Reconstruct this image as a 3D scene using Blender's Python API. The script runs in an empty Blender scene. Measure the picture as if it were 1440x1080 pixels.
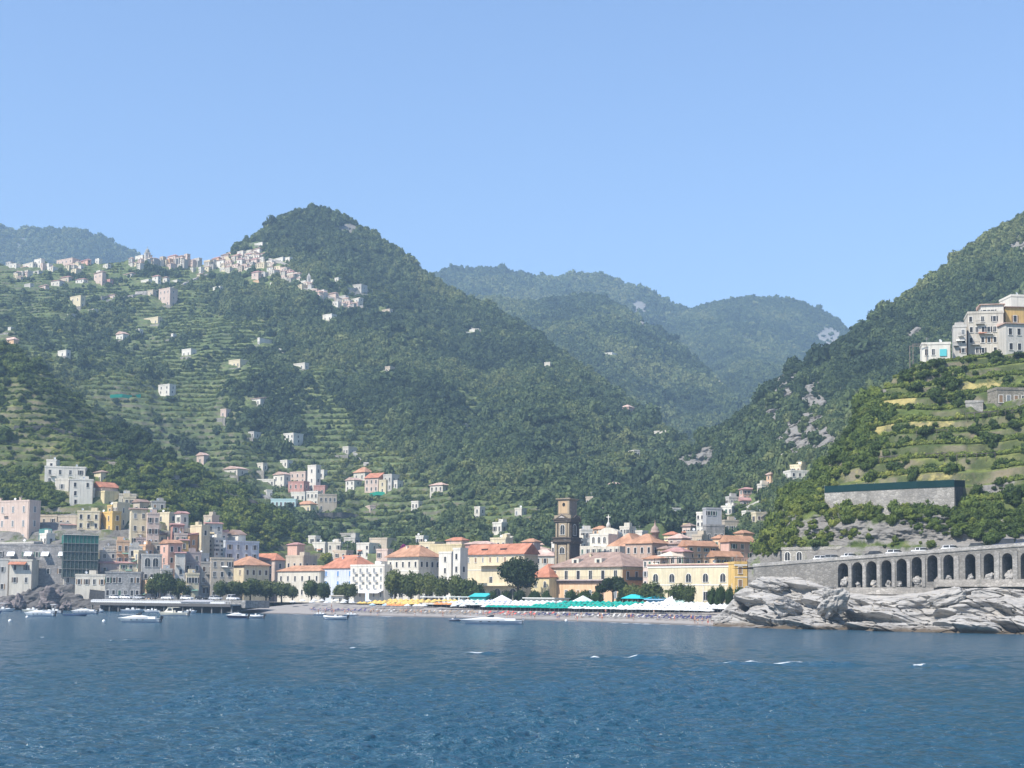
import bpy, bmesh, math, random
import numpy as np
from mathutils import Vector, Matrix
from mathutils.bvhtree import BVHTree
random.seed(11)
rng = np.random.default_rng(11)
SC = bpy.context.scene
COL = SC.collection
Rd = math.radians
PI = math.pi

# ------------------------------------------------------------------ camera model
FPX, CYP, CAMH = 1978.0, 705.0, 6.0
PITCH, ROLL = Rd(4.0), math.atan(0.01)
_r0 = np.array([1.0, 0, 0]); _f0 = np.array([0, math.cos(PITCH), math.sin(PITCH)])
_u0 = np.array([0, -math.sin(PITCH), math.cos(PITCH)])
CR = math.cos(ROLL) * _r0 + math.sin(ROLL) * _u0
CU = math.cos(ROLL) * _u0 - math.sin(ROLL) * _r0
CF = _f0
CAM = np.array([0, 0, CAMH])

def ray(x, y):
    x = np.asarray(x, float)[..., None]; y = np.asarray(y, float)[..., None]
    return CF + (x - 720.0) / FPX * CR - (y - CYP) / FPX * CU

def W(x, y, d):
    """world point seen in photo direction (x, y) at distance d along +Y"""
    r = ray(x, y)
    return CAM + r * (np.asarray(d, float)[..., None] / r[..., 1:2])

def Z0(x, y, z=0.0):
    """point of the horizontal plane z seen in direction (x, y)"""
    r = ray(x, y)
    return CAM + r * ((z - CAMH) / r[..., 2:3])

def proj(P):
    v = np.asarray(P, float) - CAM
    zc = v @ CF
    return 720 + FPX * (v @ CR) / zc, CYP - FPX * (v @ CU) / zc

def at(x, d, z):
    """ground point at photo column x, distance d and height z"""
    y = 843.0
    for _ in range(4):
        p = W(x, y, d)
        y += (p[2] - z) * FPX / d
    return W(x, y, d)

# ------------------------------------------------------------------ noise
def _hash(ix, iy, iz):
    h = (ix.astype(np.int64) * 374761393 + iy.astype(np.int64) * 668265263 + iz.astype(np.int64) * 2147483647) & 0xFFFFFFFF
    h = ((h ^ (h >> 13)) * 1274126177) & 0xFFFFFFFF
    h = ((h ^ (h >> 16)) * 2246822519) & 0xFFFFFFFF
    return ((h ^ (h >> 15)) & 0xFFFFFF) / float(0xFFFFFF)

def vnoise(p):
    i = np.floor(p).astype(np.int64); f = p - i
    f = f * f * f * (f * (f * 6 - 15) + 10)
    out = 0
    for dx in (0, 1):
        wx = f[..., 0] if dx else 1 - f[..., 0]
        for dy in (0, 1):
            wy = f[..., 1] if dy else 1 - f[..., 1]
            for dz in (0, 1):
                wz = f[..., 2] if dz else 1 - f[..., 2]
                out = out + wx * wy * wz * _hash(i[..., 0] + dx, i[..., 1] + dy, i[..., 2] + dz)
    return out * 2 - 1

def fbm(p, octv=4, gain=0.5):
    s = 0; a = 1.0; q = p
    for k in range(octv):
        s = s + a * vnoise(q); q = q * 2.03 + 17.3; a *= gain
    return s

def sstep(a, b, x):
    t = np.clip((x - a) / (b - a), 0, 1); return t * t * (3 - 2 * t)

# ------------------------------------------------------------------ objects
def tag(o, label=None, cat=None, group=None, kind=None):
    if label: o['label'] = label
    if cat: o['category'] = cat
    if group: o['group'] = group
    if kind: o['kind'] = kind
    return o

def empty(name, loc, rz=0.0, label=None, cat=None, group=None):
    o = bpy.data.objects.new(name, None)
    o.empty_display_size = 0.5
    COL.objects.link(o); o.location = loc; o.rotation_euler = (0, 0, rz)
    return tag(o, label, cat, group)

def link(name, me, parent=None, loc=None, rz=None):
    o = bpy.data.objects.new(name, me); COL.objects.link(o)
    if parent: o.parent = parent
    if loc is not None: o.location = loc
    if rz is not None: o.rotation_euler = (0, 0, rz)
    return o

def dup(root, loc=None, rz=None, label=None, scale=None):
    """a copy of a thing with copies of its parts and sub-parts"""
    def cp(o, par):
        c = o.copy(); COL.objects.link(c)
        if par: c.parent = par
        for ch in o.children: cp(ch, c)
        return c
    r = cp(root, None)
    if loc is not None: r.location = loc
    if rz is not None: r.rotation_euler = (0, 0, rz)
    if scale is not None: r.scale = scale if hasattr(scale, '__len__') else (scale,) * 3
    if label: r['label'] = label
    return r

class MB:
    """collects faces and links them as ONE mesh"""
    def __init__(s): s.v = []; s.f = []; s.m = []; s.sm = []
    def add(s, vs, fs, m=0, smooth=False):
        b = len(s.v); s.v += [tuple(map(float, p)) for p in vs]
        for f in fs: s.f.append([b + i for i in f]); s.m.append(m); s.sm.append(smooth)
        return s
    def box(s, x0, x1, y0, y1, z0, z1, m=0):
        vs = [(x0,y0,z0),(x1,y0,z0),(x1,y1,z0),(x0,y1,z0),(x0,y0,z1),(x1,y0,z1),(x1,y1,z1),(x0,y1,z1)]
        return s.add(vs, [(0,3,2,1),(4,5,6,7),(0,1,5,4),(1,2,6,5),(2,3,7,6),(3,0,4,7)], m)
    def hexa(s, bot, top, m=0):
        return s.add(list(bot) + list(top), [(0,3,2,1),(4,5,6,7),(0,1,5,4),(1,2,6,5),(2,3,7,6),(3,0,4,7)], m)
    def prism(s, poly, y0, y1, m=0):
        """poly of (x, z), counter-clockwise seen from -y, extruded y0..y1"""
        n = len(poly)
        vs = [(x, y0, z) for x, z in poly] + [(x, y1, z) for x, z in poly]
        fs = [tuple(range(n)), tuple(range(2*n-1, n-1, -1))]
        for i in range(n):
            j = (i+1) % n; fs.append((i, i+n, j+n, j))
        return s.add(vs, fs, m)
    def tube(s, pts, rad, n=6, m=0, smooth=True):
        pts = [Vector(p) for p in pts]
        if not hasattr(rad, '__len__'): rad = [rad] * len(pts)
        vs = []; fs = []
        for k, p in enumerate(pts):
            a = pts[max(k-1, 0)]; b = pts[min(k+1, len(pts)-1)]
            t = (b - a).normalized()
            q = t.cross(Vector((0.0, 0.0, 1.0)))
            if q.length < 1e-3: q = t.cross(Vector((1.0, 0, 0)))
            q.normalize(); w = t.cross(q)
            for i in range(n):
                an = 2*PI*i/n
                vs.append(p + float(rad[k]) * (math.cos(an) * q + math.sin(an) * w))
        for k in range(len(pts)-1):
            for i in range(n):
                j = (i+1) % n
                fs.append((k*n+i, k*n+j, (k+1)*n+j, (k+1)*n+i))
        s.add(vs, fs, m, smooth)
        e = (len(pts)-1)*n
        b = len(s.v) - len(vs)
        s.f.append([b+i for i in range(n-1, -1, -1)]); s.m.append(m); s.sm.append(False)
        s.f.append([b+e+i for i in range(n)]); s.m.append(m); s.sm.append(False)
        return s
    def lathe(s, prof, n=12, c=(0,0,0), m=0, smooth=True):
        vs = []; fs = []
        for r, z in prof:
            for i in range(n):
                a = 2*PI*i/n; vs.append((c[0]+r*math.cos(a), c[1]+r*math.sin(a), c[2]+z))
        for k in range(len(prof)-1):
            for i in range(n):
                j = (i+1) % n
                fs.append((k*n+i, k*n+j, (k+1)*n+j, (k+1)*n+i))
        return s.add(vs, fs, m, smooth)
    def mesh(s, name, mats):
        me = bpy.data.meshes.new(name)
        me.from_pydata(s.v, [], s.f)
        for m in (mats if isinstance(mats, (list, tuple)) else [mats]): me.materials.append(m)
        me.polygons.foreach_set('material_index', s.m)
        me.polygons.foreach_set('use_smooth', s.sm)
        me.update(); return me
    def build(s, name, mats, parent=None, loc=None, rz=None):
        return link(name, s.mesh(name, mats), parent, loc, rz)

def np_mesh(name, V, Fq, mat=None, smooth=True, attrs=None):
    me = bpy.data.meshes.new(name)
    V = np.ascontiguousarray(V, np.float32); Fq = np.ascontiguousarray(Fq, np.int32)
    me.vertices.add(len(V)); me.vertices.foreach_set('co', V.ravel())
    if len(Fq):
        k = Fq.shape[1]
        me.loops.add(Fq.size); me.loops.foreach_set('vertex_index', Fq.ravel())
        me.polygons.add(len(Fq)); me.polygons.foreach_set('loop_start', np.arange(0, Fq.size, k, dtype=np.int32))
        me.polygons.foreach_set('use_smooth', np.full(len(Fq), smooth))
    for an, av in (attrs or {}).items():
        a = me.attributes.new(an, 'FLOAT', 'POINT'); a.data.foreach_set('value', np.ascontiguousarray(av, np.float32).ravel())
    if mat: me.materials.append(mat)
    me.update(calc_edges=True); me.validate()
    return me

def grid_faces(nr, nc):
    i = np.arange(nr*nc).reshape(nr, nc)
    return np.stack([i[:-1,:-1], i[:-1,1:], i[1:,1:], i[1:,:-1]], -1).reshape(-1, 4)

# ------------------------------------------------------------------ materials
class NT:
    def __init__(s, name):
        s.mat = bpy.data.materials.new(name); s.mat.use_nodes = True
        s.t = s.mat.node_tree; s.t.nodes.clear()
        s.out = s.n('ShaderNodeOutputMaterial')
    def n(s, typ, **kw):
        nd = s.t.nodes.new(typ)
        for k, v in kw.items():
            if k.startswith('i_'): nd.inputs[k[2:].replace('_', ' ')].default_value = v
            else: setattr(nd, k, v)
        return nd
    def l(s, a, b): s.t.links.new(a, b)
    def noise(s, scale, detail=4, vec=None, rough=0.55):
        nd = s.n('ShaderNodeTexNoise'); nd.inputs['Scale'].default_value = scale
        nd.inputs['Detail'].default_value = detail; nd.inputs['Roughness'].default_value = rough
        if vec is not None: s.l(vec, nd.inputs['Vector'])
        return nd.outputs['Fac']
    def ramp(s, fac, stops, interp='LINEAR'):
        nd = s.n('ShaderNodeValToRGB'); cr = nd.color_ramp; cr.interpolation = interp
        while len(cr.elements) < len(stops): cr.elements.new(0.5)
        for e, (p, c) in zip(cr.elements, stops):
            e.position = p; e.color = (c, c, c, 1) if not hasattr(c, '__len__') else (*c, 1)
        s.l(fac, nd.inputs['Fac']); return nd.outputs['Color']
    def mix(s, fac, a, b, mode='MIX'):
        nd = s.n('ShaderNodeMix', data_type='RGBA', blend_type=mode)
        for k, v in ((0, fac), (6, a), (7, b)):
            if hasattr(v, 'node'): s.l(v, nd.inputs[k])
            elif hasattr(v, '__len__'): nd.inputs[k].default_value = (*v, 1)
            else: nd.inputs[k].default_value = v
        return nd.outputs[2]
    def math(s, op, a, b=0.0):
        nd = s.n('ShaderNodeMath', operation=op)
        for k, v in ((0, a), (1, b)):
            if hasattr(v, 'node'): s.l(v, nd.inputs[k])
            else: nd.inputs[k].default_value = v
        return nd.outputs[0]
    def attr(s, name, typ='GEOMETRY'):
        nd = s.n('ShaderNodeAttribute', attribute_name=name, attribute_type=typ); return nd.outputs['Fac']
    def pos(s, sc=(1,1,1), obj=False):
        if obj: v = s.n('ShaderNodeTexCoord').outputs['Object']
        else: v = s.n('ShaderNodeNewGeometry').outputs['Position']
        m = s.n('ShaderNodeMapping'); m.inputs['Scale'].default_value = sc
        s.l(v, m.inputs['Vector']); return m.outputs['Vector']
    def bsdf(s, color, rough=0.8, spec=0.3, bump=None, bstr=0.5, bdist=0.1, metal=0.0):
        b = s.n('ShaderNodeBsdfPrincipled')
        if hasattr(color, 'node'): s.l(color, b.inputs['Base Color'])
        else: b.inputs['Base Color'].default_value = (*color, 1)
        if hasattr(rough, 'node'): s.l(rough, b.inputs['Roughness'])
        else: b.inputs['Roughness'].default_value = rough
        b.inputs['Specular IOR Level'].default_value = spec; b.inputs['Metallic'].default_value = metal
        if bump is not None:
            bp = s.n('ShaderNodeBump'); bp.inputs['Strength'].default_value = bstr; bp.inputs['Distance'].default_value = bdist
            s.l(bump, bp.inputs['Height']); s.l(bp.outputs['Normal'], b.inputs['Normal'])
        s.l(b.outputs[0], s.out.inputs['Surface']); s.b = b
        return s.mat

_mc = {}
def cached(fn):
    def g(*a, **k):
        key = (fn.__name__, str(a), str(sorted(k.items())))
        if key not in _mc: _mc[key] = fn(*a, **k)
        return _mc[key]
    return g

def scl(c, k): return tuple(min(x * k, 0.95) for x in c)

@cached
def plain(name, col, rough=0.6, spec=0.3, metal=0.0):
    t = NT(name); f = t.noise(3.0, 3, t.pos(obj=True))
    return t.bsdf(t.mix(f, scl(col, 0.85), scl(col, 1.12)), rough, spec, metal=metal)

@cached
def plaster(col):
    """weathered rendered wall: patches, rain streaks from above, fine grain"""
    t = NT('plaster'); p = t.pos()
    big = t.noise(0.22, 5, p, 0.65)
    col = (col[0] * .99, col[1] * .95, col[2] * .87)
    c = t.mix(big, scl(col, 0.66), scl(col, 1.18))
    st = t.noise(1.0, 4, t.pos((1.6, 1.6, 0.10)), 0.6)
    c = t.mix(t.ramp(st, [(0.46, 0.0), (0.70, 0.6)]), c, tuple(x * 0.5 + 0.02 for x in col))
    fade = t.noise(0.9, 3, p)
    c = t.mix(t.ramp(fade, [(0.58, 0.0), (0.70, 0.30)]), c, tuple(x * 0.5 + 0.36 for x in col))
    return t.bsdf(c, 0.9, 0.15, t.noise(6, 4, p), 0.3, 0.05)

@cached
def stone(col, k=1.0):
    t = NT('masonry'); p = t.pos()
    vo = t.n('ShaderNodeTexVoronoi', feature='F1'); vo.inputs['Scale'].default_value = 1.3 * k; t.l(t.pos((1, 1, 1.5)), vo.inputs['Vector'])
    ve = t.n('ShaderNodeTexVoronoi', feature='DISTANCE_TO_EDGE'); ve.inputs['Scale'].default_value = 1.3 * k; t.l(t.pos((1, 1, 1.5)), ve.inputs['Vector'])
    hs = t.n('ShaderNodeSeparateColor'); t.l(vo.outputs['Color'], hs.inputs[0])
    c = t.mix(hs.outputs[0], scl(col, 0.72), scl(col, 1.25))
    c = t.mix(t.ramp(t.noise(0.16, 5, p), [(0.38, 0.0), (0.66, 0.75)]), c, scl(col, 0.62))
    c = t.mix(t.ramp(t.noise(0.5, 4, t.pos((1, 1, 0.15))), [(0.56, 0.0), (0.74, 0.6)]), c, (0.10, 0.10, 0.085))
    c = t.mix(t.ramp(ve.outputs['Distance'], [(0.0, 0.55), (0.10, 0.0)]), c, scl(col, 0.4))
    return t.bsdf(c, 0.92, 0.15, ve.outputs['Distance'], 0.7, 0.15)

@cached
def tiles(col):
    """clay roof tiles: ribs running down the slope, patchy and lichened"""
    t = NT('roof_tiles'); p = t.pos(obj=True)
    big = t.noise(0.35, 5, p, 0.65)
    c = t.mix(t.ramp(big, [(.3, 0.0), (.7, 1.0)]), scl(col, 0.55), tuple(x * 1.15 + 0.03 for x in col))
    c = t.mix(t.ramp(t.noise(2.6, 3, p), [(0.52, 0.0), (0.68, 0.5)]), c, tuple(x * 0.5 + 0.13 for x in col))
    wv = t.n('ShaderNodeTexWave', wave_type='BANDS', bands_direction='X'); wv.inputs['Scale'].default_value = 1.1
    wv.inputs['Distortion'].default_value = 0.6; t.l(p, wv.inputs['Vector'])
    return t.bsdf(c, 0.85, 0.2, wv.outputs['Fac'], 0.6, 0.08)

@cached
def glass_dark():
    t = NT('window_glass'); f = t.noise(0.9, 2, t.pos())
    return t.bsdf(t.mix(f, (0.012, 0.014, 0.016), (0.06, 0.06, 0.058)), 0.25, 0.35)

@cached
def paint(col):
    t = NT('boat_paint'); f = t.noise(1.3, 4, t.pos(obj=True))
    return t.bsdf(t.mix(f, scl(col, 0.88), scl(col, 1.05)), 0.35, 0.4)

@cached
def carpaint(col):
    t = NT('car_paint'); f = t.noise(2.0, 2, t.pos(obj=True))
    return t.bsdf(t.mix(f, scl(col, 0.92), scl(col, 1.05)), 0.22, 0.5)

@cached
def cloth(col):
    t = NT('canvas'); f = t.noise(4.0, 3, t.pos(obj=True))
    return t.bsdf(t.mix(f, scl(col, 0.85), scl(col, 1.08)), 0.9, 0.1)

@cached
def foliage(name, stops, inst=True):
    t = NT(name)
    if inst: f = t.attr('tint', 'INSTANCER')
    else:
        oi = t.n('ShaderNodeObjectInfo'); f = oi.outputs['Random']
    c = t.ramp(f, stops)
    pn = t.noise(0.6, 3, t.pos())
    c = t.mix(t.ramp(pn, [(0.35, 0.0), (0.65, 1.0)]), t.mix(1.0, c, (0.58, 0.62, 0.60), 'MULTIPLY'), t.mix(1.0, c, (1.38, 1.30, 1.05), 'MULTIPLY'))
    m = t.bsdf(c, 0.7, 0.18)
    tr = t.n('ShaderNodeBsdfTranslucent'); t.l(c, tr.inputs[0]); mx = t.n('ShaderNodeMixShader'); mx.inputs[0].default_value = 0.3
    t.l(t.b.outputs[0], mx.inputs[1]); t.l(tr.outputs[0], mx.inputs[2]); t.l(mx.outputs[0], t.out.inputs['Surface'])
    return m

@cached
def bark(col=(0.10, 0.075, 0.055)):
    t = NT('bark'); f = t.noise(5.0, 4, t.pos((1, 1, 0.2)))
    return t.bsdf(t.mix(f, scl(col, 0.6), scl(col, 1.4)), 0.9, 0.1, f, 0.5, 0.05)

PAL = dict(white=(.80,.78,.73), offwhite=(.72,.69,.62), cream=(.76,.68,.50), paleyellow=(.76,.66,.42), yellow=(.78,.54,.20),
           ochre=(.66,.47,.20), peach=(.76,.52,.34), orange=(.68,.38,.20), pink=(.74,.48,.40), palepink=(.70,.57,.51), rose=(.58,.33,.30),
           grey=(.46,.45,.43), palegrey=(.58,.57,.55), beige=(.58,.51,.42), bluewhite=(.66,.72,.82), brown=(.40,.28,.22), mauve=(.50,.42,.42))
RPAL = dict(orange=(.46,.24,.135), red=(.48,.19,.105), brown=(.32,.215,.165), pale=(.58,.40,.32), rose=(.46,.25,.22))
SHUT = dict(brown=(.09,.055,.035), green=(.05,.11,.075), grey=(.20,.21,.21), blue=(.12,.25,.48), dark=(.03,.03,.032), tan=(.25,.16,.09))
# ------------------------------------------------------------------ terrain
@cached
def terrain_mat(name, greens, rock=(0.36, 0.34, 0.31), dry=(0.26, 0.22, 0.11), soil=(0.16, 0.13, 0.085), ns=1.0):
    t = NT(name); p = t.pos()
    g = t.ramp(t.noise(0.035 * ns, 6, p, 0.65), [(0.32, greens[0]), (0.5, greens[1]), (0.68, greens[2])])
    g = t.mix(t.ramp(t.noise(0.35 * ns, 4, p), [(0.42, 0.0), (0.6, 0.65)]), g, scl(greens[0], 0.55))
    g = t.mix(t.ramp(t.noise(0.09 * ns, 5, t.pos((1, 1, 1))), [(0.60, 0.0), (0.72, 0.5)]), g, dry)
    r = t.mix(t.noise(0.12, 6, t.pos((1, 1, 2.2)), 0.7), scl(rock, 0.6), scl(rock, 1.3))
    r = t.mix(t.ramp(t.noise(0.5, 5, t.pos((0.6, 0.6, 1.6))), [(0.5, 0.0), (0.66, 0.6)]), r, scl(rock, 0.35))
    # terrace walls: steep ground inside terraces shows dry stone and soil
    geo = t.n('ShaderNodeNewGeometry'); sx = t.n('ShaderNodeSeparateXYZ'); t.l(geo.outputs['Normal'], sx.inputs[0])
    steep = t.ramp(sx.outputs['Z'], [(0.45, 1.0), (0.72, 0.0)])
    sw = t.mix(t.noise(0.25, 5, p, 0.7), soil, scl(rock, 0.62))
    sw = t.mix(t.ramp(t.noise(0.10, 4, p), [(0.42, 0.0), (0.56, 0.85)]), sw, scl(greens[0], 0.8))
    g = t.mix(t.math('MULTIPLY', steep, t.attr('terr')), g, sw)
    edge = t.math('ADD', t.attr('rock'), t.math('MULTIPLY', t.math('SUBTRACT', t.noise(0.14, 6, p, 0.7), 0.5), 1.4))
    c = t.mix(t.ramp(edge, [(0.42, 0.0), (0.58, 1.0)]), g, r)
    d2 = t.math('ADD', t.attr('dry'), t.math('MULTIPLY', t.math('SUBTRACT', t.noise(0.2, 5, p, 0.7), 0.5), 1.2))
    c = t.mix(t.ramp(d2, [(0.42, 0.0), (0.62, 1.0)]), c, t.mix(t.noise(0.8, 4, p), scl(dry, 0.6), scl(dry, 1.25)))
    return t.bsdf(c, 0.95, 0.1, t.noise(0.5, 6, p, 0.7), 0.8, 0.8)

HILLS = []
class Hill: pass

def smooth_interp(x, xs, ys):
    """monotone-ish cubic through the control points"""
    xs = np.array(xs, float); ys = np.array(ys, float)
    h = np.diff(xs); dl = np.diff(ys) / h
    m = np.zeros_like(ys); m[0] = dl[0]; m[-1] = dl[-1]
    for k in range(1, len(xs)-1):
        m[k] = 0 if dl[k-1]*dl[k] <= 0 else 2*dl[k-1]*dl[k]/(dl[k-1]+dl[k])
    i = np.clip(np.searchsorted(xs, x) - 1, 0, len(xs)-2)
    t = np.clip((x - xs[i]) / h[i], 0, 1); t2 = t*t; t3 = t2*t
    return (2*t3-3*t2+1)*ys[i] + (t3-2*t2+t)*h[i]*m[i] + (-2*t3+3*t2)*ys[i+1] + (t3-t2)*h[i]*m[i+1]

def hill(name, ctrl, nx, nt, mat, amp=8, nscale=90, terr=None, th=3.5, tilt=0.0, wob=1.6, rock=None, dry=None, back=((40, -14), (160, -90), (420, -260)),
         disp=None, octv=5, skirt=25, bvh=2, ridge_keep=0.12, seed=0.0):
    xs = [c[0] for c in ctrl]; K = len(ctrl[0][1])
    X = np.linspace(xs[0], xs[-1], nx)
    Yc = np.stack([smooth_interp(X, xs, [c[1][k][0] for c in ctrl]) for k in range(K)])
    Dc = np.stack([smooth_interp(X, xs, [c[1][k][1] for c in ctrl]) for k in range(K)])
    seg = np.abs(np.diff(Yc.mean(1))); cum = np.r_[0, np.cumsum(seg + 1e-3)]; cum /= cum[-1]
    T = np.linspace(0, 1, nt)
    Yg = np.empty((nt, nx)); Dg = np.empty((nt, nx))
    for j in range(nx):
        Yg[:, j] = smooth_interp(T, cum, Yc[:, j]); Dg[:, j] = smooth_interp(T, cum, Dc[:, j])
    Xg = np.repeat(X[None], nt, 0); Tg = np.repeat(T[:, None], nx, 1)
    P = W(Xg, Yg, Dg)
    q = np.stack([P[..., 0] / nscale, P[..., 1] / (nscale * 1.9), np.full_like(P[..., 0], seed)], -1)
    n1 = fbm(q, octv)
    fade = ridge_keep + (1 - ridge_keep) * sstep(1.0, 0.8, Tg)
    P[..., 2] += amp * n1 * fade
    Xg, Yg = proj(P)
    tm = terr(Xg, Yg) if terr else np.zeros_like(Xg)
    fr = np.zeros_like(Xg)
    if terr:
        nz = wob * fbm(np.stack([P[..., 0] / (36 * wob), P[..., 1] / (36 * wob), np.full_like(Xg, 5.0)], -1), 3) * th / 3.5 - tilt * P[..., 0]
        qz = (P[..., 2] + nz) / th; k = np.floor(qz); fr = qz - k
        g = np.where(fr < 0.72, 0.14 * fr / 0.72, 0.14 + 0.86 * (fr - 0.72) / 0.28)
        P[..., 2] = P[..., 2] * (1 - tm) + ((k + g) * th - nz) * tm
    rk = np.clip(rock(Xg, Yg, P), 0, 1) if rock else np.zeros_like(Xg)
    dr = np.clip(dry(Xg, Yg, P), 0, 1) if dry else np.zeros_like(Xg)
    if disp is not None: P = disp(P, Xg, Yg, rk, Tg)
    rows = [P]
    last = P[-1]; base = P[0].copy(); base[:, 2] -= skirt; base[:, 2] = np.maximum(base[:, 2], -2.5)
    dirs = last[:, :2] / np.linalg.norm(last[:, :2], axis=1, keepdims=True)
    bk = []
    for dd, dz in back:
        b = last.copy(); b[:, :2] += dirs * dd; b[:, 2] = np.maximum(b[:, 2] + dz, -2.5); bk.append(b)
    full = np.concatenate([base[None], P] + [b[None] for b in bk], 0)
    pad = lambda a: np.concatenate([a[:1], a] + [a[-1:]] * len(bk), 0)
    me = np_mesh(name, full.reshape(-1, 3), grid_faces(full.shape[0], nx), mat, True, dict(terr=pad(tm), rock=pad(rk), dry=pad(dr)))
    o = link(name, me); tag(o, kind='structure')
    H = Hill(); H.o = o; H.P = P; H.X = Xg; H.Y = Yg; H.tm = tm; H.fr = fr; H.rk = rk; H.dr = dr; H.back = np.concatenate([P[-1:], bk[0][None]], 0)
    dec = full[::bvh, ::bvh] if bvh > 1 else full
    H.bvh = BVHTree.FromPolygons(dec.reshape(-1, 3).tolist(), grid_faces(dec.shape[0], dec.shape[1]).tolist())
    HILLS.append(H); return H

def hit_pixel(x, y, hills=None):
    r = ray(x, y); r = Vector(r / np.linalg.norm(r)); best = None
    for H in hills or HILLS:
        h = H.bvh.ray_cast(Vector(CAM), r)
        if h[0] is not None and (best is None or h[3] < best[3]): best = h
    return None if best is None else best[0]

def ground_z(x, y, default=2.8):
    z = default
    for H in HILLS:
        h = H.bvh.ray_cast(Vector((x, y, 2500.0)), Vector((0, 0, -1)))
        if h[0] is not None: z = max(z, h[0].z)
    return z

GR_FAR = ((0.040, 0.066, 0.034), (0.056, 0.088, 0.042), (0.078, 0.108, 0.052))
GR_MID = ((0.070, 0.098, 0.040), (0.120, 0.155, 0.056), (0.175, 0.195, 0.075))
GR_NEAR = ((0.060, 0.088, 0.026), (0.115, 0.145, 0.040), (0.19, 0.20, 0.060))
M_FAR = terrain_mat('far_slope', GR_FAR, (0.24, 0.235, 0.22), (0.12, 0.12, 0.07), ns=0.35)
M_MID = terrain_mat('wooded_slope', GR_MID, (0.23, 0.215, 0.19))
M_NEAR = terrain_mat('terraced_slope', GR_NEAR, (0.215, 0.20, 0.178), (0.36, 0.30, 0.12), soil=(0.23, 0.19, 0.10))

def ell(x, y, cx, cy, rx, ry): return np.clip(1.6 - np.sqrt(((x-cx)/rx)**2 + ((y-cy)/ry)**2) * 1.1, 0, 1)

# far mountains
HA = hill('mountain', [(-260,[(470,2350),(330,2900),(270,3200)]), (-100,[(470,2350),(350,2900),(300,3200)]), (0,[(470,2350),(370,2900),(318,3200)]), (20,[(470,2350),(372,2900),(325,3200)]),
     (42,[(470,2350),(372,2900),(321,3200)]), (110,[(470,2350),(378,2900),(322,3200)]), (140,[(470,2350),(385,2900),(332,3200)]), (170,[(470,2350),(395,2900),(345,3200)]),
     (195,[(470,2350),(400,2900),(356,3200)]), (230,[(470,2350),(410,2900),(376,3200)]), (300,[(480,2350),(440,2850),(420,3150)])],
     260, 90, M_FAR, amp=45, nscale=420, rock=lambda x, y, P: 0.5*ell(x, y, 30, 345, 14, 18) + 0.4*ell(x, y, 62, 360, 16, 14), seed=3.1, back=((80, -40), (400, -260)), ridge_keep=0.12)
HB = hill('mountain', [(430,[(560,2250),(450,2750),(420,3100)]), (560,[(560,2250),(440,2750),(402,3100)]), (612,[(560,2250),(440,2750),(387,3100)]), (640,[(560,2250),(440,2750),(381,3100)]),
     (690,[(560,2250),(440,2750),(381,3100)]), (725,[(560,2250),(440,2750),(387,3100)]), (762,[(560,2250),(440,2750),(393,3100)]), (830,[(560,2250),(440,2750),(388,3100)]),
     (860,[(560,2250),(446,2750),(395,3100)]), (905,[(570,2250),(460,2750),(411,3100)]), (945,[(570,2250),(470,2750),(430,3100)]), (975,[(570,2250),(480,2750),(438,3100)]), (1040,[(570,2250),(490,2750),(450,3100)]), (1150,[(580,2250),(510,3200),(480,2900)])],
     320, 110, M_FAR, amp=40, nscale=380, rock=lambda x, y, P: 0.8*ell(x, y, 898, 434, 16, 12) + 0.5*ell(x, y, 945, 430, 14, 8) + 0.5*ell(x, y, 676, 402, 8, 4), seed=8.4, back=((80, -40), (400, -260)), ridge_keep=0.12)
HC = hill('mountain', [(850,[(660,1500),(540,2300),(500,2700)]), (900,[(660,1500),(530,2300),(468,2800)]), (935,[(660,1500),(520,2400),(452,2900)]), (965,[(660,1500),(510,2400),(440,2950)]),
     (1000,[(660,1450),(510,2400),(429,3000)]), (1030,[(660,1450),(510,2400),(423,3000)]), (1050,[(660,1400),(510,2400),(420,3000)]), (1110,[(660,1350),(515,2400),(421,3000)]),
     (1140,[(660,1300),(520,2400),(431,3000)]), (1165,[(660,1300),(525,2350),(442,3000)]), (1185,[(660,1300),(530,2300),(457,2950)]), (1198,[(660,1300),(535,2250),(470,2900)]), (1230,[(660,1300),(560,2100),(505,2700)]), (1300,[(660,1300),(590,2000),(560,2400)])],
     360, 170, M_FAR, amp=42, nscale=330, rock=lambda x, y, P: 0.85*ell(x, y, 1165, 475, 20, 16) + 0.55*ell(x, y, 1040, 476, 28, 9) + 0.5*ell(x, y, 1095, 480, 22, 8) + 0.45*ell(x, y, 1085, 450, 30, 10) + 0.6*ell(x,y,1015,436,10,4) + 0.7*ell(x, y, 925, 465, 18, 12) , seed=1.7, back=((80, -40), (400, -260)), ridge_keep=0.12)
HD = hill('hill', [(520,[(600,1480),(500,1850),(470,2050)]), (620,[(620,1450),(490,1880),(432,2200)]), (680,[(640,1400),(490,1880),(420,2250)]), (740,[(650,1350),(500,1850),(425,2250)]),
     (790,[(670,1300),(500,1800),(421,2250)]), (825,[(680,1250),(500,1800),(418,2250)]), (860,[(690,1200),(510,1750),(428,2200)]), (900,[(690,1150),(530,1700),(452,2100)]),
     (940,[(700,1100),(560,1650),(478,2000)]), (980,[(700,1050),(580,1550),(510,1900)]), (1020,[(710,1050),(610,1450),(548,1800)]), (1060,[(710,1000),(640,1350),(592,1700)]), (1130,[(720,1000),(670,1300),(645,1600)])],
     360, 240, M_MID, amp=34, nscale=200, rock=lambda x, y, P: 0.7*ell(x, y, 905, 455, 22, 8) + 0.5*ell(x, y, 990, 512, 10, 8) + 0.45*ell(x, y, 935, 460, 10, 6), seed=5.5, ridge_keep=0.15)

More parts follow.
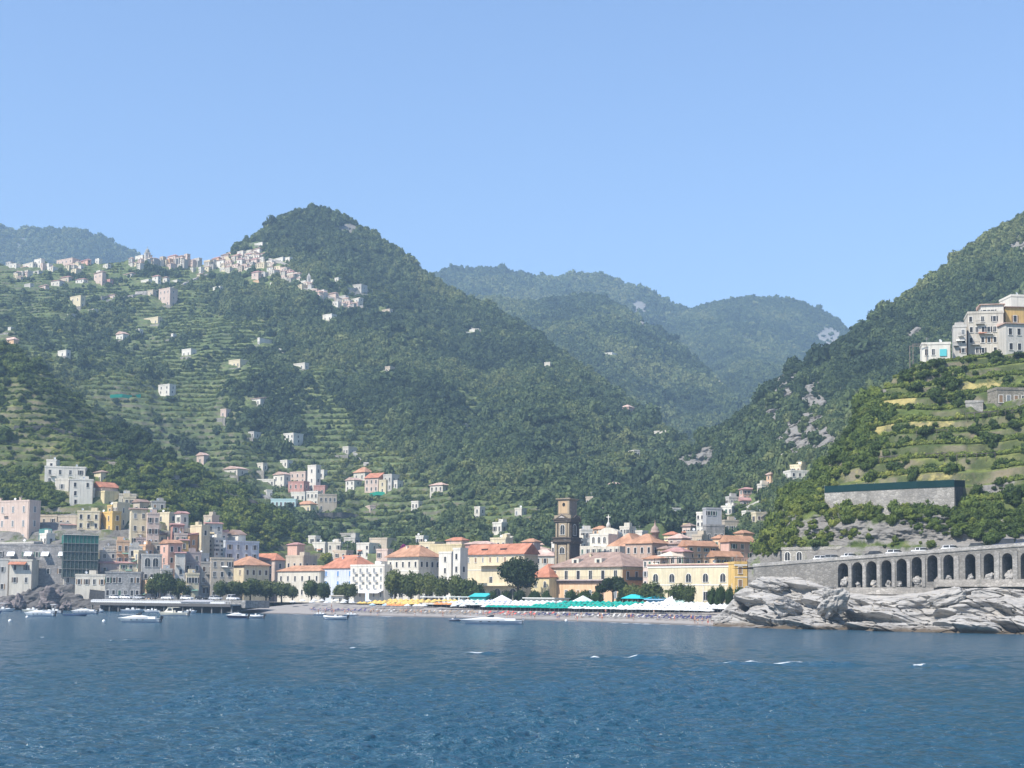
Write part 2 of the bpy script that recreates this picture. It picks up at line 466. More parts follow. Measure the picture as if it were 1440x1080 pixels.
# the big hill with the hilltop village
def terr_E(x, y):
    xb = np.interp(y, [340, 380, 440, 500, 560, 620, 680, 760], [270, 330, 370, 425, 480, 545, 620, 720])
    m = sstep(30, -20, x - xb)
    m = np.maximum(m, ell(x, y, 650, 565, 60, 26)); m = np.maximum(m, ell(x, y, 470, 520, 60, 16)); m = np.maximum(m, ell(x, y, 860, 650, 70, 26)*0.9)
    m = np.maximum(m, ell(x, y, 520, 420, 70, 22)); m = np.maximum(m, ell(x, y, 690, 720, 110, 26))
    return np.clip(m, 0, 1)
def gully_E(P): return fbm(np.stack([P[..., 0] / 70, P[..., 1] / 160, np.full_like(P[..., 0], 9.0)], -1), 3)
HE = hill('hill', [(-220,[(560,900),(500,1060),(440,1240),(385,1450)]), (0,[(570,880),(495,1060),(430,1240),(372,1420)]), (100,[(650,840),(560,990),(460,1190),(367,1420)]), (150,[(680,820),(580,960),(470,1180),(368,1420)]),
     (200,[(700,800),(595,950),(480,1170),(361,1420)]), (250,[(720,790),(610,940),(490,1160),(371,1420)]), (300,[(745,760),(625,930),(490,1170),(366,1430)]), (332,[(755,750),(635,915),(490,1170),(346,1440)]),
     (362,[(765,740),(645,905),(490,1170),(330,1450)]), (392,[(775,725),(650,895),(488,1170),(309,1470)]), (418,[(780,715),(655,885),(485,1170),(296,1485)]), (447,[(785,700),(660,880),(482,1170),(291,1500)]),
     (478,[(788,690),(665,870),(485,1165),(299,1500)]), (505,[(790,680),(668,860),(490,1160),(315,1495)]), (560,[(792,655),(675,845),(510,1140),(351,1485)]), (605,[(792,640),(680,830),(530,1120),(389,1470)]),
     (650,[(793,630),(685,815),(545,1100),(417,1440)]), (700,[(793,620),(690,800),(560,1070),(440,1400)]), (760,[(793,612),(697,785),(585,1020),(475,1330)]), (820,[(792,608),(705,772),(612,970),(522,1250)]),
     (880,[(790,606),(712,760),(636,925),(565,1160)]), (930,[(788,610),(718,748),(655,880),(602,1060)]), (980,[(785,620),(726,738),(685,830),(640,950)]), (1040,[(780,640),(738,730),(715,780),(690,850)])],
     760, 520, M_MID, amp=20, nscale=110, terr=terr_E, th=4.6,
     rock=lambda x, y, P: 0.8*ell(x, y, 488, 322, 22, 9) + 0.55*ell(x, y, 500, 385, 18, 6) + 0.6*ell(x, y, 505, 410, 22, 5) + 0.5*ell(x, y, 545, 440, 20, 4) + 0.55*ell(x, y, 380, 345, 40, 5) + 0.75*ell(x, y, 918, 715, 11, 20) + 0.5*ell(x, y, 548, 520, 12, 4),
     seed=2.2)
def disp_F(P, x, y, rk, T):
    k = sstep(.3, .8, rk); n = fbm(P / 9.0, 4); s = np.abs(fbm(np.stack([P[..., 0]/6, P[..., 1]/6, P[..., 2]/14], -1), 3))
    P[..., 1] += k * (-3.0 + 4.5 * s - 2.5 * n); P[..., 0] += k * (-1.2 + 2.0 * s)
    return P
# right wooded hill
HF = hill('hill', [(860,[(795,660),(780,690),(765,720),(755,745)]), (900,[(795,620),(770,665),(740,710),(712,770)]), (935,[(795,600),(755,650),(712,700),(657,790)]), (985,[(795,580),(745,640),(692,700),(622,830)]),
     (1040,[(795,560),(735,620),(672,690),(589,860)]), (1080,[(795,548),(715,608),(645,690),(549,872)]), (1110,[(795,540),(700,600),(622,690),(521,880)]), (1150,[(792,535),(695,600),(608,695),(500,895)]), (1200,[(790,530),(690,600),(590,700),(469,920)]),
     (1250,[(788,525),(685,600),(575,710),(435,940)]), (1300,[(786,520),(680,600),(560,720),(399,960)]), (1370,[(784,520),(670,600),(540,730),(345,985)]), (1440,[(782,520),(660,600),(520,740),(302,1000)]), (1620,[(780,520),(650,600),(480,740),(205,1000)])],
     560, 420, M_MID, amp=17, nscale=85, terr=lambda x, y: 0.8*ell(x, y, 1010, 705, 40, 16),
     rock=lambda x, y, P: 1.55 * np.maximum.reduce([ell(x, y, 1142, 566, 30, 40), ell(x, y, 1112, 545, 24, 30), ell(x, y, 1108, 602, 42, 36), ell(x, y, 1182, 552, 24, 14), ell(x, y, 985, 648, 20, 30), ell(x, y, 962, 672, 12, 34),
                                              ell(x, y, 1166, 608, 34, 17), ell(x, y, 1130, 626, 46, 12), ell(x, y, 1045, 640, 14, 14), .8*ell(x, y, 1280, 468, 20, 9), .7*ell(x, y, 1425, 345, 22, 14), ell(x, y, 1085, 575, 16, 16), .9*ell(x, y, 1075, 740, 14, 26), .8*ell(x, y, 1060, 600, 9, 12)])
                                              * (.60 + .75 * fbm(np.stack([P[..., 0]/13, P[..., 1]/18, P[..., 2]/11], -1), 4)), disp=disp_F,
     seed=6.6)
# left foreground hill
HG = hill('hill', [(-220,[(833,590),(755,620),(640,690),(400,800)]), (-60,[(832,586),(755,618),(640,690),(448,800)]), (0,[(832,585),(752,615),(640,688),(478,800)]), (40,[(831,583),(750,613),(645,684),(502,794)]),
     (80,[(830,581),(752,610),(655,676),(536,785)]), (110,[(829,578),(758,606),(668,666),(560,776)]), (150,[(832,572),(770,600),(686,656),(588,764)]), (190,[(837,565),(782,595),(702,648),(610,755)]), (230,[(842,558),(793,587),(722,640),(633,742)]),
     (270,[(847,590),(803,612),(742,650),(656,735)]), (310,[(848,612),(813,630),(760,655),(679,725)]), (350,[(849,622),(822,638),(777,660),(701,715)]), (420,[(850,632),(836,645),(803,665),(747,705)]), (500,[(851,640),(846,650),(832,665),(800,690)])],
     520, 420, M_NEAR, amp=5, nscale=50, terr=lambda x, y: 0.9*np.ones_like(x)*(1-ell(x, y, 350, 720, 60, 40)), th=4.2, rock=lambda x, y, P: np.maximum(0.5*ell(x, y, 30, 690, 40, 8), .62*sstep(690, 730, y - .15*(x-100))*(x < 330)), seed=4.0, back=((30, -10), (80, -60), (140, -110)))

# near right headland: road cut, rock face, retaining walls and vineyard terraces
def rock_H(x, y, P):
    m = np.maximum.reduce([0.62*sstep(762, 772, y), 0.85*ell(x, y, 1330, 745, 120, 26), 0.8*ell(x, y, 1180, 745, 70, 24), 0.9*ell(x, y, 1105, 750, 30, 40), 0.8*ell(x, y, 1080, 780, 16, 24), 0.8*ell(x, y, 1420, 745, 60, 26), 0.5*ell(x, y, 1405, 560, 40, 9), 0.45*ell(x, y, 1320, 640, 60, 5), 0.7*ell(x, y, 1400, 678, 40, 10),
                           0.7*ell(x, y, 1240, 548, 9, 12), 0.5*ell(x, y, 1200, 640, 24, 8), 0.4*ell(x, y, 1300, 610, 14, 8)])
    return m
def disp_H(P, x, y, rk, T):
    n = fbm(np.stack([P[..., 0] / 9, P[..., 1] / 9, P[..., 2] / 4.0], -1), 5, 0.55)
    n2 = np.abs(fbm(np.stack([P[..., 0] / 5, P[..., 1] / 5, P[..., 2] / 2.2 + P[..., 0] * 0.06], -1), 4))
    k = rk * sstep(0.02, 0.08, T)
    P[..., 0] += -0.9 * k * n * 1.6; P[..., 1] += -1.9 * k * n + 1.3 * k * n2
    return P
def terr_H(x, y): return np.where(y < 716, 1.0, 0.0) * sstep(1120, 1170, x) * (1 - 0.9*ell(x, y, 1250, 580, 50, 10))
HH = hill('hill', [(1052,[(800,376),(796,380),(793,384),(790,390)]), (1075,[(795,371),(785,376),(775,382),(766,388)]), (1090,[(789,366),(770,372),(755,380),(738,392)]), (1110,[(785,360),(745,366),(720,374),(695,396)]),
     (1150,[(784,352),(728,358),(700,368),(660,402)]), (1172,[(783,349),(722,355),(692,367),(634,406)]), (1190,[(782,346),(718,352),(682,366),(608,410)]), (1215,[(781,343),(715,349),(672,366),(572,415)]), (1240,[(779,340),(712,346),(662,366),(545,420)]),
     (1270,[(778,336),(712,343),(650,366),(522,425)]), (1300,[(776,333),(714,340),(640,366),(508,430)]), (1380,[(772,325),(720,333),(620,366),(494,436)]), (1440,[(768,319),(715,329),(610,362),(486,438)]), (1560,[(757,311),(700,324),(600,356),(470,438)]), (1720,[(745,300),(690,316),(580,350),(450,430)])],
     620, 420, M_NEAR, amp=2.2, nscale=22, terr=terr_H, th=4.4, tilt=.11, wob=1.2, rock=rock_H, disp=disp_H,
     dry=lambda x, y, P: np.maximum.reduce([0.62*ell(x, y, 1260, 562, 40, 10), 0.6*ell(x, y, 1400, 540, 60, 10), 0.5*ell(x, y, 1270, 665, 110, 5), 0.5*ell(x, y, 1240, 600, 40, 8), 0.5*ell(x, y, 1310, 592, 50, 6), 0.4*ell(x, y, 1190, 660, 30, 10)]),
     seed=7.3, back=((12, -3), (50, -26), (110, -70)), bvh=1)

# ------------------------------------------------------------------ rocky shore
@cached
def cliff_mat(name, a, b, dark, base):
    t = NT(name); p = t.pos()
    c = t.mix(t.noise(0.16, 6, t.pos((1, 1, 1.8)), 0.7), a, b)
    mp = t.n('ShaderNodeMapping'); mp.inputs['Rotation'].default_value = (0.2, 0.42, 0.3); mp.inputs['Scale'].default_value = (0.25, 0.25, 2.4)
    t.l(t.n('ShaderNodeNewGeometry').outputs['Position'], mp.inputs['Vector'])
    c = t.mix(t.ramp(t.noise(0.8, 6, mp.outputs['Vector'], 0.7), [(0.50, 0.0), (0.62, 0.75)]), c, dark)
    c = t.mix(t.ramp(t.noise(0.45, 5, p, 0.7), [(0.58, 0.0), (0.70, 0.6)]), c, (0.40, 0.33, 0.25))
    sx = t.n('ShaderNodeSeparateXYZ'); t.l(t.n('ShaderNodeNewGeometry').outputs['Position'], sx.inputs[0])
    h = t.math('ADD', sx.outputs['Z'], t.math('MULTIPLY', t.noise(0.4, 4, p), 1.6))
    c = t.mix(t.ramp(t.math('MULTIPLY', h, 0.2), [(0.24, 1.0), (0.44, 0.0)]), c, base)
    return t.bsdf(c, 0.9, 0.2, t.noise(1.2, 7, mp.outputs['Vector'], 0.7), 0.6, 0.25)
M_CLIFF = cliff_mat('pale_limestone', (0.235, 0.222, 0.20), (0.42, 0.397, 0.363), (0.085, 0.078, 0.07), (0.095, 0.072, 0.048))
M_CLIFFL = cliff_mat('shaded_grey_rock', (0.07, 0.065, 0.062), (0.15, 0.14, 0.13), (0.07, 0.065, 0.06), (0.06, 0.055, 0.05))  # left rock darkened throughout, its shade put into the colour

def strata(P, sx, tilt):
    """stepped, tilted rock beds: a saw-tooth across the beds plus block cracks"""
    s = P[..., 2] * 0.95 + P[..., 0] * tilt + 1.3 * fbm(P / 9.0, 3)
    a = s / sx; saw = a - np.floor(a)
    blk = fbm(np.stack([P[..., 0] / 3.2, P[..., 1] / 3.2, np.floor(a) * 3.7], -1), 3)
    return (0.55 * sstep(0.0, 0.8, saw) * sstep(1.0, 0.86, saw) - 0.25) + 0.9 * blk

def disp_R(P, x, y, rk, T):
    k = sstep(0.0, 0.1, T) * (0.25 + 0.75 * sstep(1.0, 0.85, T))
    big = fbm(P / 13.0, 3)
    q = P[..., 2] * 0.80 + P[..., 0] * 0.42 + P[..., 1] * .12 + 1.1 * fbm(P / 14.0, 2)
    def bed(s, off):
        a = q / s + off; f = a - np.floor(a); i = np.floor(a)
        al = 1.4 * np.sign(vnoise(np.stack([(P[..., 0] - .5*P[..., 2]) / (s*1.7), P[..., 1] / (s*1.7), i * 5.3], -1))) * np.abs(vnoise(np.stack([(P[..., 0] - .5*P[..., 2]) / (s*1.7), P[..., 1] / (s*1.7), i * 5.3], -1))) ** .6
        return sstep(0, .12, f) * (1 - .75 * f) + 1.0 * al
    slab = bed(4.4, 0.0); slab2 = bed(1.5, .37)
    vor = np.abs(fbm(np.stack([(P[..., 0] - .5*P[..., 2]) / 4.6, P[..., 1] / 4.6, q / 3.6], -1), 2)); crack = sstep(.06, .0, vor)
    o = 1.7 * big + 1.9 * slab + 0.35 * slab2 - 2.2 * crack + .18 * fbm(P / .9, 3)
    P[..., 0] += -0.6 * k * o; P[..., 1] += -0.85 * k * o; P[..., 2] += 0.35 * k * o
    # sea cave at the tip
    hole = np.exp(-(((x - 1046) / 6.5) ** 2 + ((y - 857) / 6.0) ** 2) ** 2)
    P[..., 1] += 7 * hole; P[..., 0] += 2.5 * hole
    return P
HR = hill('cliff', [(1003,[(884,345),(880,347),(876,350),(872,353),(868,356)]), (1018,[(885,340),(881,342),(874,346),(866,350),(858,353)]), (1032,[(886,335),(882,337),(868,342),(856,346),(842,350)]), (1045,[(887,331),(882,333),(866,340),(850,347),(831,352)]),
     (1062,[(888,328),(883,330),(864,338),(844,347),(818,354)]), (1085,[(888,324),(884,326),(864,335),(840,345),(811,354)]), (1120,[(889,319),(885,321),(866,329),(845,338),(813,347)]), (1150,[(890,315),(886,317),(868,325),(850,333),(822,341)]),
     (1180,[(891,310),(887,312),(872,320),(858,328),(834,336)]), (1250,[(892,301),(888,303),(876,310),(862,318),(838,327)]), (1300,[(893,297),(889,299),(876,306),(860,314),(836,321)]), (1335,[(894,294),(890,296),(872,303),(852,311),(829,318)]),
     (1370,[(894,292),(891,293),(868,300),(846,308),(829,315)]), (1440,[(896,286),(892,287),(866,294),(846,301),(827,308)]), (1600,[(898,276),(894,278),(866,284),(846,290),(827,297)]), (1950,[(902,258),(898,260),(868,266),(846,272),(826,279)])],
     820, 230, M_CLIFF, amp=0.8, nscale=12, disp=disp_R, seed=9.9, back=((5, 0.3), (9, 0.2)), bvh=2, skirt=4)

def disp_L(P, x, y, rk, T):
    k = sstep(0.0, 0.1, T)
    o = 3.0 * fbm(P / 12.0, 4) + 1.2 * strata(P, 2.6, -0.25)
    P[..., 1] -= 0.8 * k * o; P[..., 2] += 0.3 * k * o
    return P
HL = hill('cliff', [(-240,[(862,566),(857,570),(840,582),(824,588)]), (-20,[(862,566),(857,570),(845,580),(824,588)]), (20,[(862,563),(857,567),(843,578),(826,586)]), (60,[(862,560),(858,563),(842,574),(822,583)]), (100,[(862,562),(858,566),(840,575),(824,581)]),
     (130,[(862,560),(858,564),(846,571),(838,577)]), (160,[(862,556),(859,559),(852,565),(846,571)]), (200,[(863,552),(860,554),(855,560),(849,566)])],
     380, 130, M_CLIFFL, amp=1.2, nscale=14, disp=disp_L, seed=2.9, back=((10, 0), (20, -1)), skirt=4)

# ------------------------------------------------------------------ beach, town ground
WLX = [330, 380, 500, 620, 750, 880, 1010, 1060]
WLY = [862.3, 863, 866, 868.5, 872, 876, 881, 883]
def shore(x): return Z0(x, np.interp(x, WLX, WLY), 0.0)[:2]
_a, _b = shore(400.0), shore(1000.0)
TAN = (_b - _a) / np.linalg.norm(_b - _a); INL = np.array([-TAN[1], TAN[0]])
BPROF = ([-14, -3, 0, 4, 10, 20, 30, 40], [-1.6, -0.35, 0.02, 0.60, 1.35, 2.4, 3.4, 4.05])
def beach_z(s): return np.interp(s, *BPROF)
xs = np.linspace(300, 1062, 220); ss = np.r_[np.linspace(-14, 0, 12), np.linspace(0.6, 42, 50)]
BP = np.array([[np.r_[shore(min(max(x, 330), 1060)) + (TAN * ((x - 330) if x < 330 else 0) * 0.28) + INL * s, beach_z(s)] for x in xs] for s in ss])
BP[..., 2] += 0.10 * fbm(BP / 3.0, 3) * (ss[:, None] > -8)
def sand_mat():
    t = NT('grey_sand'); p = t.pos()
    c = t.mix(t.noise(0.8, 6, p, 0.7), (0.22, 0.20, 0.18), (0.34, 0.31, 0.28))
    sx = t.n('ShaderNodeSeparateXYZ'); t.l(t.n('ShaderNodeNewGeometry').outputs['Position'], sx.inputs[0])
    h = t.math('ADD', sx.outputs['Z'], t.math('MULTIPLY', t.noise(0.25, 4, p), 0.5))
    c = t.mix(t.ramp(h, [(0.35, 1.0), (0.75, 0.0)]), c, (0.12, 0.11, 0.10))
    return t.bsdf(c, 0.9, 0.2, t.noise(3, 5, p), 0.6, 0.1)
tag(link('beach', np_mesh('beach', BP.reshape(-1, 3), grid_faces(len(ss), len(xs)), sand_mat())), kind='structure')
def ground_mat():
    t = NT('paved_ground'); p = t.pos()
    c = t.mix(t.noise(0.1, 6, p, 0.7), (0.16, 0.155, 0.14), (0.30, 0.28, 0.25))
    return t.bsdf(c, 0.9, 0.2, t.noise(2, 4, p), 0.3, 0.05)
gx0 = shore(340.0) + INL * 38 - TAN * 160; gx1 = shore(1060.0) + INL * 38 + TAN * 4
g = MB(); q0 = np.linspace(0, 1, 30); q1 = np.linspace(0, 330, 30)
GV = np.array([[np.r_[gx0 * (1-a) + gx1 * a + INL * b, 4.0 + 0.002 * b] for a in q0] for b in q1])
tag(link('ground', np_mesh('ground', GV.reshape(-1, 3), grid_faces(30, 30), ground_mat())), kind='structure')

# ------------------------------------------------------------------ the sea
def sea():
    ys = np.r_[np.array([2600., 1700, 1350]), np.linspace(1180, 1090, 40)[:-1], np.arange(1090, 858, -0.42), np.arange(858, 852, -0.25)]
    d = FPX * CAMH / (ys - 843.3)
    xs = np.r_[np.linspace(-3200, -320, 70)[:-1], np.linspace(-320, 1760, 820), np.linspace(1760, 4600, 70)[1:]]
    X = (xs[None] - 720) / FPX * d[:, None]; Y = np.repeat(d[:, None], len(xs), 1)
    Pxy = np.stack([X, Y], -1); Zv = np.zeros_like(X)
    dd = np.gradient(d); res = np.abs(dd)[:, None]
    r = np.random.default_rng(5)
    for k in range(72):
        lam = 0.34 * 10 ** (k / 72 * 1.12) * r.uniform(0.9, 1.1); an = r.normal(-1.25, 0.62)
        kx, ky = math.cos(an) * 2*PI/lam, math.sin(an) * 2*PI/lam
        a = 0.0095 * lam ** (0.95 if lam < 1.5 else 0.15) * (1 if lam < 1.5 else 1.5 ** 0.8)
        w = sstep(0.48, 0.24, res / lam)
        ph = kx * X + ky * Y + r.uniform(0, 6.28) + 1.3 * np.sin(0.33*X + 0.21*Y + k) + 0.9 * np.sin(0.71*X - 0.4*Y + 2.1*k)
        s = np.sin(ph)
        Zv += w * a * (s + 0.3 * np.cos(2*ph))
    grp = 0.55 + 0.75 * sstep(-0.5, 0.8, fbm(np.stack([X / 14, Y / 30, np.zeros_like(X)], -1), 3))
    Zv *= grp
    foam = np.zeros_like(X)
    # a line of small breaking swells (x, y, half length px, height m, foam span)
    crests = [(60, 897, 16, .20, (-4, 3)), (93, 899, 12, .16, None), (188, 902, 38, .34, (-34, -6)), (430, 911, 30, .24, None), (500, 913, 34, .26, (-10, 0)), (545, 914, 22, .18, None), (690, 919.5, 42, .30, (-42, 0)), (735, 922, 26, .24, None),
              (838, 926, 20, .2, (-8, 4)), (905, 926.5, 48, .50, (-36, -8)), (1042, 934, 40, .34, (-38, 38)), (1140, 935.5, 62, .48, (-52, -10)), (1186, 936, 34, .3, None), (1300, 938, 22, .3, (-18, 2)), (1370, 939.5, 70, .40, (-50, -34)), (940, 960, 20, .15, None), (640, 950, 18, .13, None),
              (120, 985, 16, .12, None), (300, 970, 16, .12, None), (1210, 975, 26, .14, None), (1120, 1000, 30, .14, None), (890, 1052, 40, .13, None), (1050, 1030, 40, .13, None), (330, 1015, 36, .10, None), (520, 1046, 40, .10, None), (1370, 1048, 30, .10, None), (760, 1008, 26, .12, None), (180, 1056, 40, .09, None)]
    for cx, cy, hl, hh, fo in crests:
        c = Z0(cx, cy); m = c[1] / FPX
        u = (X - c[0]) / (hl * m); bend = 0.25 * np.sin(u * 2.3 + cx) + 0.12 * np.sin(u * 9.0 + cx)
        v = (Y - c[1] - bend * 1.0)
        env = np.exp(-np.abs(u) ** 3) * (0.75 + 0.25 * np.sin(u * 9 + cy))
        wd = max(1.0, 1.1 * c[1] / 150)
        prof = np.where(v < 0, np.exp(-(v / (.8 * wd)) ** 2), np.exp(-(v / (wd * 3.0)) ** 2))
        Zv += .85 * hh * env * prof
        if fo:
            um = (X - c[0]) / m
            band = np.exp(-((v - 0.15 * wd) / (0.55 * wd)) ** 2) * sstep(fo[0] - 3, fo[0] + 3, um) * sstep(fo[1] + 4, fo[1] - 3, um)
            foam = np.maximum(foam, band * (0.70 + 0.6 * fbm(np.stack([X / 1.3, Y / 9.0, np.zeros_like(X)], -1), 4)))
    # lapping foam along the beach
    sh = np.array([shore(x) for x in np.linspace(420, 1015, 120)])
    near = (Y > 320) & (Y < 540) & (X > -90) & (X < 70)
    dist = np.full(X.shape, 99.0); pts = np.stack([X[near], Y[near]], -1)
    if len(pts): dist[near] = np.min(np.linalg.norm(pts[:, None] - sh[None], axis=-1), 1)
    foam = np.maximum(foam, np.exp(-((dist - 2.0) / 1.6) ** 2) * (0.40 + 0.7 * fbm(np.stack([X / 7, Y / 7, np.ones_like(X)], -1), 3)))
    V = np.stack([X, Y, Zv], -1)
    t = NT('sea_water'); p = t.pos()
    big = t.noise(0.016, 4, t.pos((1, 0.45, 1)))
    c = t.mix(big, (0.0125, 0.051, 0.083), (0.018, 0.066, 0.104))
    fm = t.ramp(t.math('MULTIPLY', t.attr('foam'), t.ramp(t.noise(3.5, 4, t.pos((0.6, 1, 1)), 0.7), [(0.3, 0.45), (0.6, 1.15)])), [(0.28, 0.0), (0.75, 0.9)])
    c = t.mix(fm, c, (0.82, 0.84, 0.84))
    b1 = t.noise(1.7, 5, t.pos((0.55, 1, 1)), 0.6); b2 = t.noise(0.40, 4, t.pos((0.5, 1, 1)), 0.6)
    hgt = t.math('ADD', b1, t.math('MULTIPLY', b2, 1.7))
    rg = t.mix(fm, (0.13, 0.13, 0.13), (0.9, 0.9, 0.9))
    wind = t.noise(0.013, 4, t.pos((1, 0.35, 1)), 0.6)
    ht = t.math('ADD', hgt, 0.0)
    m = t.bsdf(c, rg, 0.5, ht, 1.0, 0.55); t.b.inputs['IOR'].default_value = 1.33
    nz = t.n('ShaderNodeTexNoise'); nz.inputs['Scale'].default_value = 1.1; nz.inputs['Detail'].default_value = 3; t.l(t.pos((0.5, 1, 1)), nz.inputs['Vector'])
    sub = t.n('ShaderNodeVectorMath', operation='SUBTRACT'); t.l(nz.outputs['Color'], sub.inputs[0]); sub.inputs[1].default_value = (.5, .5, .5)
    k = t.ramp(wind, [(0.35, 0.75), (0.65, 1.35)])
    ml = t.n('ShaderNodeVectorMath', operation='MULTIPLY'); t.l(sub.outputs[0], ml.inputs[0]); ml.inputs[1].default_value = (0.55, 1.25, 0.0)
    m2 = t.n('ShaderNodeVectorMath', operation='MULTIPLY'); t.l(ml.outputs[0], m2.inputs[0]); t.l(k, m2.inputs[1])
    bp = [n_ for n_ in t.t.nodes if n_.type == 'BUMP'][-1]
    a0 = t.n('ShaderNodeVectorMath', operation='ADD'); t.l(bp.outputs['Normal'], a0.inputs[0]); a0.inputs[1].default_value = (0, -0.13, 0)
    ad = t.n('ShaderNodeVectorMath', operation='ADD'); t.l(a0.outputs[0], ad.inputs[0]); t.l(m2.outputs[0], ad.inputs[1])
    no = t.n('ShaderNodeVectorMath', operation='NORMALIZE'); t.l(ad.outputs[0], no.inputs[0]); t.l(no.outputs[0], t.b.inputs['Normal'])
    o = link('sea', np_mesh('sea', V.reshape(-1, 3), grid_faces(V.shape[0], V.shape[1]), m, True, dict(foam=foam)))
    tag(o, kind='structure')
sea()
# ------------------------------------------------------------------ buildings
WALLS = []
BX = [200, 230, 260, 300, 380, 500, 640, 800, 880, 1000, 1075, 1110]; BD = [0, 0, 20, 45, 64, 60, 52, 45, 40, 24, 14, 0]
def bump(x): return float(np.interp(x, BX, BD))     # the seafront stands back behind the beach
RECTS = []          # (x0, x1, y0, y1, distance) of every house, so that no tree is planted in front of it
TRIM = (.72, .69, .63)

@cached
def window_meshes(w, h, style, sh):
    """frame with sill (and shutters) and its pane; origin at the middle of the sill on the wall plane, facing -y"""
    f = MB(); p = MB(); a = w / 2; fw = 0.13
    if style in ('arch', 'bigarch'):
        n = 8; r = a
        out = [(-a - fw, 0), (a + fw, 0)] + [((r + fw) * math.cos(PI*i/n), h - r + (r + fw) * math.sin(PI*i/n)) for i in range(n+1)]
        inn = [(-a, 0), (a, 0)] + [(r * math.cos(PI*i/n), h - r + r * math.sin(PI*i/n)) for i in range(n+1)]
        N = len(out); ff = []
        vs = [(x, -0.10, z) for x, z in out] + [(x, -0.10, z) for x, z in inn] + [(x, 0.02, z) for x, z in out] + [(x, 0.02, z) for x, z in inn]
        for i in range(N):
            j = (i+1) % N
            ff += [(i, j, N+j, N+i), (i, 2*N+i, 2*N+j, j), (N+i, N+j, 3*N+j, 3*N+i)]
        f.add(vs, ff, 0)
        p.prism([(x * 0.995, z * 0.998 + 0.003) for x, z in inn], -0.035, 0.015, 0)
        f.box(-0.04, 0.04, -0.08, -0.04, 0.03, h - 0.1, 0)
    else:
        f.box(-a - fw, -a, -0.09, 0.02, 0, h, 0); f.box(a, a + fw, -0.09, 0.02, 0, h, 0)
        f.box(-a - fw, a + fw, -0.11, 0.02, h, h + fw, 0)
        p.box(-a + .003, a - .003, -0.035, 0.015, 0.003, h - .003, 0)
        if style == 'shutter':
            for s in (-1, 1):
                x0 = s * (a + fw + 0.01); x1 = s * (a + fw + 0.01 + w * 0.46)
                f.box(min(x0, x1), max(x0, x1), -0.075, 0.01, 0.02, h, 1)
        elif style == 'closed':
            f.box(-a + .01, -0.015, -0.07, -0.037, 0.03, h - .02, 1); f.box(0.015, a - .01, -0.07, -0.037, 0.03, h - .02, 1)
        elif style == 'plain':
            f.box(-0.03, 0.03, -0.07, -0.037, 0.02, h - .02, 0)
    f.box(-a - fw - .08, a + fw + .08, -0.20, 0.02, -0.12, 0.0, 0)
    fm = f.mesh('window', [plain('trim', TRIM, 0.8), plain('shutter_paint', SHUT[sh], 0.7)])
    pm = p.mesh('pane', glass_dark())
    return fm, pm

def add_window(root, loc, rz, w, h, style='plain', sh='brown', pane=True):
    fm, pm = window_meshes(round(w, 1), round(h, 1), style, sh)
    o = link('window', fm, root, loc, rz)
    link('pane', pm, o)
    return o

class B: pass

def place(xl, xc, xr, d, th, dep, zb):
    """footprint of a turned block whose near corner shows at photo column xc"""
    kl, kr = (xl - 720) / FPX, (xr - 720) / FPX
    a = abs(math.radians(th))
    Cx = (xc - 720) / FPX * d
    if th == 0:
        w = (kr - kl) * d; return (kl * d, d), w, dep or 9.0, 0.0
    if th > 0:
        w = (Cx - kl * d) / (math.cos(a) + kl * math.sin(a))
        den = max(math.sin(a) - kr * math.cos(a), 0.15)
        s = dep or min(max((kr * d - Cx) / den, 4.0), 28.0)
        return (Cx - w * math.cos(a), d + w * math.sin(a)), w, s, -a
    w = (kr * d - Cx) / max(math.cos(a) - kr * math.sin(a), 0.2)
    den = max(math.sin(a) + kl * math.cos(a), 0.15)
    s = dep or min(max((Cx - kl * d) / den, 4.0), 28.0)
    return (Cx, d), w, s, a

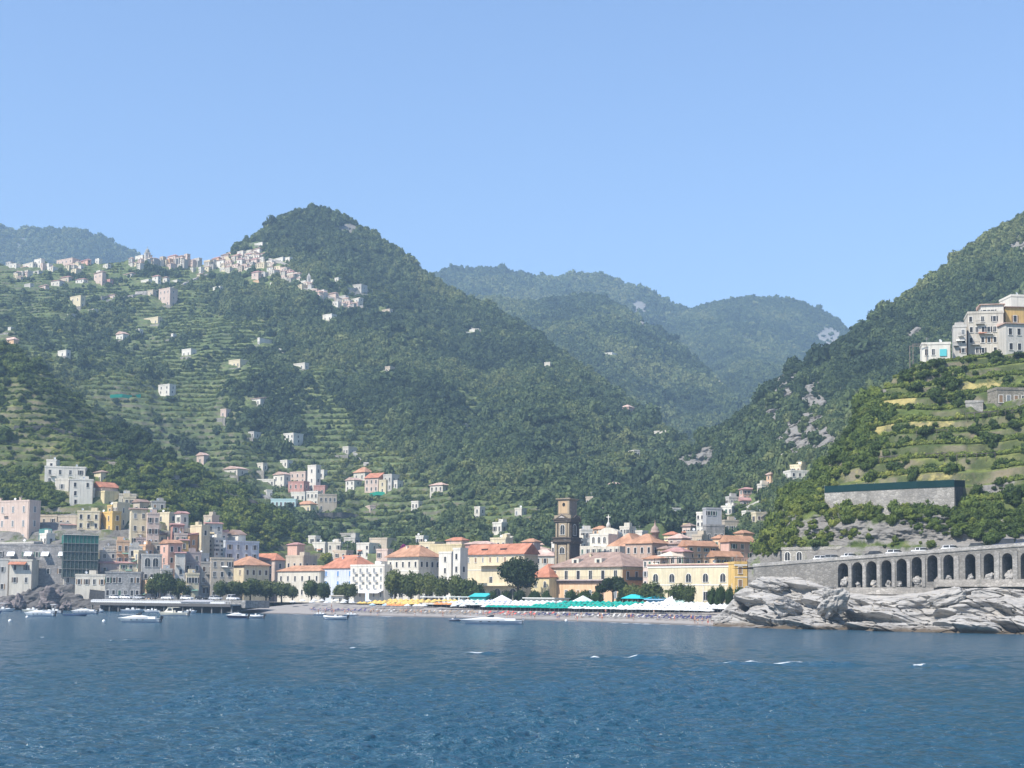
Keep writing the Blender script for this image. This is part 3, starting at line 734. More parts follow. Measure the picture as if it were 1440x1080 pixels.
def roof_parts(root, kind, w, s, zt, rh, rc, ov=0.5, chim=0, wallm=None):
    """returns the roof object; chimneys hang under it"""
    m = MB(); t = 0.22
    if kind == 'flat':
        e = 0.12; pt = 0.22; ph = 0.75
        m.box(-e, w+e, -e, pt-e, zt, zt+ph); m.box(-e, w+e, s+e-pt, s+e, zt, zt+ph)
        m.box(-e, pt-e, pt-e, s+e-pt, zt, zt+ph); m.box(w+e-pt, w+e, pt-e, s+e-pt, zt, zt+ph)
        m.box(pt-e, w+e-pt, pt-e, s+e-pt, zt+0.02, zt+0.14)
        mats = rc
    else:
        x0, x1, y0, y1 = -ov, w+ov, -ov, s+ov
        if kind == 'hip':
            k = min((y1-y0)/2, (x1-x0)/2) * 0.999
            if x1-x0 >= y1-y0: A, Bp = (x0+k, (y0+y1)/2), (x1-k, (y0+y1)/2)
            else: A, Bp = ((x0+x1)/2, y0+k), ((x0+x1)/2, y1-k)
        elif kind == 'gable': A, Bp = (x0, (y0+y1)/2), (x1, (y0+y1)/2)
        elif kind == 'gablex': A, Bp = ((x0+x1)/2, y0), ((x0+x1)/2, y1)
        else: A, Bp = (x0, y1), (x1, y1)       # shed rising to the back
        z1 = zt + rh
        low = [(x0,y0,zt-.02),(x1,y0,zt-.02),(x1,y1,zt-.02),(x0,y1,zt-.02)]
        if kind == 'shed':
            m.add([(x0,y0,zt-.02),(x1,y0,zt-.02),(x1,y1,zt-.02),(x0,y1,zt-.02),(x0,y0,zt+t),(x1,y0,zt+t),(x1,y1,z1+t),(x0,y1,z1+t)],
                  [(0,3,2,1),(4,5,6,7),(0,1,5,4),(1,2,6,5),(2,3,7,6),(3,0,4,7)])
        else:
            up = [(x, y, zt + t) for x, y, _ in low] + [(A[0], A[1], z1+t), (Bp[0], Bp[1], z1+t)]
            along = abs(A[1]-Bp[1]) < 1e-6 and A[0] != Bp[0]
            vs = low + up
            side = [(0,1,5,4),(1,2,6,5),(2,3,7,6),(3,0,4,7),(0,3,2,1)]
            if along: top = [(4,5,9,8),(5,6,9),(6,7,8,9),(7,4,8)]
            else: top = [(4,5,8),(5,6,9,8),(6,7,9),(7,4,8,9)]
            m.add(vs, side + top)
        mats = rc
    o = m.build('roof', mats, root)
    for k in range(chim):
        c = MB(); cx = w * (0.22 + 0.56 * ((k * 0.618 + 0.3) % 1)); cy = s * (0.35 + 0.3 * ((k * 0.37) % 1)); hz = zt + (rh * 0.55 if kind != 'flat' else 0.1)
        c.box(cx-.35, cx+.35, cy-.35, cy+.35, hz, hz + 1.9); c.box(cx-.48, cx+.48, cy-.48, cy+.48, hz+1.9, hz+2.1)
        c.build('chimney', wallm, o)
    return o

def house(label, xl, xc, xr, yt, yb, d=None, th=40, col='white', roof='flat', rc='orange', rh=5, fl=2, nf=3, ns=1, win='plain', sh='brown', name='house', cat='house',
          group=None, dep=None, chim=0, balc=0, root=None, zb=None, skip=0.0, wh=None, ww=None, wallname='wall', mat=None, ov=0.5, trim=0, wz=0.45):
    """xl..xr: the width in the photo, xc: the near corner, yt/yb: eaves and foot of the visible wall; th > 0: the front looks left, th < 0: right"""
    if d is None:
        p = None
        for dy in range(0, 24, 2):
            p = hit_pixel(xc if th else (xl+xr)/2, yb + dy)
            if p is not None and p.y < (2000 if group == 'houses of the hilltop village' else 9999): break
        d = p.y if p is not None else 900.0
    else: d = d + 1.2 * bump(xc)
    m = d / FPX
    zt = W(xc, yt, d)[2]; zv = W(xc, yb, d)[2]
    (ox, oy), w, s, rz = place(xl, xc, xr, d, th, dep, zv)
    w = max(w, 2.5); ca, sa = math.cos(rz), math.sin(rz)
    cor = [(ox + u*ca - v*sa, oy + u*sa + v*ca) for u, v in ((0,0),(w,0),(w,s),(0,s))]
    gz = [ground_z(*c) for c in cor]
    z0 = (min(gz) - 0.6) if zb is None else zb
    z0 = min(z0, zv - 0.3); H = zt - z0
    b = B(); b.d = d; b.w = w; b.s = s; b.zv = zv - z0; b.H = H; b.m = m
    if root is None:
        b.root = empty(name, (ox, oy, z0), rz, label, cat, group); dx = dz = 0; b.org = Vector((0, 0, 0)); host = b.root
    else:   # a wing of an existing building: parts placed in its frame
        host = root; b.root = root
    wm = mat or plaster(scl(PAL[col], .88))
    mb = MB(); mb.box(0, w, 0, s, 0, H)
    rhm = rh * m * 1.0
    if roof in ('gable', 'gablex'):
        if roof == 'gable':
            for x0_, x1_ in ((0, 0.3), (w-0.3, w)): mb.add([(x0_,0,H),(x0_,s,H),(x0_,s/2,H+rhm*s/(s+2*ov)),(x1_,0,H),(x1_,s,H),(x1_,s/2,H+rhm*s/(s+2*ov))], [(0,2,1),(3,4,5),(0,3,5,2),(1,2,5,4)])
        else:
            for y0_, y1_ in ((0, 0.3), (s-0.3, s)): mb.add([(0,y0_,H),(w,y0_,H),(w/2,y0_,H+rhm*w/(w+2*ov)),(0,y1_,H),(w,y1_,H),(w/2,y1_,H+rhm*w/(w+2*ov))], [(0,1,2),(3,5,4),(0,2,5,3),(1,4,5,2)])
    loc = None; prz = None
    if root is not None:
        inv = Matrix.Translation(root.location) @ Matrix.Rotation(root.rotation_euler.z, 4, 'Z')
        v = inv.inverted() @ Vector((ox, oy, z0)); loc = v; prz = rz - root.rotation_euler.z
    wall = mb.build(wallname, [wm], host, loc, prz)
    b.wall = wall
    holder = host if root is None else wall
    if roof:
        rm = {'flat': wm}.get(roof) or tiles(RPAL[rc])
        b.roof = roof_parts(holder, roof, w, s, H, rhm, rm, ov, chim, wm)
    if trim:   # string course at floor levels
        tb = MB()
        for k in range(1, fl):
            z = b.zv + (H - b.zv) * k / fl; tb.box(-.1, w+.1, -.1, 0.05, z-.12, z+.12)
        tb.box(-.16, w+.16, -.16, 0.05, H-.5, H-.1); tb.box(w-0.05, w+.16, 0.051, s, H-.5, H-.1)
        tb.build('cornice', plain('trim', TRIM, 0.8), holder)
    fh = (H - b.zv) / max(fl, 1)
    hh = wh or min(2.1, 0.52 * fh); wwf = ww or min(1.15, 0.5 * w / max(nf, 1))
    r = random.Random(int(xl * 7 + yt * 13))
    def face(n, length, side):
        lo = min(3, int((b.zv - 1.4) / fh)) if (d < 700 and fl > 0 and mat is None) else 0
        for k in range(-max(lo, 0), fl):
            for i in range(n):
                if r.random() < skip: continue
                u = length * (i + 0.5 + r.uniform(-.06, .06) * (skip > 0)) / n; z = b.zv + fh * k + fh * (wz + 0.0) - hh * 0.5 + 0.1
                st = win if not (win == 'mix') else r.choice(['plain', 'shutter', 'closed', 'plain'])
                if win == 'plain' and d < 700: st = r.choice(['plain', 'shutter', 'closed', 'shutter'])
                sh_ = sh if win != 'plain' and r.random() < .8 else r.choice(['brown', 'green', 'dark', 'grey', 'tan'])
                if side == 'f': p = (u, 0, z); q = 0
                elif side == 'r': p = (w, u, z); q = PI/2
                else: p = (0, u, z); q = -PI/2
                o = add_window(holder, p, q, wwf, hh, st, sh_ if win in ('plain', 'mix') else sh)
    face(nf, w, 'f')
    if th > 0: face(ns, s, 'r')
    elif th < 0: face(ns, s, 'l')
    for k in range(balc):
        u = w * (0.2 + 0.6 * ((k * 0.618) % 1)); z = b.zv + fh * (1 + k % max(fl-1, 1)) + 0.1; bw = min(2.6, w * .4)
        bb = MB(); bb.box(u-bw/2, u+bw/2, -1.0, -0.001, z-.15, z)
        bb.build('balcony', wm, holder)
        q = MB(); 
        q.box(u-bw/2, u+bw/2, -1.0, -0.96, z+.85, z+.9); q.box(u-bw/2, u-bw/2+.04, -.96, -.02, z+.85, z+.9); q.box(u+bw/2-.04, u+bw/2, -.96, -.02, z+.85, z+.9)
        for i in range(9): q.box(u-bw/2+i*(bw-.03)/8, u-bw/2+i*(bw-.03)/8+.03, -.99, -.965, z+.001, z+.85)
        q.build('railing', plain('iron', (.05,.05,.05), .6), link('balcony_front', MB().box(u-bw/2, u+bw/2, -1.03, -1.001, z-.1, z+.02).mesh('balcony_front', plain('trim', TRIM, .8)), holder))
    if d < 760 and root is None and roof == 'flat' and w > 4 and mat is None:
        rr = random.Random(int(xl*3 + yb)); ux, vy = w*rr.uniform(.2, .8), s*rr.uniform(.3, .7)
        q = MB(); q.tube([(ux, vy, H+.14), (ux, vy, H+3.0)], .05, 4); q.box(ux-.7, ux+.7, vy-.03, vy+.03, H+2.7, H+2.78); q.box(ux-.5, ux+.5, vy-.03, vy+.03, H+2.35, H+2.42); q.build('antenna', plain('pole_metal', (.25,.25,.24), .6), holder)
        if rr.random() < .6:
            q = MB(); c_ = (w*rr.uniform(.15, .85), s*.2); q.lathe([(.02, 0), (.3, .05), (.55, .22), (.53, .24), (.28, .09), (.02, .04)], 10, (0, 0, 0)); dm_ = q.build('satellite_dish', plain('dish_white', (.66,.66,.64), .5), holder, (c_[0], c_[1], H+1.3)); dm_.rotation_euler = (1.2, 0, .5)
            MB().box(c_[0]-.04, c_[0]+.04, c_[1]-.04, c_[1]+.04, H+.14, H+1.3).build('dish_post', plain('pole_metal', (.25,.25,.24), .6), holder)
        if rr.random() < .45:
            u_ = w*rr.uniform(.3, .7); MB().box(u_-1.4, u_+1.4, s*.45, s*.9, H+.14, H+2.3).build('roof_room', wm, holder)
    if d < 760 and root is None:
        u_ = w * .985; MB().box(u_-.06, u_+.06, -.14, -.001, 0.2, H-.05).build('drainpipe', plain('pipe', (.30,.25,.20), .6), holder)
    if d < 700 and root is None and win == 'mix' and nf > 1:
        rr = random.Random(int(xl*5 + yb)); u_ = w*rr.uniform(.25, .7); z_ = b.zv + (H-b.zv)*rr.choice([.3, .55])
        q = MB(); q.hexa([(u_-1.3,-1.1,z_-.5),(u_+1.3,-1.1,z_-.5),(u_+1.3,-.001,z_),(u_-1.3,-.001,z_)], [(u_-1.3,-1.1,z_-.42),(u_+1.3,-1.1,z_-.42),(u_+1.3,-.001,z_+.1),(u_-1.3,-.001,z_+.1)]); q.build('awning', cloth(rr.choice([(.6,.58,.52), (.35,.16,.10), (.16,.26,.20), (.62,.5,.3)])), holder)
    RECTS.append((xl-1, xr+1, yt-2, yb, d))
    b.holder = holder; b.fh = fh
    return b

h = house
GL = 'houses climbing the left hillside'
# ---- left quarter
b = h('large greyish pink apartment house at the far left edge, tall dark windows in three rows', -34, 40, 56, 705, 765, 612, 30, 'palepink', fl=3, nf=5, ns=1, win='closed', sh='grey', name='apartment_house', wh=2.6, balc=3, chim=2)
h('long low stone building with four white awnings below the greyish pink apartment house', -40, 95, 95, 768, 814, 588, 0, 'grey', fl=2, nf=8, name='stone_building', cat='building', win='plain', sh='grey', mat=stone((.34,.32,.30), .6), dep=12)
h('plain grey retaining block directly under the greyish pink apartment house', -40, 48, 60, 764, 775, 600, 30, 'palegrey', fl=1, nf=0, ns=0, name='outbuilding', cat='building')
b = h('small whitish house with an orange tiled canopy above the dark left rocks', 15, 47, 47, 789, 824, 578, 0, 'offwhite', fl=2, nf=2, dep=8)
cb = MB(); cb.hexa([(0,-2.0,b.H-1.6),(b.w*.75,-2.0,b.H-1.6),(b.w*.75,-.001,b.H-.6),(0,-.001,b.H-.6)], [(0,-2.0,b.H-1.4),(b.w*.75,-2.0,b.H-1.4),(b.w*.75,-.001,b.H-.35),(0,-.001,b.H-.35)]); cb.build('canopy_roof', tiles(RPAL['red']), b.root)
h('flat pale wall-like house cut by the left edge beside the orange-canopied house', -20, 14, 14, 788, 812, 580, 0, 'palegrey', fl=1, nf=2, dep=6)
h('beige house with a white cornice squeezed behind the green scaffolding', 55, 80, 81, 726, 752, 625, 20, 'beige', fl=2, nf=2, balc=0, dep=8)
h('dull beige block with one window behind the green scaffolding, right of the white-corniced house', 81, 108, 109, 727, 758, 622, 15, 'beige', fl=2, nf=3, skip=.3, dep=8)
h('cream four-window block with a long iron balcony beside the ochre house', 108, 108, 140, 720, 757, 620, -8, 'cream', fl=3, nf=3, sh='dark', win='closed', balc=2, dep=9)
h('pale yellow cube house without roof tiles above the ochre tower house', 128, 146, 166, 692, 722, 645, 42, 'paleyellow', fl=1, nf=1, ns=1, skip=.4)
h('tall ochre tower house with one sunlit side, left of the pale pink rows', 138, 158, 165, 721, 778, 618, 50, 'yellow', fl=4, nf=2, ns=1, win='closed', sh='brown', skip=.2)
h('tall cream house with stacked balconies just right of the ochre tower house', 158, 164, 182, 708, 776, 622, 30, 'cream', fl=4, nf=2, ns=1, balc=3, win='closed', sh='dark')
h('whitewashed villa crowning the left cluster, balcony at its right end', 55, 60, 118, 657, 681, None, -12, 'white', fl=2, nf=4, ns=1, balc=1, win='mix', sh='dark', dep=9, name='villa')
h('small white annex on top of the whitewashed villa', 62, 62, 76, 648, 660, None, 0, 'white', fl=1, nf=1, dep=5)
h('curving white tower house below the whitewashed villa', 94, 96, 129, 675, 711, None, -15, 'white', fl=3, nf=2, ns=0, sh='dark', win='closed', skip=.35, dep=9)
h('white terrace wall house at the foot of the white tower house', 75, 95, 96, 675, 692, None, 8, 'offwhite', fl=1, nf=1, dep=6)
h('pale red-roofed house between the white tower house and the yellow cube house', 126, 142, 166, 685, 706, 650, 38, 'palepink', roof='gablex', rc='red', rh=8, fl=1, nf=1, ns=2)
h('small white block above the pale pink rows, right of the yellow cube house', 164, 166, 190, 696, 712, 648, -18, 'offwhite', fl=1, nf=2)
h('tall pale cream tenement with four rows of windows and a tiled rim', 180, 184, 207, 716, 786, 608, -20, 'cream', roof='shed', rc='brown', rh=3, fl=4, nf=2, ns=1, balc=2, win='mix', sh='green', group=GL)
h('tall rose tenement wedged between two cream tenements', 205, 207, 224, 723, 786, 606, -20, 'palepink', fl=4, nf=2, ns=0, win='mix', sh='brown', group=GL)
h('tall yellowish white tower tenement with a sunlit front at the top of the steps', 222, 238, 243, 722, 762, 622, 40, 'cream', fl=3, nf=2, ns=1, skip=.2, win='closed', sh='dark')
h('weathered grey house with washing on its terrace behind the pale tenements', 148, 150, 182, 722, 752, 634, -20, 'palegrey', fl=2, nf=3, win='mix')
h('narrow pale house with a cream gable at the top of the tenements', 186, 196, 209, 706, 724, 640, 40, 'beige', roof='gablex', rc='brown', rh=4, fl=1, nf=1)
b = h('tall pink house with an orange roof, sunlit on its left side only', 226, 238, 257, 764, 826, 582, 52, 'pink', roof='gablex', rc='orange', rh=5, fl=4, nf=1, ns=2, skip=.15, win='closed', sh='dark', chim=1)
h('dull red house behind the tall pink house', 239, 243, 259, 738, 766, 604, -20, 'rose', roof='shed', rc='rose', rh=3, fl=2, nf=2, ns=0, balc=1)
b = h('grey house with two dark arches on its top floor', 199, 201, 229, 781, 832, 578, -18, 'palegrey', fl=3, nf=0, ns=0)
for u in (.28, .68): add_window(b.root, (b.w*u, 0, b.H-4.6), 0, 2.2, 3.6, 'bigarch')
for u in (.2, .5, .8):
    for z in (b.zv+1.2, b.zv+5.4): add_window(b.root, (b.w*u, 0, z), 0, 1.1, 1.8, 'mix' if 0 else 'closed', 'dark')
h('small white-grey house with shuttered window below the cream tenement', 180, 182, 201, 770, 800, 590, -15, 'palegrey', fl=2, nf=2, win='mix', balc=1, sh='dark')
h('long grey stone house with a row of windows right above the parked cars', 148, 150, 200, 806, 842, 566, -8, 'grey', fl=2, nf=6, ns=1, mat=stone((.36,.35,.33), .7), dep=9, skip=.2)
h('low white wall house above the sea cliff, below the green scaffolding', 108, 150, 151, 810, 826, 574, 0, 'offwhite', fl=1, nf=4, dep=6)
h('dark violet-roofed shed on the slope below the ochre tower house', 139, 142, 182, 792, 810, 592, -12, 'mauve', roof='shed', rc='rose', rh=6, fl=1, nf=3, skip=.5, dep=9)
b = h('pale cream tower house with a lit left side and a grey wing', 262, 284, 290, 740, 792, 575, 48, 'cream', fl=3, nf=2, ns=1, skip=.25, balc=1, sh='dark', win='closed')
h('grey wing of flats joined to the pale cream tower house', 289, 291, 313, 736, 764, 588, -25, 'palegrey', roof='shed', rc='rose', rh=2, fl=2, nf=2, ns=1, win='mix')
h('white gabled house with a brown roof standing above the big white terraces house', 318, 336, 346, 752, 775, 582, 42, 'white', roof='gablex', rc='brown', rh=7, fl=1, nf=1, ns=1)
b = h('big blue-white house with terraces and square windows, above the orange hip-roofed villa', 290, 318, 365, 762, 788, 566, 56, 'bluewhite', fl=2, nf=3, ns=4, win='plain', balc=0)
h('small white upper storey on the left end of the big blue-white house', 291, 302, 316, 758, 764, 570, 50, 'white', fl=1, nf=1, zb=None, ns=2)
h('weathered mauve house with laundry balconies below the pale cream tower house', 258, 260, 284, 778, 832, 572, -18, 'mauve', fl=4, nf=2, ns=1, balc=3, win='mix', sh='dark', skip=.2)
h('grey-brown house with shaded terraces, left of the pink-striped shed', 282, 284, 302, 792, 838, 556, -16, 'grey', fl=3, nf=2, balc=2, win='mix', skip=.2)
h('dusty rose house with awnings right of the grey-brown terraced house', 300, 302, 322, 796, 838, 552, -14, 'rose', fl=3, nf=2, balc=1, win='mix', skip=.3)
h('flat-roofed grey house with rooftop pergola behind the grey-brown terraced house', 282, 290, 322, 788, 802, 572, 20, 'grey', fl=1, nf=3)
h('tiny pale house among the trees at the top of the left steps', 166, 172, 186, 715, 728, 640, 30, 'palegrey', fl=1, nf=1)
h('ruined grey house with no roof among trees above the pink tenement', 208, 212, 232, 706, 718, None, -20, 'grey', fl=1, nf=2)
for L, a, c, kw in [
    ('cream block with shuttered windows behind the tall pale cream tenement', (170, 172, 190, 700, 722), 'cream', {}), ('narrow white house in the gap right of the tall cream balcony house', (181, 182, 192, 738, 770), 'offwhite', {}),
    ('grey house front at the foot of the ochre tower house', (140, 142, 166, 776, 798), 'palegrey', {}), ('pale peach house between the ochre tower and the grey arches house', (163, 165, 183, 762, 796), 'peach', {}),
    ('low cream house above the pier road, left of the two-arch house', (168, 170, 200, 792, 812), 'cream', {}), ('beige house directly behind the two-arch house', (206, 208, 228, 764, 790), 'beige', {}),
    ('pale grey gabled house on the steps right of the two-arch house', (226, 228, 244, 802, 836), 'palegrey', {}), ('white house front between the tall pink house and the mauve balcony house', (246, 248, 262, 778, 812), 'white', {}),
    ('grey-pink house with awning above the tall pink house', (244, 246, 264, 752, 776), 'palepink', {}), ('small cream house at the right foot of the mauve balcony house', (262, 264, 282, 808, 838), 'cream', {}),
    ('low grey garage front behind the pier-road trees', (236, 238, 276, 820, 840), 'grey', {}), ('beige wall house under the big blue-white house', (296, 298, 330, 786, 800), 'beige', {}),
    ('white rooftop room among the pale tenements, left of the yellowish tower', (208, 209, 222, 742, 758), 'white', {}), ('light grey block at the very left of the tenements, above the violet-roofed shed', (146, 148, 168, 770, 792), 'palegrey', {}),
    ('ochre side block hugging the left flank of the pale cream tower house', (252, 254, 266, 760, 790), 'ochre', {}), ('pink house low behind the second tree of the beach row', (318, 320, 336, 808, 838), 'pink', {}),
    ('cream terrace house right under the whitewashed villa', (100, 102, 126, 706, 722), 'cream', {}), ('grey stone house left of the cream four-window block', (84, 86, 108, 738, 760), 'grey', {}), ('white low house on the slope above the yellow cube house', (116, 118, 132, 688, 704), 'white', {}),
    ('brownish house stacked above the grey arches house', (190, 192, 210, 758, 780), 'mauve', {})]:
    xl, xc, xr, yt, yb = a
    dd = np.interp(yb, [720, 760, 800, 840], [642, 616, 590, 566]) + 4
    h(L, xl, xc, xr, yt, yb, dd - (1.2*bump(xc) if xc < 300 else 0), -18, c, fl=1 if yb-yt < 18 else 2, nf=max(1, (xr-xl)//9), ns=1, win='mix', sh='dark', skip=.15, balc=1 if yb-yt > 24 else 0, roof='shed' if (xl % 3 == 0) else 'flat', rc='rose', rh=2, group=GL)
for L, a, c, d_, rf in [
    ('narrow peach house with a sunlit front right above the two-arch house', (196, 206, 210, 768, 786), 'peach', 596, 'flat'), ('narrow cream house with a sunlit front between the tenements and the pink house', (214, 223, 227, 752, 790), 'cream', 612, 'shed'),
    ('white two-storey front left of the pale cream tower house', (246, 256, 263, 744, 772), 'white', 622, 'flat'), ('off-white house under the narrow pale gable house', (190, 200, 206, 726, 748), 'offwhite', 632, 'flat'),
    ('pale pink front above the big blue-white house, beside the grey wing of flats', (300, 310, 318, 748, 764), 'palepink', 640, 'shed'), ('ochre strip house just left of the tall cream balcony house', (150, 157, 160, 712, 735), 'ochre', 632, 'flat'),
    ('cream terraced house at the foot of the two tenements', (184, 196, 204, 776, 802), 'cream', 588, 'flat'), ('whitewashed house front between mauve and grey-brown terraced houses', (276, 284, 290, 780, 812), 'white', 604, 'flat'),
    ('peach wall house behind the row of parked cars at the two-arch house', (202, 216, 224, 818, 842), 'peach', 566, 'flat'), ('white house with brown shutters right of the dusty rose house', (316, 328, 334, 792, 812), 'white', 640, 'flat'),
    ('small cream house on the slope right of the whitewashed villa', (130, 140, 146, 664, 682), 'cream', 668, 'hip'), ('little white house between the retaining block and the beige house', (56, 66, 72, 752, 768), 'white', 606, 'flat'),
    ('beige house peeping above the grey wing of flats', (286, 298, 306, 726, 740), 'beige', 640, 'flat'), ('tall pale grey slice house left of the yellowish tower tenement', (208, 214, 222, 716, 742), 'offwhite', 640, 'flat'),
    ('orange-washed house with a tiled shed roof right of the dull red house', (258, 268, 274, 752, 772), 'orange', 616, 'shed'), ('white gable at the top of the steps above the dull red house', (246, 254, 260, 722, 738), 'white', 622, 'gablex')]:
    xl, xc, xr, yt, yb = a
    h(L, xl, xc, xr, yt, yb, d_ - 1.2*bump(xc), 42, c, fl=max(1, (yb-yt)//11), nf=2 if xc-xl > 8 else 1, ns=1, win='mix', sh='dark', skip=.1, balc=1 if yb-yt > 24 else 0, roof=rf, rc=('rose', 'brown', 'orange')[xl % 3], rh=3, group=GL)
# ---- seafront, left half
b = h('cream villa with a wide orange hip roof at the left end of the beach trees', 322, 345, 380, 795, 832, 545, 52, 'cream', roof='hip', rc='orange', rh=13, fl=2, nf=2, ns=4, win='closed', sh='brown', ov=.9, name='villa', balc=1)
h('pink building with a red hip roof behind the wide orange hip-roofed villa', 352, 388, 402, 788, 832, 560, 45, 'palepink', roof='hip', rc='red', rh=10, fl=3, nf=3, ns=1, win='closed', sh='dark')
h('long pale house with an orange roof and seven dark shutters', 392, 452, 456, 803, 842, 522, 42, 'offwhite', roof='hip', rc='orange', rh=8, fl=2, nf=6, ns=1, win='closed', sh='dark', dep=10)
h('square pink rooftop tower above the long pale house', 405, 419, 428, 766, 792, 545, 42, 'pink', roof='hip', rc='rose', rh=3, fl=1, nf=0, ns=0, zb=None)
h('beige flat-roofed block under the square pink rooftop tower', 403, 428, 447, 783, 806, 538, 35, 'beige', fl=1, nf=3, ns=2, sh='dark', win='closed')
b = h('blue-white house with a red hip roof and three pale blue windows', 452, 502, 512, 799, 842, 512, 42, 'bluewhite', roof='hip', rc='red', rh=19, fl=3, nf=3, ns=1, win='closed', sh='blue', chim=3, dep=14)
b = h('tall white hotel with four rows of grey balconies and a white awning', 494, 542, 549, 796, 842, 498, 42, 'white', fl=4, nf=5, ns=2, win='closed', sh='grey', name='hotel', cat='hotel', balc=0, dep=14)
for k in (1, 2, 3):
    for i in range(4):
        u = b.w * (i + .9) / 5 ; z = b.zv + b.fh * k + .1
        bb = MB(); bb.box(u-.8, u+.8, -.8, -.001, z-.12, z); bb.box(u-.8, u+.8, -.8, -.76, z+.001, z+.8)
        bb.build('balcony', plain('grey_metal', (.3,.3,.3), .6), b.root)
ab = MB(); ab.hexa([(b.w*.1,-3.2,b.zv+2.2),(b.w*.98,-3.2,b.zv+2.2),(b.w*.98,-.001,b.zv+3.4),(b.w*.1,-.001,b.zv+3.4)], [(b.w*.1,-3.2,b.zv+2.35),(b.w*.98,-3.2,b.zv+2.35),(b.w*.98,-.001,b.zv+3.6),(b.w*.1,-.001,b.zv+3.6)]); ab.build('awning', cloth((.82,.81,.78)), b.root)
b = h('grand pale villa with a broad orange hip roof, tall dark doors and arches below', 546, 590, 620, 783, 842, 492, 46, 'offwhite', roof='hip', rc='orange', rh=17, fl=3, nf=5, ns=4, win='closed', sh='dark', ov=1.0, name='villa', trim=1, chim=2)
for i in range(3): add_window(b.root, (b.w*(.15+.3*i), -.0, b.zv+.4), 0, 2.6, 3.6, 'bigarch')
h('narrow white stair block between the grand pale villa and the red-roofed villa', 618, 636, 641, 778, 842, 492, 44, 'white', fl=4, nf=1, ns=0, win='closed', sh='dark')
h('flat pale yellow house glimpsed behind the narrow white stair block', 605, 650, 661, 767, 800, 530, 30, 'paleyellow', fl=2, nf=4, ns=1, skip=.5)
b = h('cream villa with a long red gabled roof, arched ground floor and a stair turret', 655, 738, 757, 779, 845, 470, 44, 'cream', roof='gable', rc='red', rh=15, fl=3, nf=0, ns=0, name='villa', ov=.7, trim=1)
V = b.root
for i in range(8): add_window(V, (b.w*(.06+.125*i), 0, b.H-2.9), 0, 1.0 if i % 2 else 0.7, 1.9, 'closed', 'tan' if i % 2 else 'grey')
for i in (.45, .77): add_window(V, (b.w*i, 0, b.zv+b.fh*1.05), 0, 1.5, 2.9, 'plain')
for i in (.30, .56, .82): add_window(V, (b.w*i, 0, b.zv+b.fh*.12), 0, 3.6, 3.9, 'bigarch')
mb = MB(); mb.box(b.w*.28, b.w*1.0, -1.9, -.001, b.H-4.3, b.H-4.0); mb.build('balcony', plaster(PAL['cream']), V)
mb = MB(); mb.box(0, b.w, -3.0, -.001, b.zv+b.fh-.3, b.zv+b.fh); mb.box(0, b.w, -3.0, -2.9, b.zv+b.fh+.001, b.zv+b.fh+.8); mb.build('terrace', plaster(PAL['cream']), V)
for u in (.30, .62):   # dormers
    mb = MB(); x = b.w*u; mb.add([(x-1.6, 1.0, b.H+.6), (x+1.6, 1.0, b.H+.6), (x+1.6, 1.0, b.H+2.4), (x-1.6, 1.0, b.H+2.4), (x-1.6, 4.6, b.H+2.5), (x+1.6, 4.6, b.H+2.5), (x-1.6, 4.6, b.H+1.4), (x+1.6, 4.6, b.H+1.4)], [(0,1,2,3),(3,2,5,4),(0,3,4,6),(1,7,5,2)])
    mb.build('dormer', plain('dormer_wood', (.06,.03,.025), .7), b.roof)
t_ = h(None, 638, 648, 656, 773, 845, 466, 44, 'white', fl=4, nf=1, ns=1, root=V, wallname='stair_turret', skip=.2, win='closed', sh='dark')
h('small yellow house with a bright orange roof right of the big pine', 748, 774, 779, 812, 848, 452, 40, 'paleyellow', roof='hip', rc='red', rh=19, fl=2, nf=2, ns=0, win='arch', dep=12)
h('long low whitish row of shops with a faded pink roof behind the big pine', 742, 782, 784, 782, 808, 520, 15, 'offwhite', roof='hip', rc='pale', rh=10, fl=2, nf=4, ns=0, skip=.3, dep=10)
# ---- the palazzo
b = h('long peach and white palazzo with a brown hip roof and an iron gallery', 775, 876, 930, 797, 848, 440, 46, 'cream', roof='hip', rc='brown', rh=22, fl=3, nf=0, ns=0, name='palazzo', cat='palazzo', ov=.8, dep=20, chim=1)
PZ = b.root; Hh = b.H; u0 = b.zv
mb = MB(); mb.box(-.06, b.w*.999, -.06, .02, 0.2, u0+(Hh-u0)*.62); mb.build('lower_front', plaster(PAL['peach']), PZ)
mb = MB(); mb.box(b.w-.02, b.w+.06, 0.03, b.s, 0.2, Hh-.9); mb.build('side_front', plaster(PAL['orange']), PZ)
mb = MB(); mb.box(-.2, b.w+.2, -1.2, -.07, u0+(Hh-u0)*.62, u0+(Hh-u0)*.65); mb.build('gallery', plaster(PAL['mauve']), PZ)
mb = MB(); z = u0+(Hh-u0)*.65
mb.box(-.2, b.w+.2, -1.2, -1.15, z+.95, z+1.02)
for i in range(70): x = -.2+(b.w+.35)*i/69; mb.box(x, x+.05, -1.19, -1.16, z+.001, z+.95)
mb.build('railing', plain('iron', (.05,.05,.05), .6), PZ)
mb = MB(); mb.box(-.12, b.w+.12, -.4, -.061, u0+(Hh-u0)*.54, u0+(Hh-u0)*.617); mb.build('tile_band', tiles(RPAL['brown']), PZ)
for i in range(6):
    add_window(PZ, (b.w*(.06+.17*i), 0, z+.1), 0, 1.5, 3.1, 'plain' if i % 2 else 'closed', 'dark')
    add_window(PZ, (b.w*(.06+.17*i), -.06, u0+1.6), 0, 1.3, 2.8, 'closed', 'grey' if i % 2 else 'tan')
for i in range(4):
    add_window(PZ, (b.w+.06, b.s*(.14+.23*i), z+.1), PI/2, 1.3, 2.7, 'closed', 'brown'); add_window(PZ, (b.w+.06, b.s*(.14+.23*i), u0+1.4), PI/2, 1.3, 2.6, 'closed', 'brown')
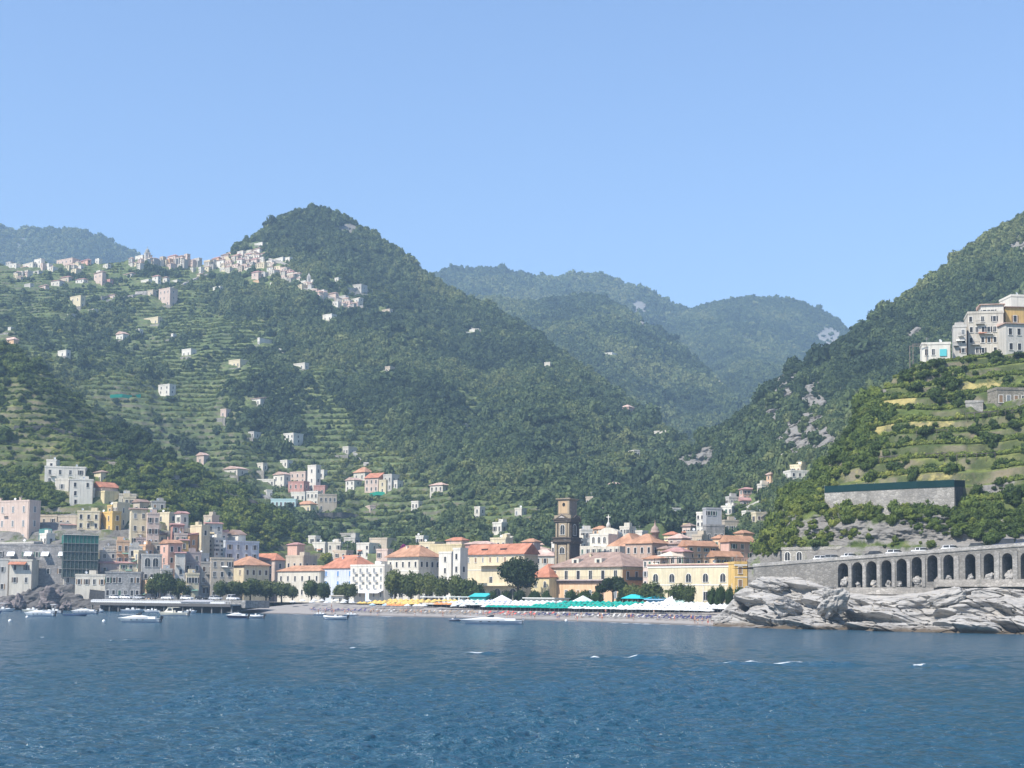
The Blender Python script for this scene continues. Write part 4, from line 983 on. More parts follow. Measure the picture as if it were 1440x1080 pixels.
mb = MB(); mb.box(b.w+.061, b.w+1.1, b.s*.1, b.s*.95, z-.25, z); mb.box(b.w+1.05, b.w+1.1, b.s*.1, b.s*.95, z+.001, z+.9); mb.build('balcony', plain('iron', (.05,.05,.05), .6), PZ)
for u in (.30, .62):
    mb = MB(); x = b.w*u; mb.hexa([(x-1.7,2.0,Hh+1.2),(x+1.7,2.0,Hh+1.2),(x+1.7,6,Hh+1.2),(x-1.7,6,Hh+1.2)], [(x-1.7,2.0,Hh+3.2),(x+1.7,2.0,Hh+3.2),(x+1.7,6,Hh+3.2),(x-1.7,6,Hh+3.2)])
    dm = mb.build('dormer', plaster(PAL['offwhite']), b.roof); link('pane', window_meshes(1.4, 1.2, 'plain', 'dark')[1], dm, (x, 2.0, Hh+1.6))
# ---- municipal building, yellow house
b = h('long cream seafront building with five arched upper windows and a roof terrace', 912, 1027, 1031, 795, 850, 398, 46, 'cream', fl=2, nf=0, ns=0, name='seafront_building', cat='building', dep=16, trim=1, roof='flat')
for i in range(5):
    add_window(b.root, (b.w*(.10+.205*i), 0, b.zv+b.fh*1.15), 0, 2.0, 2.6, 'bigarch'); add_window(b.root, (b.w*(.10+.205*i), 0, b.zv+b.fh*.20), 0, 1.7, 2.6, 'plain' if i % 2 else 'closed', 'tan')
mb = MB(); mb.box(-.25, b.w+.25, -.3, -.13, b.H+.2, b.H+.55); mb.build('red_eaves', tiles(RPAL['rose']), b.root)
MUN = b
tp = MB().box(.8, b.w*.8+.2, 1.7, 6.8, b.H+2.501, b.H+2.6).build('terrace_pergola', plain('dark_wood', (.10,.085,.075), .8), b.root)
for x_ in np.linspace(1.0, b.w*.8, 9):
    for y_ in (2.0, 6.5): MB().box(x_-.07, x_+.07, y_-.07, y_+.07, b.H+.15, b.H+2.5).build('post', plain('dark_wood', (.10,.085,.075), .8), tp)
tn = MB(); tn.add([(2.2,1,b.H+3.2),(9.5,1,b.H+3.2),(9.5,7,b.H+3.2),(2.2,7,b.H+3.2),(5.8,4,b.H+4.8)], [(0,1,4),(1,2,4),(2,3,4),(3,0,4),(3,2,1,0)]); tn.build('awning', cloth((.62,.52,.40)), b.root)
b = h('bright yellow house with brown shutters and railed roof terrace beside the headland', 1031, 1034, 1064, 793, 848, 392, -6, 'yellow', fl=3, nf=2, ns=0, win='closed', sh='tan', dep=12, trim=1, wz=.5)
mb = MB()
for i in range(14): x = b.w*i/13; mb.box(x-.05, x+.05, -.05, .05, b.H+.75, b.H+1.7)
mb.box(-.1, b.w+.1, -.08, .08, b.H+1.7, b.H+1.8); mb.build('railing', plaster(PAL['pink']), b.root)
# ---- behind the palazzo: the church
b = h('pale church with an arched loggia, orange hip roofs and a curved gable with a cross', 800, 872, 905, 768, 800, 486, 40, 'offwhite', fl=1, nf=9, ns=2, roof=None, name='church', cat='church', win='plain', dep=18, wz=.78, wh=1.7, ww=.8)
CH = b.root
mb = MB(); mb.box(-.1, b.w*.5, 0, b.s, b.H+.001, b.H+.3); mb.build('terrace', plaster(PAL['offwhite']), CH)
c2 = h(None, 856, 893, 908, 768, 790, 490, 34, 'palepink', roof='hip', rc='orange', rh=19, fl=0, nf=0, ns=0, root=CH, wallname='transept', dep=18)
c3 = h(None, 830, 856, 862, 753, 775, 495, 30, 'white', roof='flat', fl=0, nf=0, ns=0, root=CH, wallname='loggia', dep=8)
for i in range(3): add_window(c3.wall, (c3.w*(.2+.3*i), 0, c3.H-2.9), 0, 1.1, 2.4, 'bigarch')
c4 = h(None, 842, 869, 872, 752, 775, 504, 15, 'palegrey', roof=None, fl=0, nf=0, ns=0, root=CH, wallname='nave', dep=12)
n = 14; R0 = c4.w/2
arc = [(0, c4.H+.002), (c4.w, c4.H+.002)] + [(R0 + R0*math.cos(PI*i/n), c4.H + .002 + 2.9*math.sin(PI*i/n)) for i in range(1, n)]
mb = MB(); mb.prism(arc, 0.0, 12.0); gb = mb.build('curved_gable', plaster(PAL['offwhite']), c4.wall)
mb = MB(); mb.lathe([(0.02,0),(0.95,.01),(.85,1.4),(.5,1.9),(.2,2.5),(.02,2.6)], 10, (R0, .9, c4.H+2.8)); mb.build('lantern', plaster(PAL['palegrey']), gb)
mb = MB(); zz = c4.H+5.4; mb.box(R0-.14, R0+.14, .76, 1.04, zz, zz+2.6); mb.box(R0-.8, R0-.141, .78, 1.02, zz+1.5, zz+1.8); mb.box(R0+.141, R0+.8, .78, 1.02, zz+1.5, zz+1.8); mb.build('cross', plaster(PAL['white']), gb)
for k in (-.95, .95):
    mb = MB(); mb.lathe([(.02,0),(.45,.01),(.3,.6),(.42,1.0),(.1,1.8),(.02,1.81)], 8, (R0+k*R0, .6, c4.H+.3)); mb.build('finial', plaster(PAL['offwhite']), gb)
# ---- bell tower
def bell_tower():
    d = 468 + 1.2 * bump(800); th = 34
    def lev(y): return W(798, y, d)[2]
    (ox, oy), w, s, rz = place(780.3, 802.5, 815, d, th, 7.0, 0)
    z0 = 2.5; s = w
    T = empty('bell_tower', (ox, oy, z0), rz, 'soot-dark stone bell tower with a yellow top stage, niches and small pediments', 'bell tower')
    Z = lambda y: lev(y) - z0
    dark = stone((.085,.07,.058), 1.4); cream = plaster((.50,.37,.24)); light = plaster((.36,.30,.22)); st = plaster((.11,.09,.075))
    mb = MB(); mb.box(0, w, 0, s, 0, Z(764)); mb.build('lower_stage', dark, T)
    def niche(par, u, z, wd, hh, back):
        add_window(par, (u, back, z), 0, wd, hh, 'bigarch')
    def pil(x0, x1, za, zb_, par):
        mb = MB(); mb.box(x0, x1, -.22, -.001, za, zb_); mb.box(x0-.08, x1+.08, -.3, -.001, zb_, zb_+.25); mb.build('pilaster', light, par)
    for a, b_ in ((.05, .17), (.83, .95)): pil(w*a, w*b_, 0.1, Z(765.2), T)
    mb = MB(); mb.box(w*.24, w*.76, -.12, -.001, Z(800), Z(766)); mb.build('niche_panel', light, T); niche(T, w*.5, Z(778.5), w*.30, Z(769)-Z(778.5), -.12)
    mb = MB(); mb.box(-.5, w+.5, -.5, s+.5, Z(764)+.001, Z(762)); mb.box(-.9, w+.9, -.9, s+.9, Z(762)+.001, Z(760)); mb.box(-.35, w+.35, -.35, s+.35, Z(760)+.001, Z(756.6)); mb.box(-.7, w+.7, -.7, s+.7, Z(756.6)+.001, Z(755)); mb.build('cornice', st, T)
    o = .25
    mb = MB(); mb.box(o, w-o, o, s-o, Z(755)+.001, Z(733.5)); mid = mb.build('belfry_stage', dark, T)
    for a, b_ in ((.07, .17), (.83, .93)):
        mb = MB(); mb.box(w*a, w*b_, o-.3, o-.001, Z(754.9), Z(735.5)); mb.build('pilaster', light, mid)
        mb = MB(); mb.box(w-o+.001, w-o+.3, s*a, s*b_, Z(754.9), Z(735.5)); mb.build('pilaster', st, mid)  # darker plaster than the front pilasters, side shade put into the colour
    mb = MB(); mb.box(w*.24, w*.76, o-.14, o-.001, Z(754.5), Z(734.6)); mb.build('niche_panel', light, mid)
    add_window(mid, (w*.5, o-.14, Z(751.5)), 0, w*.27, Z(737.5)-Z(751.5), 'bigarch')
    add_window(mid, (w-o, s*.5, Z(752)), PI/2, w*.30, Z(737)-Z(752), 'bigarch')
    mb = MB(); mb.box(-.25, w+.25, -.25, s+.25, Z(733.5)+.001, Z(730.5)); mb.box(-.55, w+.55, -.55, s+.55, Z(730.5)+.001, Z(728.6)); mb.build('cornice', st, T)
    zb_ = Z(728.6)+.001; zt_ = Z(723.6)
    mb = MB(); mb.box(-.15, w+.15, -.1, s+.15, zb_, Z(724.0)); mb.build('attic', light, T)
    for side in (0, 1):   # pediments
        mb = MB()
        if side == 0: mb.prism([(w*.12, zb_+.002), (w*.88, zb_+.002), (w*.5, zt_+.1)], -.7, -.101)
        else: mb.add([(w+.151, s*.12, zb_+.002), (w+.151, s*.88, zb_+.002), (w+.151, s*.5, zt_+.1), (w+.7, s*.12, zb_+.002), (w+.7, s*.88, zb_+.002), (w+.7, s*.5, zt_+.1)], [(0,2,1),(3,4,5),(0,1,4,3),(1,2,5,4),(2,0,3,5)])
        mb.build('pediment', st, T)
    mb = MB(); mb.prism([(w*.3, zb_+.25), (w*.7, zb_+.25), (w*.5, zt_-.45)], -.74, -.701); mb.build('pediment_panel', plaster((.55,.52,.52)), T)
    q = w*.13
    mb = MB(); mb.box(q, w-q, q, s-q, Z(724.0)+.001, Z(702.5)); up = mb.build('top_stage', plaster((.26,.22,.19)), T)  # grey-brown body, the shade of the sides put into its colour
    mb = MB(); mb.box(q+.35, w-q-.9, q-.08, q-.001, Z(721.5), Z(703.2)); mb.build('top_panel', cream, up)
    for x0_, x1_ in ((q+.03, q+.34), (w-q-.88, w-q-.1)):
        mb = MB(); mb.box(x0_, x1_, q-.14, q-.001, Z(722.5), Z(703)); mb.build('pilaster', light, up)
    mb = MB(); n = 14; zc = Z(709); mb.prism([(w*.5 + .62*math.cos(2*PI*i/n), zc + .72*math.sin(2*PI*i/n)) for i in range(n)], q-.13, q-.081); mb.build('round_opening', plain('dark_opening', (.012,.012,.013), .9), up)
    mb = MB(); mb.box(q-.4, w-q+.4, q-.4, s-q+.4, Z(702.5)+.001, Z(701.2)); mb.box(q-.7, w-q+.7, q-.7, s-q+.7, Z(701.2)+.001, Z(700.2)); mb.build('top_cornice', light, T)
    mb = MB(); mb.add([(q,q,Z(700.2)+.002),(w-q,q,Z(700.2)+.002),(w-q,s-q,Z(700.2)+.002),(q,s-q,Z(700.2)+.002),(w/2,s/2,Z(698))], [(0,1,4),(1,2,4),(2,3,4),(3,0,4)]); mb.build('roof', st, T)
bell_tower()
# ---- town between palazzo and headland
b = h('brown-pink block with an orange hip roof and a small round turret behind the palazzo', 880, 918, 942, 764, 800, 470, 42, 'palepink', roof='hip', rc='orange', rh=14, fl=2, nf=4, ns=3, win='closed', sh='dark', mat=plaster((.48,.36,.30)))
mb = MB(); zz = b.H+1.6; cx, cy = b.w*.72, b.s*.6
mb.lathe([(1.3,0),(1.3,2.4),(1.9,2.5),(1.9,3.0),(1.5,3.05),(1.55,3.7),(1.1,4.6),(.5,5.1),(.42,5.5),(.2,6.1),(.05,7.4)], 12, (cx, cy, zz)); mb.build('turret', plaster((.36,.27,.24)), b.root)
h('white house with two rows of windows just right of the bell tower', 818, 818, 834, 746, 772, 540, -10, 'white', fl=2, nf=3, ns=0, dep=8)
h('long white rooftop floor in front of the brown-pink block', 858, 880, 884, 783, 800, 462, 20, 'white', fl=1, nf=4, win='closed', sh='dark', dep=7)
h('peach house with a low orange roof standing furthest left behind the roof terrace', 956, 968, 1009, 768, 786, 455, 60, 'peach', roof='gablex', rc='orange', rh=8, fl=2, nf=1, ns=4, win='plain', skip=.1)
h('pink gabled house with an orange roof just below the headland cliff', 1014, 1027, 1062, 762, 786, 442, 60, 'pink', roof='gablex', rc='orange', rh=9, fl=2, nf=0, ns=3, win='plain', balc=0)
h('peach gabled house with an orange roof directly behind the yellow terrace house', 997, 1006, 1044, 783, 800, 425, 60, 'peach', roof='gablex', rc='orange', rh=8, fl=1, nf=0, ns=4)
h('house with a dull rose hip roof behind the long cream seafront building', 932, 962, 974, 776, 798, 450, 38, 'palepink', roof='hip', rc='rose', rh=6, fl=1, nf=3, ns=1)
h('mauve-grey terrace house with an awning behind the cream seafront building', 940, 968, 984, 765, 785, 480, 35, 'mauve', roof='hip', rc='brown', rh=5, fl=1, nf=3, ns=2)
h('house with an orange shallow roof left of the pink gabled house', 1003, 1014, 1024, 757, 775, 470, 45, 'peach', roof='hip', rc='orange', rh=5, fl=1, nf=1, ns=1)
h('low house with a pale red roof beneath the grey ruin', 940, 960, 972, 757, 770, 510, 40, 'palepink', roof='hip', rc='pale', rh=7, fl=1, nf=2, ns=1)
h('flat grey house behind the low houses, left of the white cubic house', 966, 986, 990, 749, 768, 520, 30, 'grey', fl=1, nf=3, ns=1, skip=.3)
h('white cubic house with a dark arch standing above the orange roofs', 980, 991, 996, 722, 752, 545, 40, 'white', fl=3, nf=2, ns=1, win='closed', sh='dark', skip=.2)
h('blue-grey stepped house beside the white cubic house', 992, 994, 1016, 716, 748, 540, -15, 'palegrey', fl=3, nf=3, ns=0, skip=.3, mat=plaster((.42,.43,.46)))
h('grey stone ruin with three dark arches below the blue-grey stepped house', 991, 994, 1020, 740, 766, 515, -12, 'grey', fl=1, nf=3, win='arch', mat=stone((.38,.36,.33), 1))
h('low white house on the terrace right of the blue-grey stepped house', 1014, 1030, 1040, 713, 724, None, 30, 'white', fl=1, nf=3, ns=1)
h('beige flat house at the foot of the green slope, right of the stone ruin', 1016, 1020, 1041, 733, 752, None, -15, 'beige', fl=1, nf=3)
h('yellowish low house left of the stone ruin', 955, 968, 972, 738, 750, None, 30, 'paleyellow', fl=1, nf=2)
b = h('pink villa with a porch and a rose tiled lower roof on the right slope', 1042, 1046, 1062, 688, 704, None, -18, 'pink', roof='hip', rc='rose', rh=3, fl=2, nf=3, ns=1, name='villa', zb=None)
h('low porch house with rose tiles attached below the pink villa', 1043, 1045, 1072, 704, 714, None, -8, 'mauve', roof='shed', rc='rose', rh=5, fl=1, nf=4)
h('small peach gabled house higher up the slope right of the pink villa', 1082, 1085, 1100, 667, 683, None, -20, 'peach', roof='gablex', rc='pale', rh=5, fl=2, nf=2, ns=1, win='plain')
h('white two-storey house at the edge of the vineyard terraces, above a road', 1111, 1113, 1139, 663, 681, None, -12, 'white', fl=2, nf=3, ns=1, win='mix', sh='dark', dep=8)
h('cream upper block on the right of the white two-storey house', 1112, 1128, 1140, 655, 668, None, 40, 'cream', fl=1, nf=2, ns=1)
for L, a, c, rf, n in [
    ('ochre house with a small tiled roof between the brown-pink block and the rose hip roof', (925, 940, 950, 772, 796, 470), 'ochre', 'hip', 3), ('white flat house peeping over the shops left of the bell tower', (776, 786, 790, 764, 782, 545), 'white', 'flat', 2),
    ('peach house with an orange roof just behind the loggia of the church', (834, 850, 858, 744, 764, 560), 'peach', 'hip', 2), ('grey-white house with a flat roof right of the church cross', (872, 886, 894, 742, 762, 560), 'offwhite', 'flat', 3),
    ('pale yellow house with a red roof in the gap right of the small round turret', (934, 950, 958, 752, 768, 540), 'paleyellow', 'hip', 2), ('low white terrace house left of the small round turret', (890, 904, 912, 748, 764, 560), 'white', 'flat', 3),
    ('palest pink house with a brown roof above the houses at the valley mouth', (960, 972, 980, 740, 756, 560), 'palepink', 'hip', 2), ('beige house under the white cubic house', (974, 988, 994, 754, 770, 500), 'beige', 'flat', 2),
    ('small white house at the top edge of the valley houses, before the gorge', (905, 914, 920, 738, 750, 600), 'white', 'flat', 1), ('orange-roofed house behind the pink gabled house', (1034, 1046, 1060, 750, 764, 470), 'peach', 'hip', 2),
    ('long low house with a faded orange roof just above the seafront building awning', (905, 930, 940, 786, 800, 440), 'palepink', 'hip', 4), ('mauve house with an orange roof squeezed behind the red gable of the cream villa', (735, 752, 760, 762, 780, 550), 'mauve', 'hip', 2),
    ('white narrow house with two windows above the palazzo dormers', (806, 818, 822, 760, 776, 540), 'offwhite', 'flat', 2), ('pale house with a red roof behind the narrow white stair block', (628, 650, 660, 760, 776, 560), 'palepink', 'hip', 3),
    ('cream flat house behind the red-roofed villa, beside its dormers', (690, 712, 722, 758, 774, 560), 'cream', 'flat', 3), ('beige house with flat roof behind the blue-white house', (470, 488, 496, 776, 796, 560), 'beige', 'flat', 2)]:
    xl, xc, xr, yt, yb, d_ = a
    h(L, xl, xc, xr, yt, yb, d_ - 1.2*bump(xc) + 40, 40, c, roof=rf, rc='orange' if 'orange' in L else ('red' if 'red roof' in L else 'brown'), rh=4.5, fl=1 if yb-yt < 19 else 2, nf=n, ns=1, win='mix', sh='dark', skip=.1)
for L, a, c in [
    ('white house on the right slope just above the pink gabled house', (1046, 1050, 1066, 720, 732), 'white'), ('cream house half hidden in scrub on the right slope below the pink villa', (1060, 1064, 1080, 722, 736), 'cream'),
    ('pale grey house on the right slope left of the pink villa', (1022, 1026, 1040, 700, 712), 'palegrey'), ('white house low in the gorge mouth below the crags', (940, 946, 958, 716, 728), 'white'),
    ('off-white house on the road between the small peach gabled house and the pink villa', (1068, 1072, 1084, 682, 694), 'offwhite'), ('beige terrace house in the valley left of the cream three-windowed house', (824, 834, 842, 700, 712), 'beige'),
    ('white house among terraces right of the bell tower top', (842, 852, 860, 716, 726), 'white'), ('grey-white farmhouse above the white ruined farmhouse', (724, 734, 742, 716, 726), 'offwhite'), ('small white house in the shrubs between the eastern hamlet and the villa', (578, 588, 594, 706, 716), 'white'),
    ('tiny pale house below the eastern hamlet, on the bright terraces', (512, 520, 528, 712, 722), 'palepink'), ('small white house left of the road wall of the mid-slope hamlet', (366, 374, 382, 690, 700), 'white'), ('white cottage at the right of the pinkish gable house, amid terraces', (392, 402, 410, 648, 657), 'white'),
    ('off-white house in the woods over the valley, below the salmon house', (884, 892, 900, 634, 643), 'offwhite'), ('small white house on the wooded right hill above the small peach gabled house', (1100, 1104, 1114, 640, 650), 'white')]:
    xl, xc, xr, yt, yb = a
    h(L, xl, xc, xr, yt, yb, None, 35 if xr - xc < xc - xl else -20, c, roof='flat', fl=1, nf=2, ns=1, win='plain', skip=.1)
# ---- house groups inland, middle left
GM = 'hamlet above the road, middle left'
h('white gabled house at the left end of the mid-slope hamlet', 383, 398, 407, 667, 688, None, 40, 'white', roof='gablex', rc='pale', rh=4, fl=2, nf=2, ns=1, group=GM)
h('long white wall house left of the white gabled house in the hamlet', 360, 384, 386, 675, 684, None, 15, 'white', fl=1, nf=4, group=GM)
h('long pale teal greenhouse-like shelter at the lower left of the hamlet', 380, 415, 418, 703, 714, None, 8, 'palegrey', fl=1, nf=6, group=GM, mat=plain('teal_paint', (.42,.58,.56), .6), name='shelter', cat='shelter')
h('rose house with a flat roof in the middle of the hamlet', 404, 426, 434, 678, 700, None, 30, 'rose', fl=2, nf=3, ns=1, group=GM)
h('pale pink block with a roof terrace behind the rose house of the hamlet', 406, 428, 442, 664, 680, None, 35, 'palepink', fl=2, nf=3, ns=2, group=GM)
h('white church-like tower house rising at the top of the hamlet', 431, 443, 448, 655, 695, None, 38, 'white', fl=3, nf=1, ns=1, group=GM)
h('white low wing under the rose house, lower left of the hamlet', 408, 428, 431, 693, 706, None, 15, 'white', fl=1, nf=3, group=GM)
h('bright white and pink house right of the low wing in the hamlet', 430, 446, 450, 692, 712, None, 20, 'white', fl=2, nf=3, group=GM)
h('orange-roofed cream house at the lower front of the hamlet', 417, 436, 445, 709, 722, None, 35, 'cream', roof='hip', rc='orange', rh=5, fl=1, nf=3, ns=1, group=GM)
h('grey-beige block of flats at the right end of the hamlet', 446, 448, 473, 696, 720, None, -12, 'beige', fl=2, nf=4, ns=0, group=GM, skip=.15)
h('rose cube house above the grey-beige block of the hamlet', 440, 456, 458, 684, 698, None, 15, 'rose', fl=1, nf=2, group=GM)
h('small white annex right of the white tower house of the hamlet', 447, 454, 457, 662, 674, None, 30, 'white', fl=1, nf=1, group=GM)
GN_ = 'hamlet in front of the wooded slope'
h('white house with an arched top window left of the orange-roofed hamlet houses', 485, 497, 508, 675, 690, None, 40, 'white', roof='gablex', rc='pale', rh=4, fl=2, nf=2, ns=1, group=GN_)
h('house with an orange pyramid roof at the top of the eastern hamlet', 496, 512, 524, 664, 676, None, 40, 'offwhite', roof='hip', rc='orange', rh=8, fl=1, nf=2, ns=1, group=GN_)
h('house with a long red-orange roof in the centre of the eastern hamlet', 512, 531, 538, 672, 692, None, 30, 'palepink', roof='shed', rc='red', rh=8, fl=2, nf=3, ns=1, group=GN_)
h('narrow pale house with a tall shutter right of the red-orange roof', 532, 542, 550, 676, 694, None, 38, 'cream', fl=2, nf=1, ns=1, group=GN_)
h('stone-grey block house near the cliff end of the eastern hamlet', 538, 550, 562, 668, 690, None, 40, 'palegrey', fl=2, nf=2, ns=2, group=GN_)
h('tiny white house at the right tip of the eastern hamlet', 553, 558, 566, 677, 688, None, 40, 'white', fl=1, nf=1, group=GN_)
h('white flat house alone on the terraces right of the eastern hamlet', 604, 622, 632, 682, 692, None, 35, 'offwhite', roof='hip', rc='pale', rh=4, fl=1, nf=3, ns=1)
h('narrow white house pair standing among terraces above the red-roofed villa', 667, 675, 682, 714, 732, None, 40, 'offwhite', fl=2, nf=1, ns=1)
h('white ruined farmhouse above the red-roofed villa, with pale walls around it', 693, 706, 718, 736, 750, None, 40, 'white', fl=1, nf=2, ns=2, skip=.2)
h('long low terrace house below the white ruined farmhouse', 703, 722, 732, 756, 762, None, 30, 'offwhite', fl=1, nf=4)
h('small white house behind the grand pale villa roof', 585, 596, 602, 755, 766, None, 35, 'white', fl=1, nf=2)
GB = 'low houses just behind the seafront'
for i, (L, a) in enumerate([
    ('white house with two windows under the road wall behind the long pale house', (440, 458, 466, 764, 782, 'white', 2)),
    ('pale two-storey house right of the white one under the road wall', (462, 480, 486, 764, 786, 'offwhite', 3)),
    ('grey-white house in the middle of the houses behind the blue-white house', (484, 500, 504, 757, 776, 'palegrey', 3)),
    ('white front with dark loggia behind the white hotel', (502, 520, 534, 765, 784, 'white', 3)),
    ('beige low house behind the white hotel, left of the magenta flowers', (520, 545, 560, 758, 776, 'beige', 3)),
    ('long grey flat roof house under the road wall', (452, 500, 506, 751, 762, 'grey', 4)),
    ('small white outhouse at the left of the houses behind the seafront', (434, 444, 450, 755, 766, 'white', 1)),
    ('pale house between the hotel and the grand pale villa, set back', (530, 546, 552, 774, 800, 'palepink', 2)),
    ('flat ochre house behind the grand pale villa', (590, 612, 625, 764, 780, 'cream', 3)),
    ('rose flat house behind the red-roofed villa', (655, 690, 700, 765, 782, 'rose', 3)),
    ('low white house right of the red gable, behind the big pine', (748, 766, 778, 773, 790, 'white', 3)),
    ('dim beige house behind the shops, left of the bell tower', (758, 776, 784, 766, 780, 'palepink', 3))]):
    xl, xc, xr, yt, yb, c, n = a
    h(L, xl, xc, xr, yt, yb, {7: 530, 8: 545, 9: 520, 10: 540, 11: 560}.get(i), 30, c, roof=('hip' if i in (9, 10, 11) else 'flat'), rc='pale', rh=4, fl=1 if yb-yt < 19 else 2, nf=n, ns=1, group=GB, skip=.1, win='mix', sh='dark')
# ---- scattered on the terraced hill
GS = 'lone houses on the terraced hill'
for L, a, c, rf in [
    ('tall white ruined tower house beside a green net on the terraces', (217, 233, 242, 541, 560), 'white', 'flat'),
    ('flat white shed on a bright green terrace below the gully', (356, 358, 383, 476, 487), 'white', 'flat'),
    ('white double house at the end of a track right of the green terraces', (408, 424, 430, 511, 520), 'offwhite', 'flat'),
    ('white house with a ramp on the terraces above the lone three-storey house', (345, 362, 374, 560, 571), 'white', 'shed'),
    ('lone white three-storey house with an arch amid the terraces', (396, 410, 424, 610, 629), 'white', 'flat'),
    ('house with a pinkish gable roof in the lower terraces, left of a low white wall', (313, 332, 347, 659, 669), 'offwhite', 'gablex'),
    ('low white building right of the pinkish gable house', (350, 368, 374, 652, 662), 'offwhite', 'flat'),
    ('small chapel with a pointed bell turret at the edge of the left hill', (274, 284, 291, 640, 654), 'palepink', 'gablex'),
    ('cream flat house with three dark arches under the hilltop hamlet', (193, 214, 220, 446, 457), 'cream', 'flat'),
    ('tall pinkish white house on the left terraces, highest of its group', (214, 230, 241, 405, 430), 'palepink', 'flat'),
    ('cream house on a stone base left of the tall pinkish white house', (88, 103, 110, 416, 432), 'cream', 'flat'),
    ('small white gabled cottage with a tree beside it, left terraces', (155, 165, 173, 469, 479), 'white', 'gablex'),
    ('small white block house low on the left terraces', (73, 85, 90, 493, 502), 'white', 'flat'),
    ('white house with dark doorway right of the small gabled cottage', (249, 262, 270, 491, 502), 'white', 'flat'),
    ('orange-roofed house cut by the left edge on the terraces', (-6, 10, 17, 477, 487), 'peach', 'hip'),
    ('white villa below the hilltop village, clear of its neighbours', (448, 461, 468, 442, 452), 'white', 'flat'),
    ('small bright white villa on a ledge in the woods right of the peak', (657, 670, 676, 463, 468), 'white', 'flat'),
    ('salmon house alone in the valley woods', (874, 884, 892, 572, 581), 'pink', 'hip'),
    ('white row house at the upper end of the valley', (920, 942, 961, 606, 615), 'offwhite', 'flat'),
    ('cream house with three windows low in the valley', (854, 868, 875, 681, 694), 'cream', 'hip'),
    ('grey-white house at the foot of the wood left of the valley', (480, 488, 500, 629, 640), 'offwhite', 'flat'),
    ('white lodge high in the woods at the middle of the back hill', (850, 860, 868, 496, 503), 'white', 'flat'),
    ('white lodge lower in the woods left of the other lodge', (764, 772, 780, 510, 518), 'offwhite', 'flat'),
    ('pale farmhouse in a clearing on the wooded slope', (648, 654, 662, 597, 602), 'offwhite', 'flat'),
    ('cream house with an arcade on the middle terraces', (316, 332, 346, 506, 518), 'cream', 'flat'),
    ('small pinkish hut on a terrace below the arcaded cream house', (306, 314, 320, 576, 588), 'palepink', 'flat'),
    ('little grey-white house among dark trees left of the lone three-storey house', (346, 354, 364, 608, 616), 'palegrey', 'flat'),
    ('tiny white tower hut on the terraces right of the small gabled cottage', (233, 236, 240, 470, 478), 'white', 'flat'),
    ('tiny white shed at the left edge above the orange-roofed house', (1, 5, 9, 461, 469), 'white', 'flat'),
    ('white hut between two terrace walls above the arcaded house', (183, 188, 193, 463, 470), 'white', 'flat'),
    ('pale stone farmhouse in the trees right of the eastern hamlet', (538, 545, 556, 516, 524), 'beige', 'flat'),
    ('pale hut in the wood at the far right of the valley', (1010, 1014, 1018, 536, 542), 'offwhite', 'flat'),
]:
    xl, xc, xr, yt, yb = a
    w_ = xr - xl
    b = h(L, xl, xc, xr, yt, yb, None, 35, c, roof=rf, rc='pale', rh=4, fl=(2 if yb-yt > 14 else 1) + (yb-yt > 18), nf=max(1, w_ // 9), ns=1, group=GS, skip=.1, win='plain', wh=None)
    MB().box(-w_*.3*b.m-2, b.w*1.25+3, -5.0, -4.5, b.zv-6, b.zv-.3).build('garden_wall', stone((.30,.28,.24), .8), b.root)
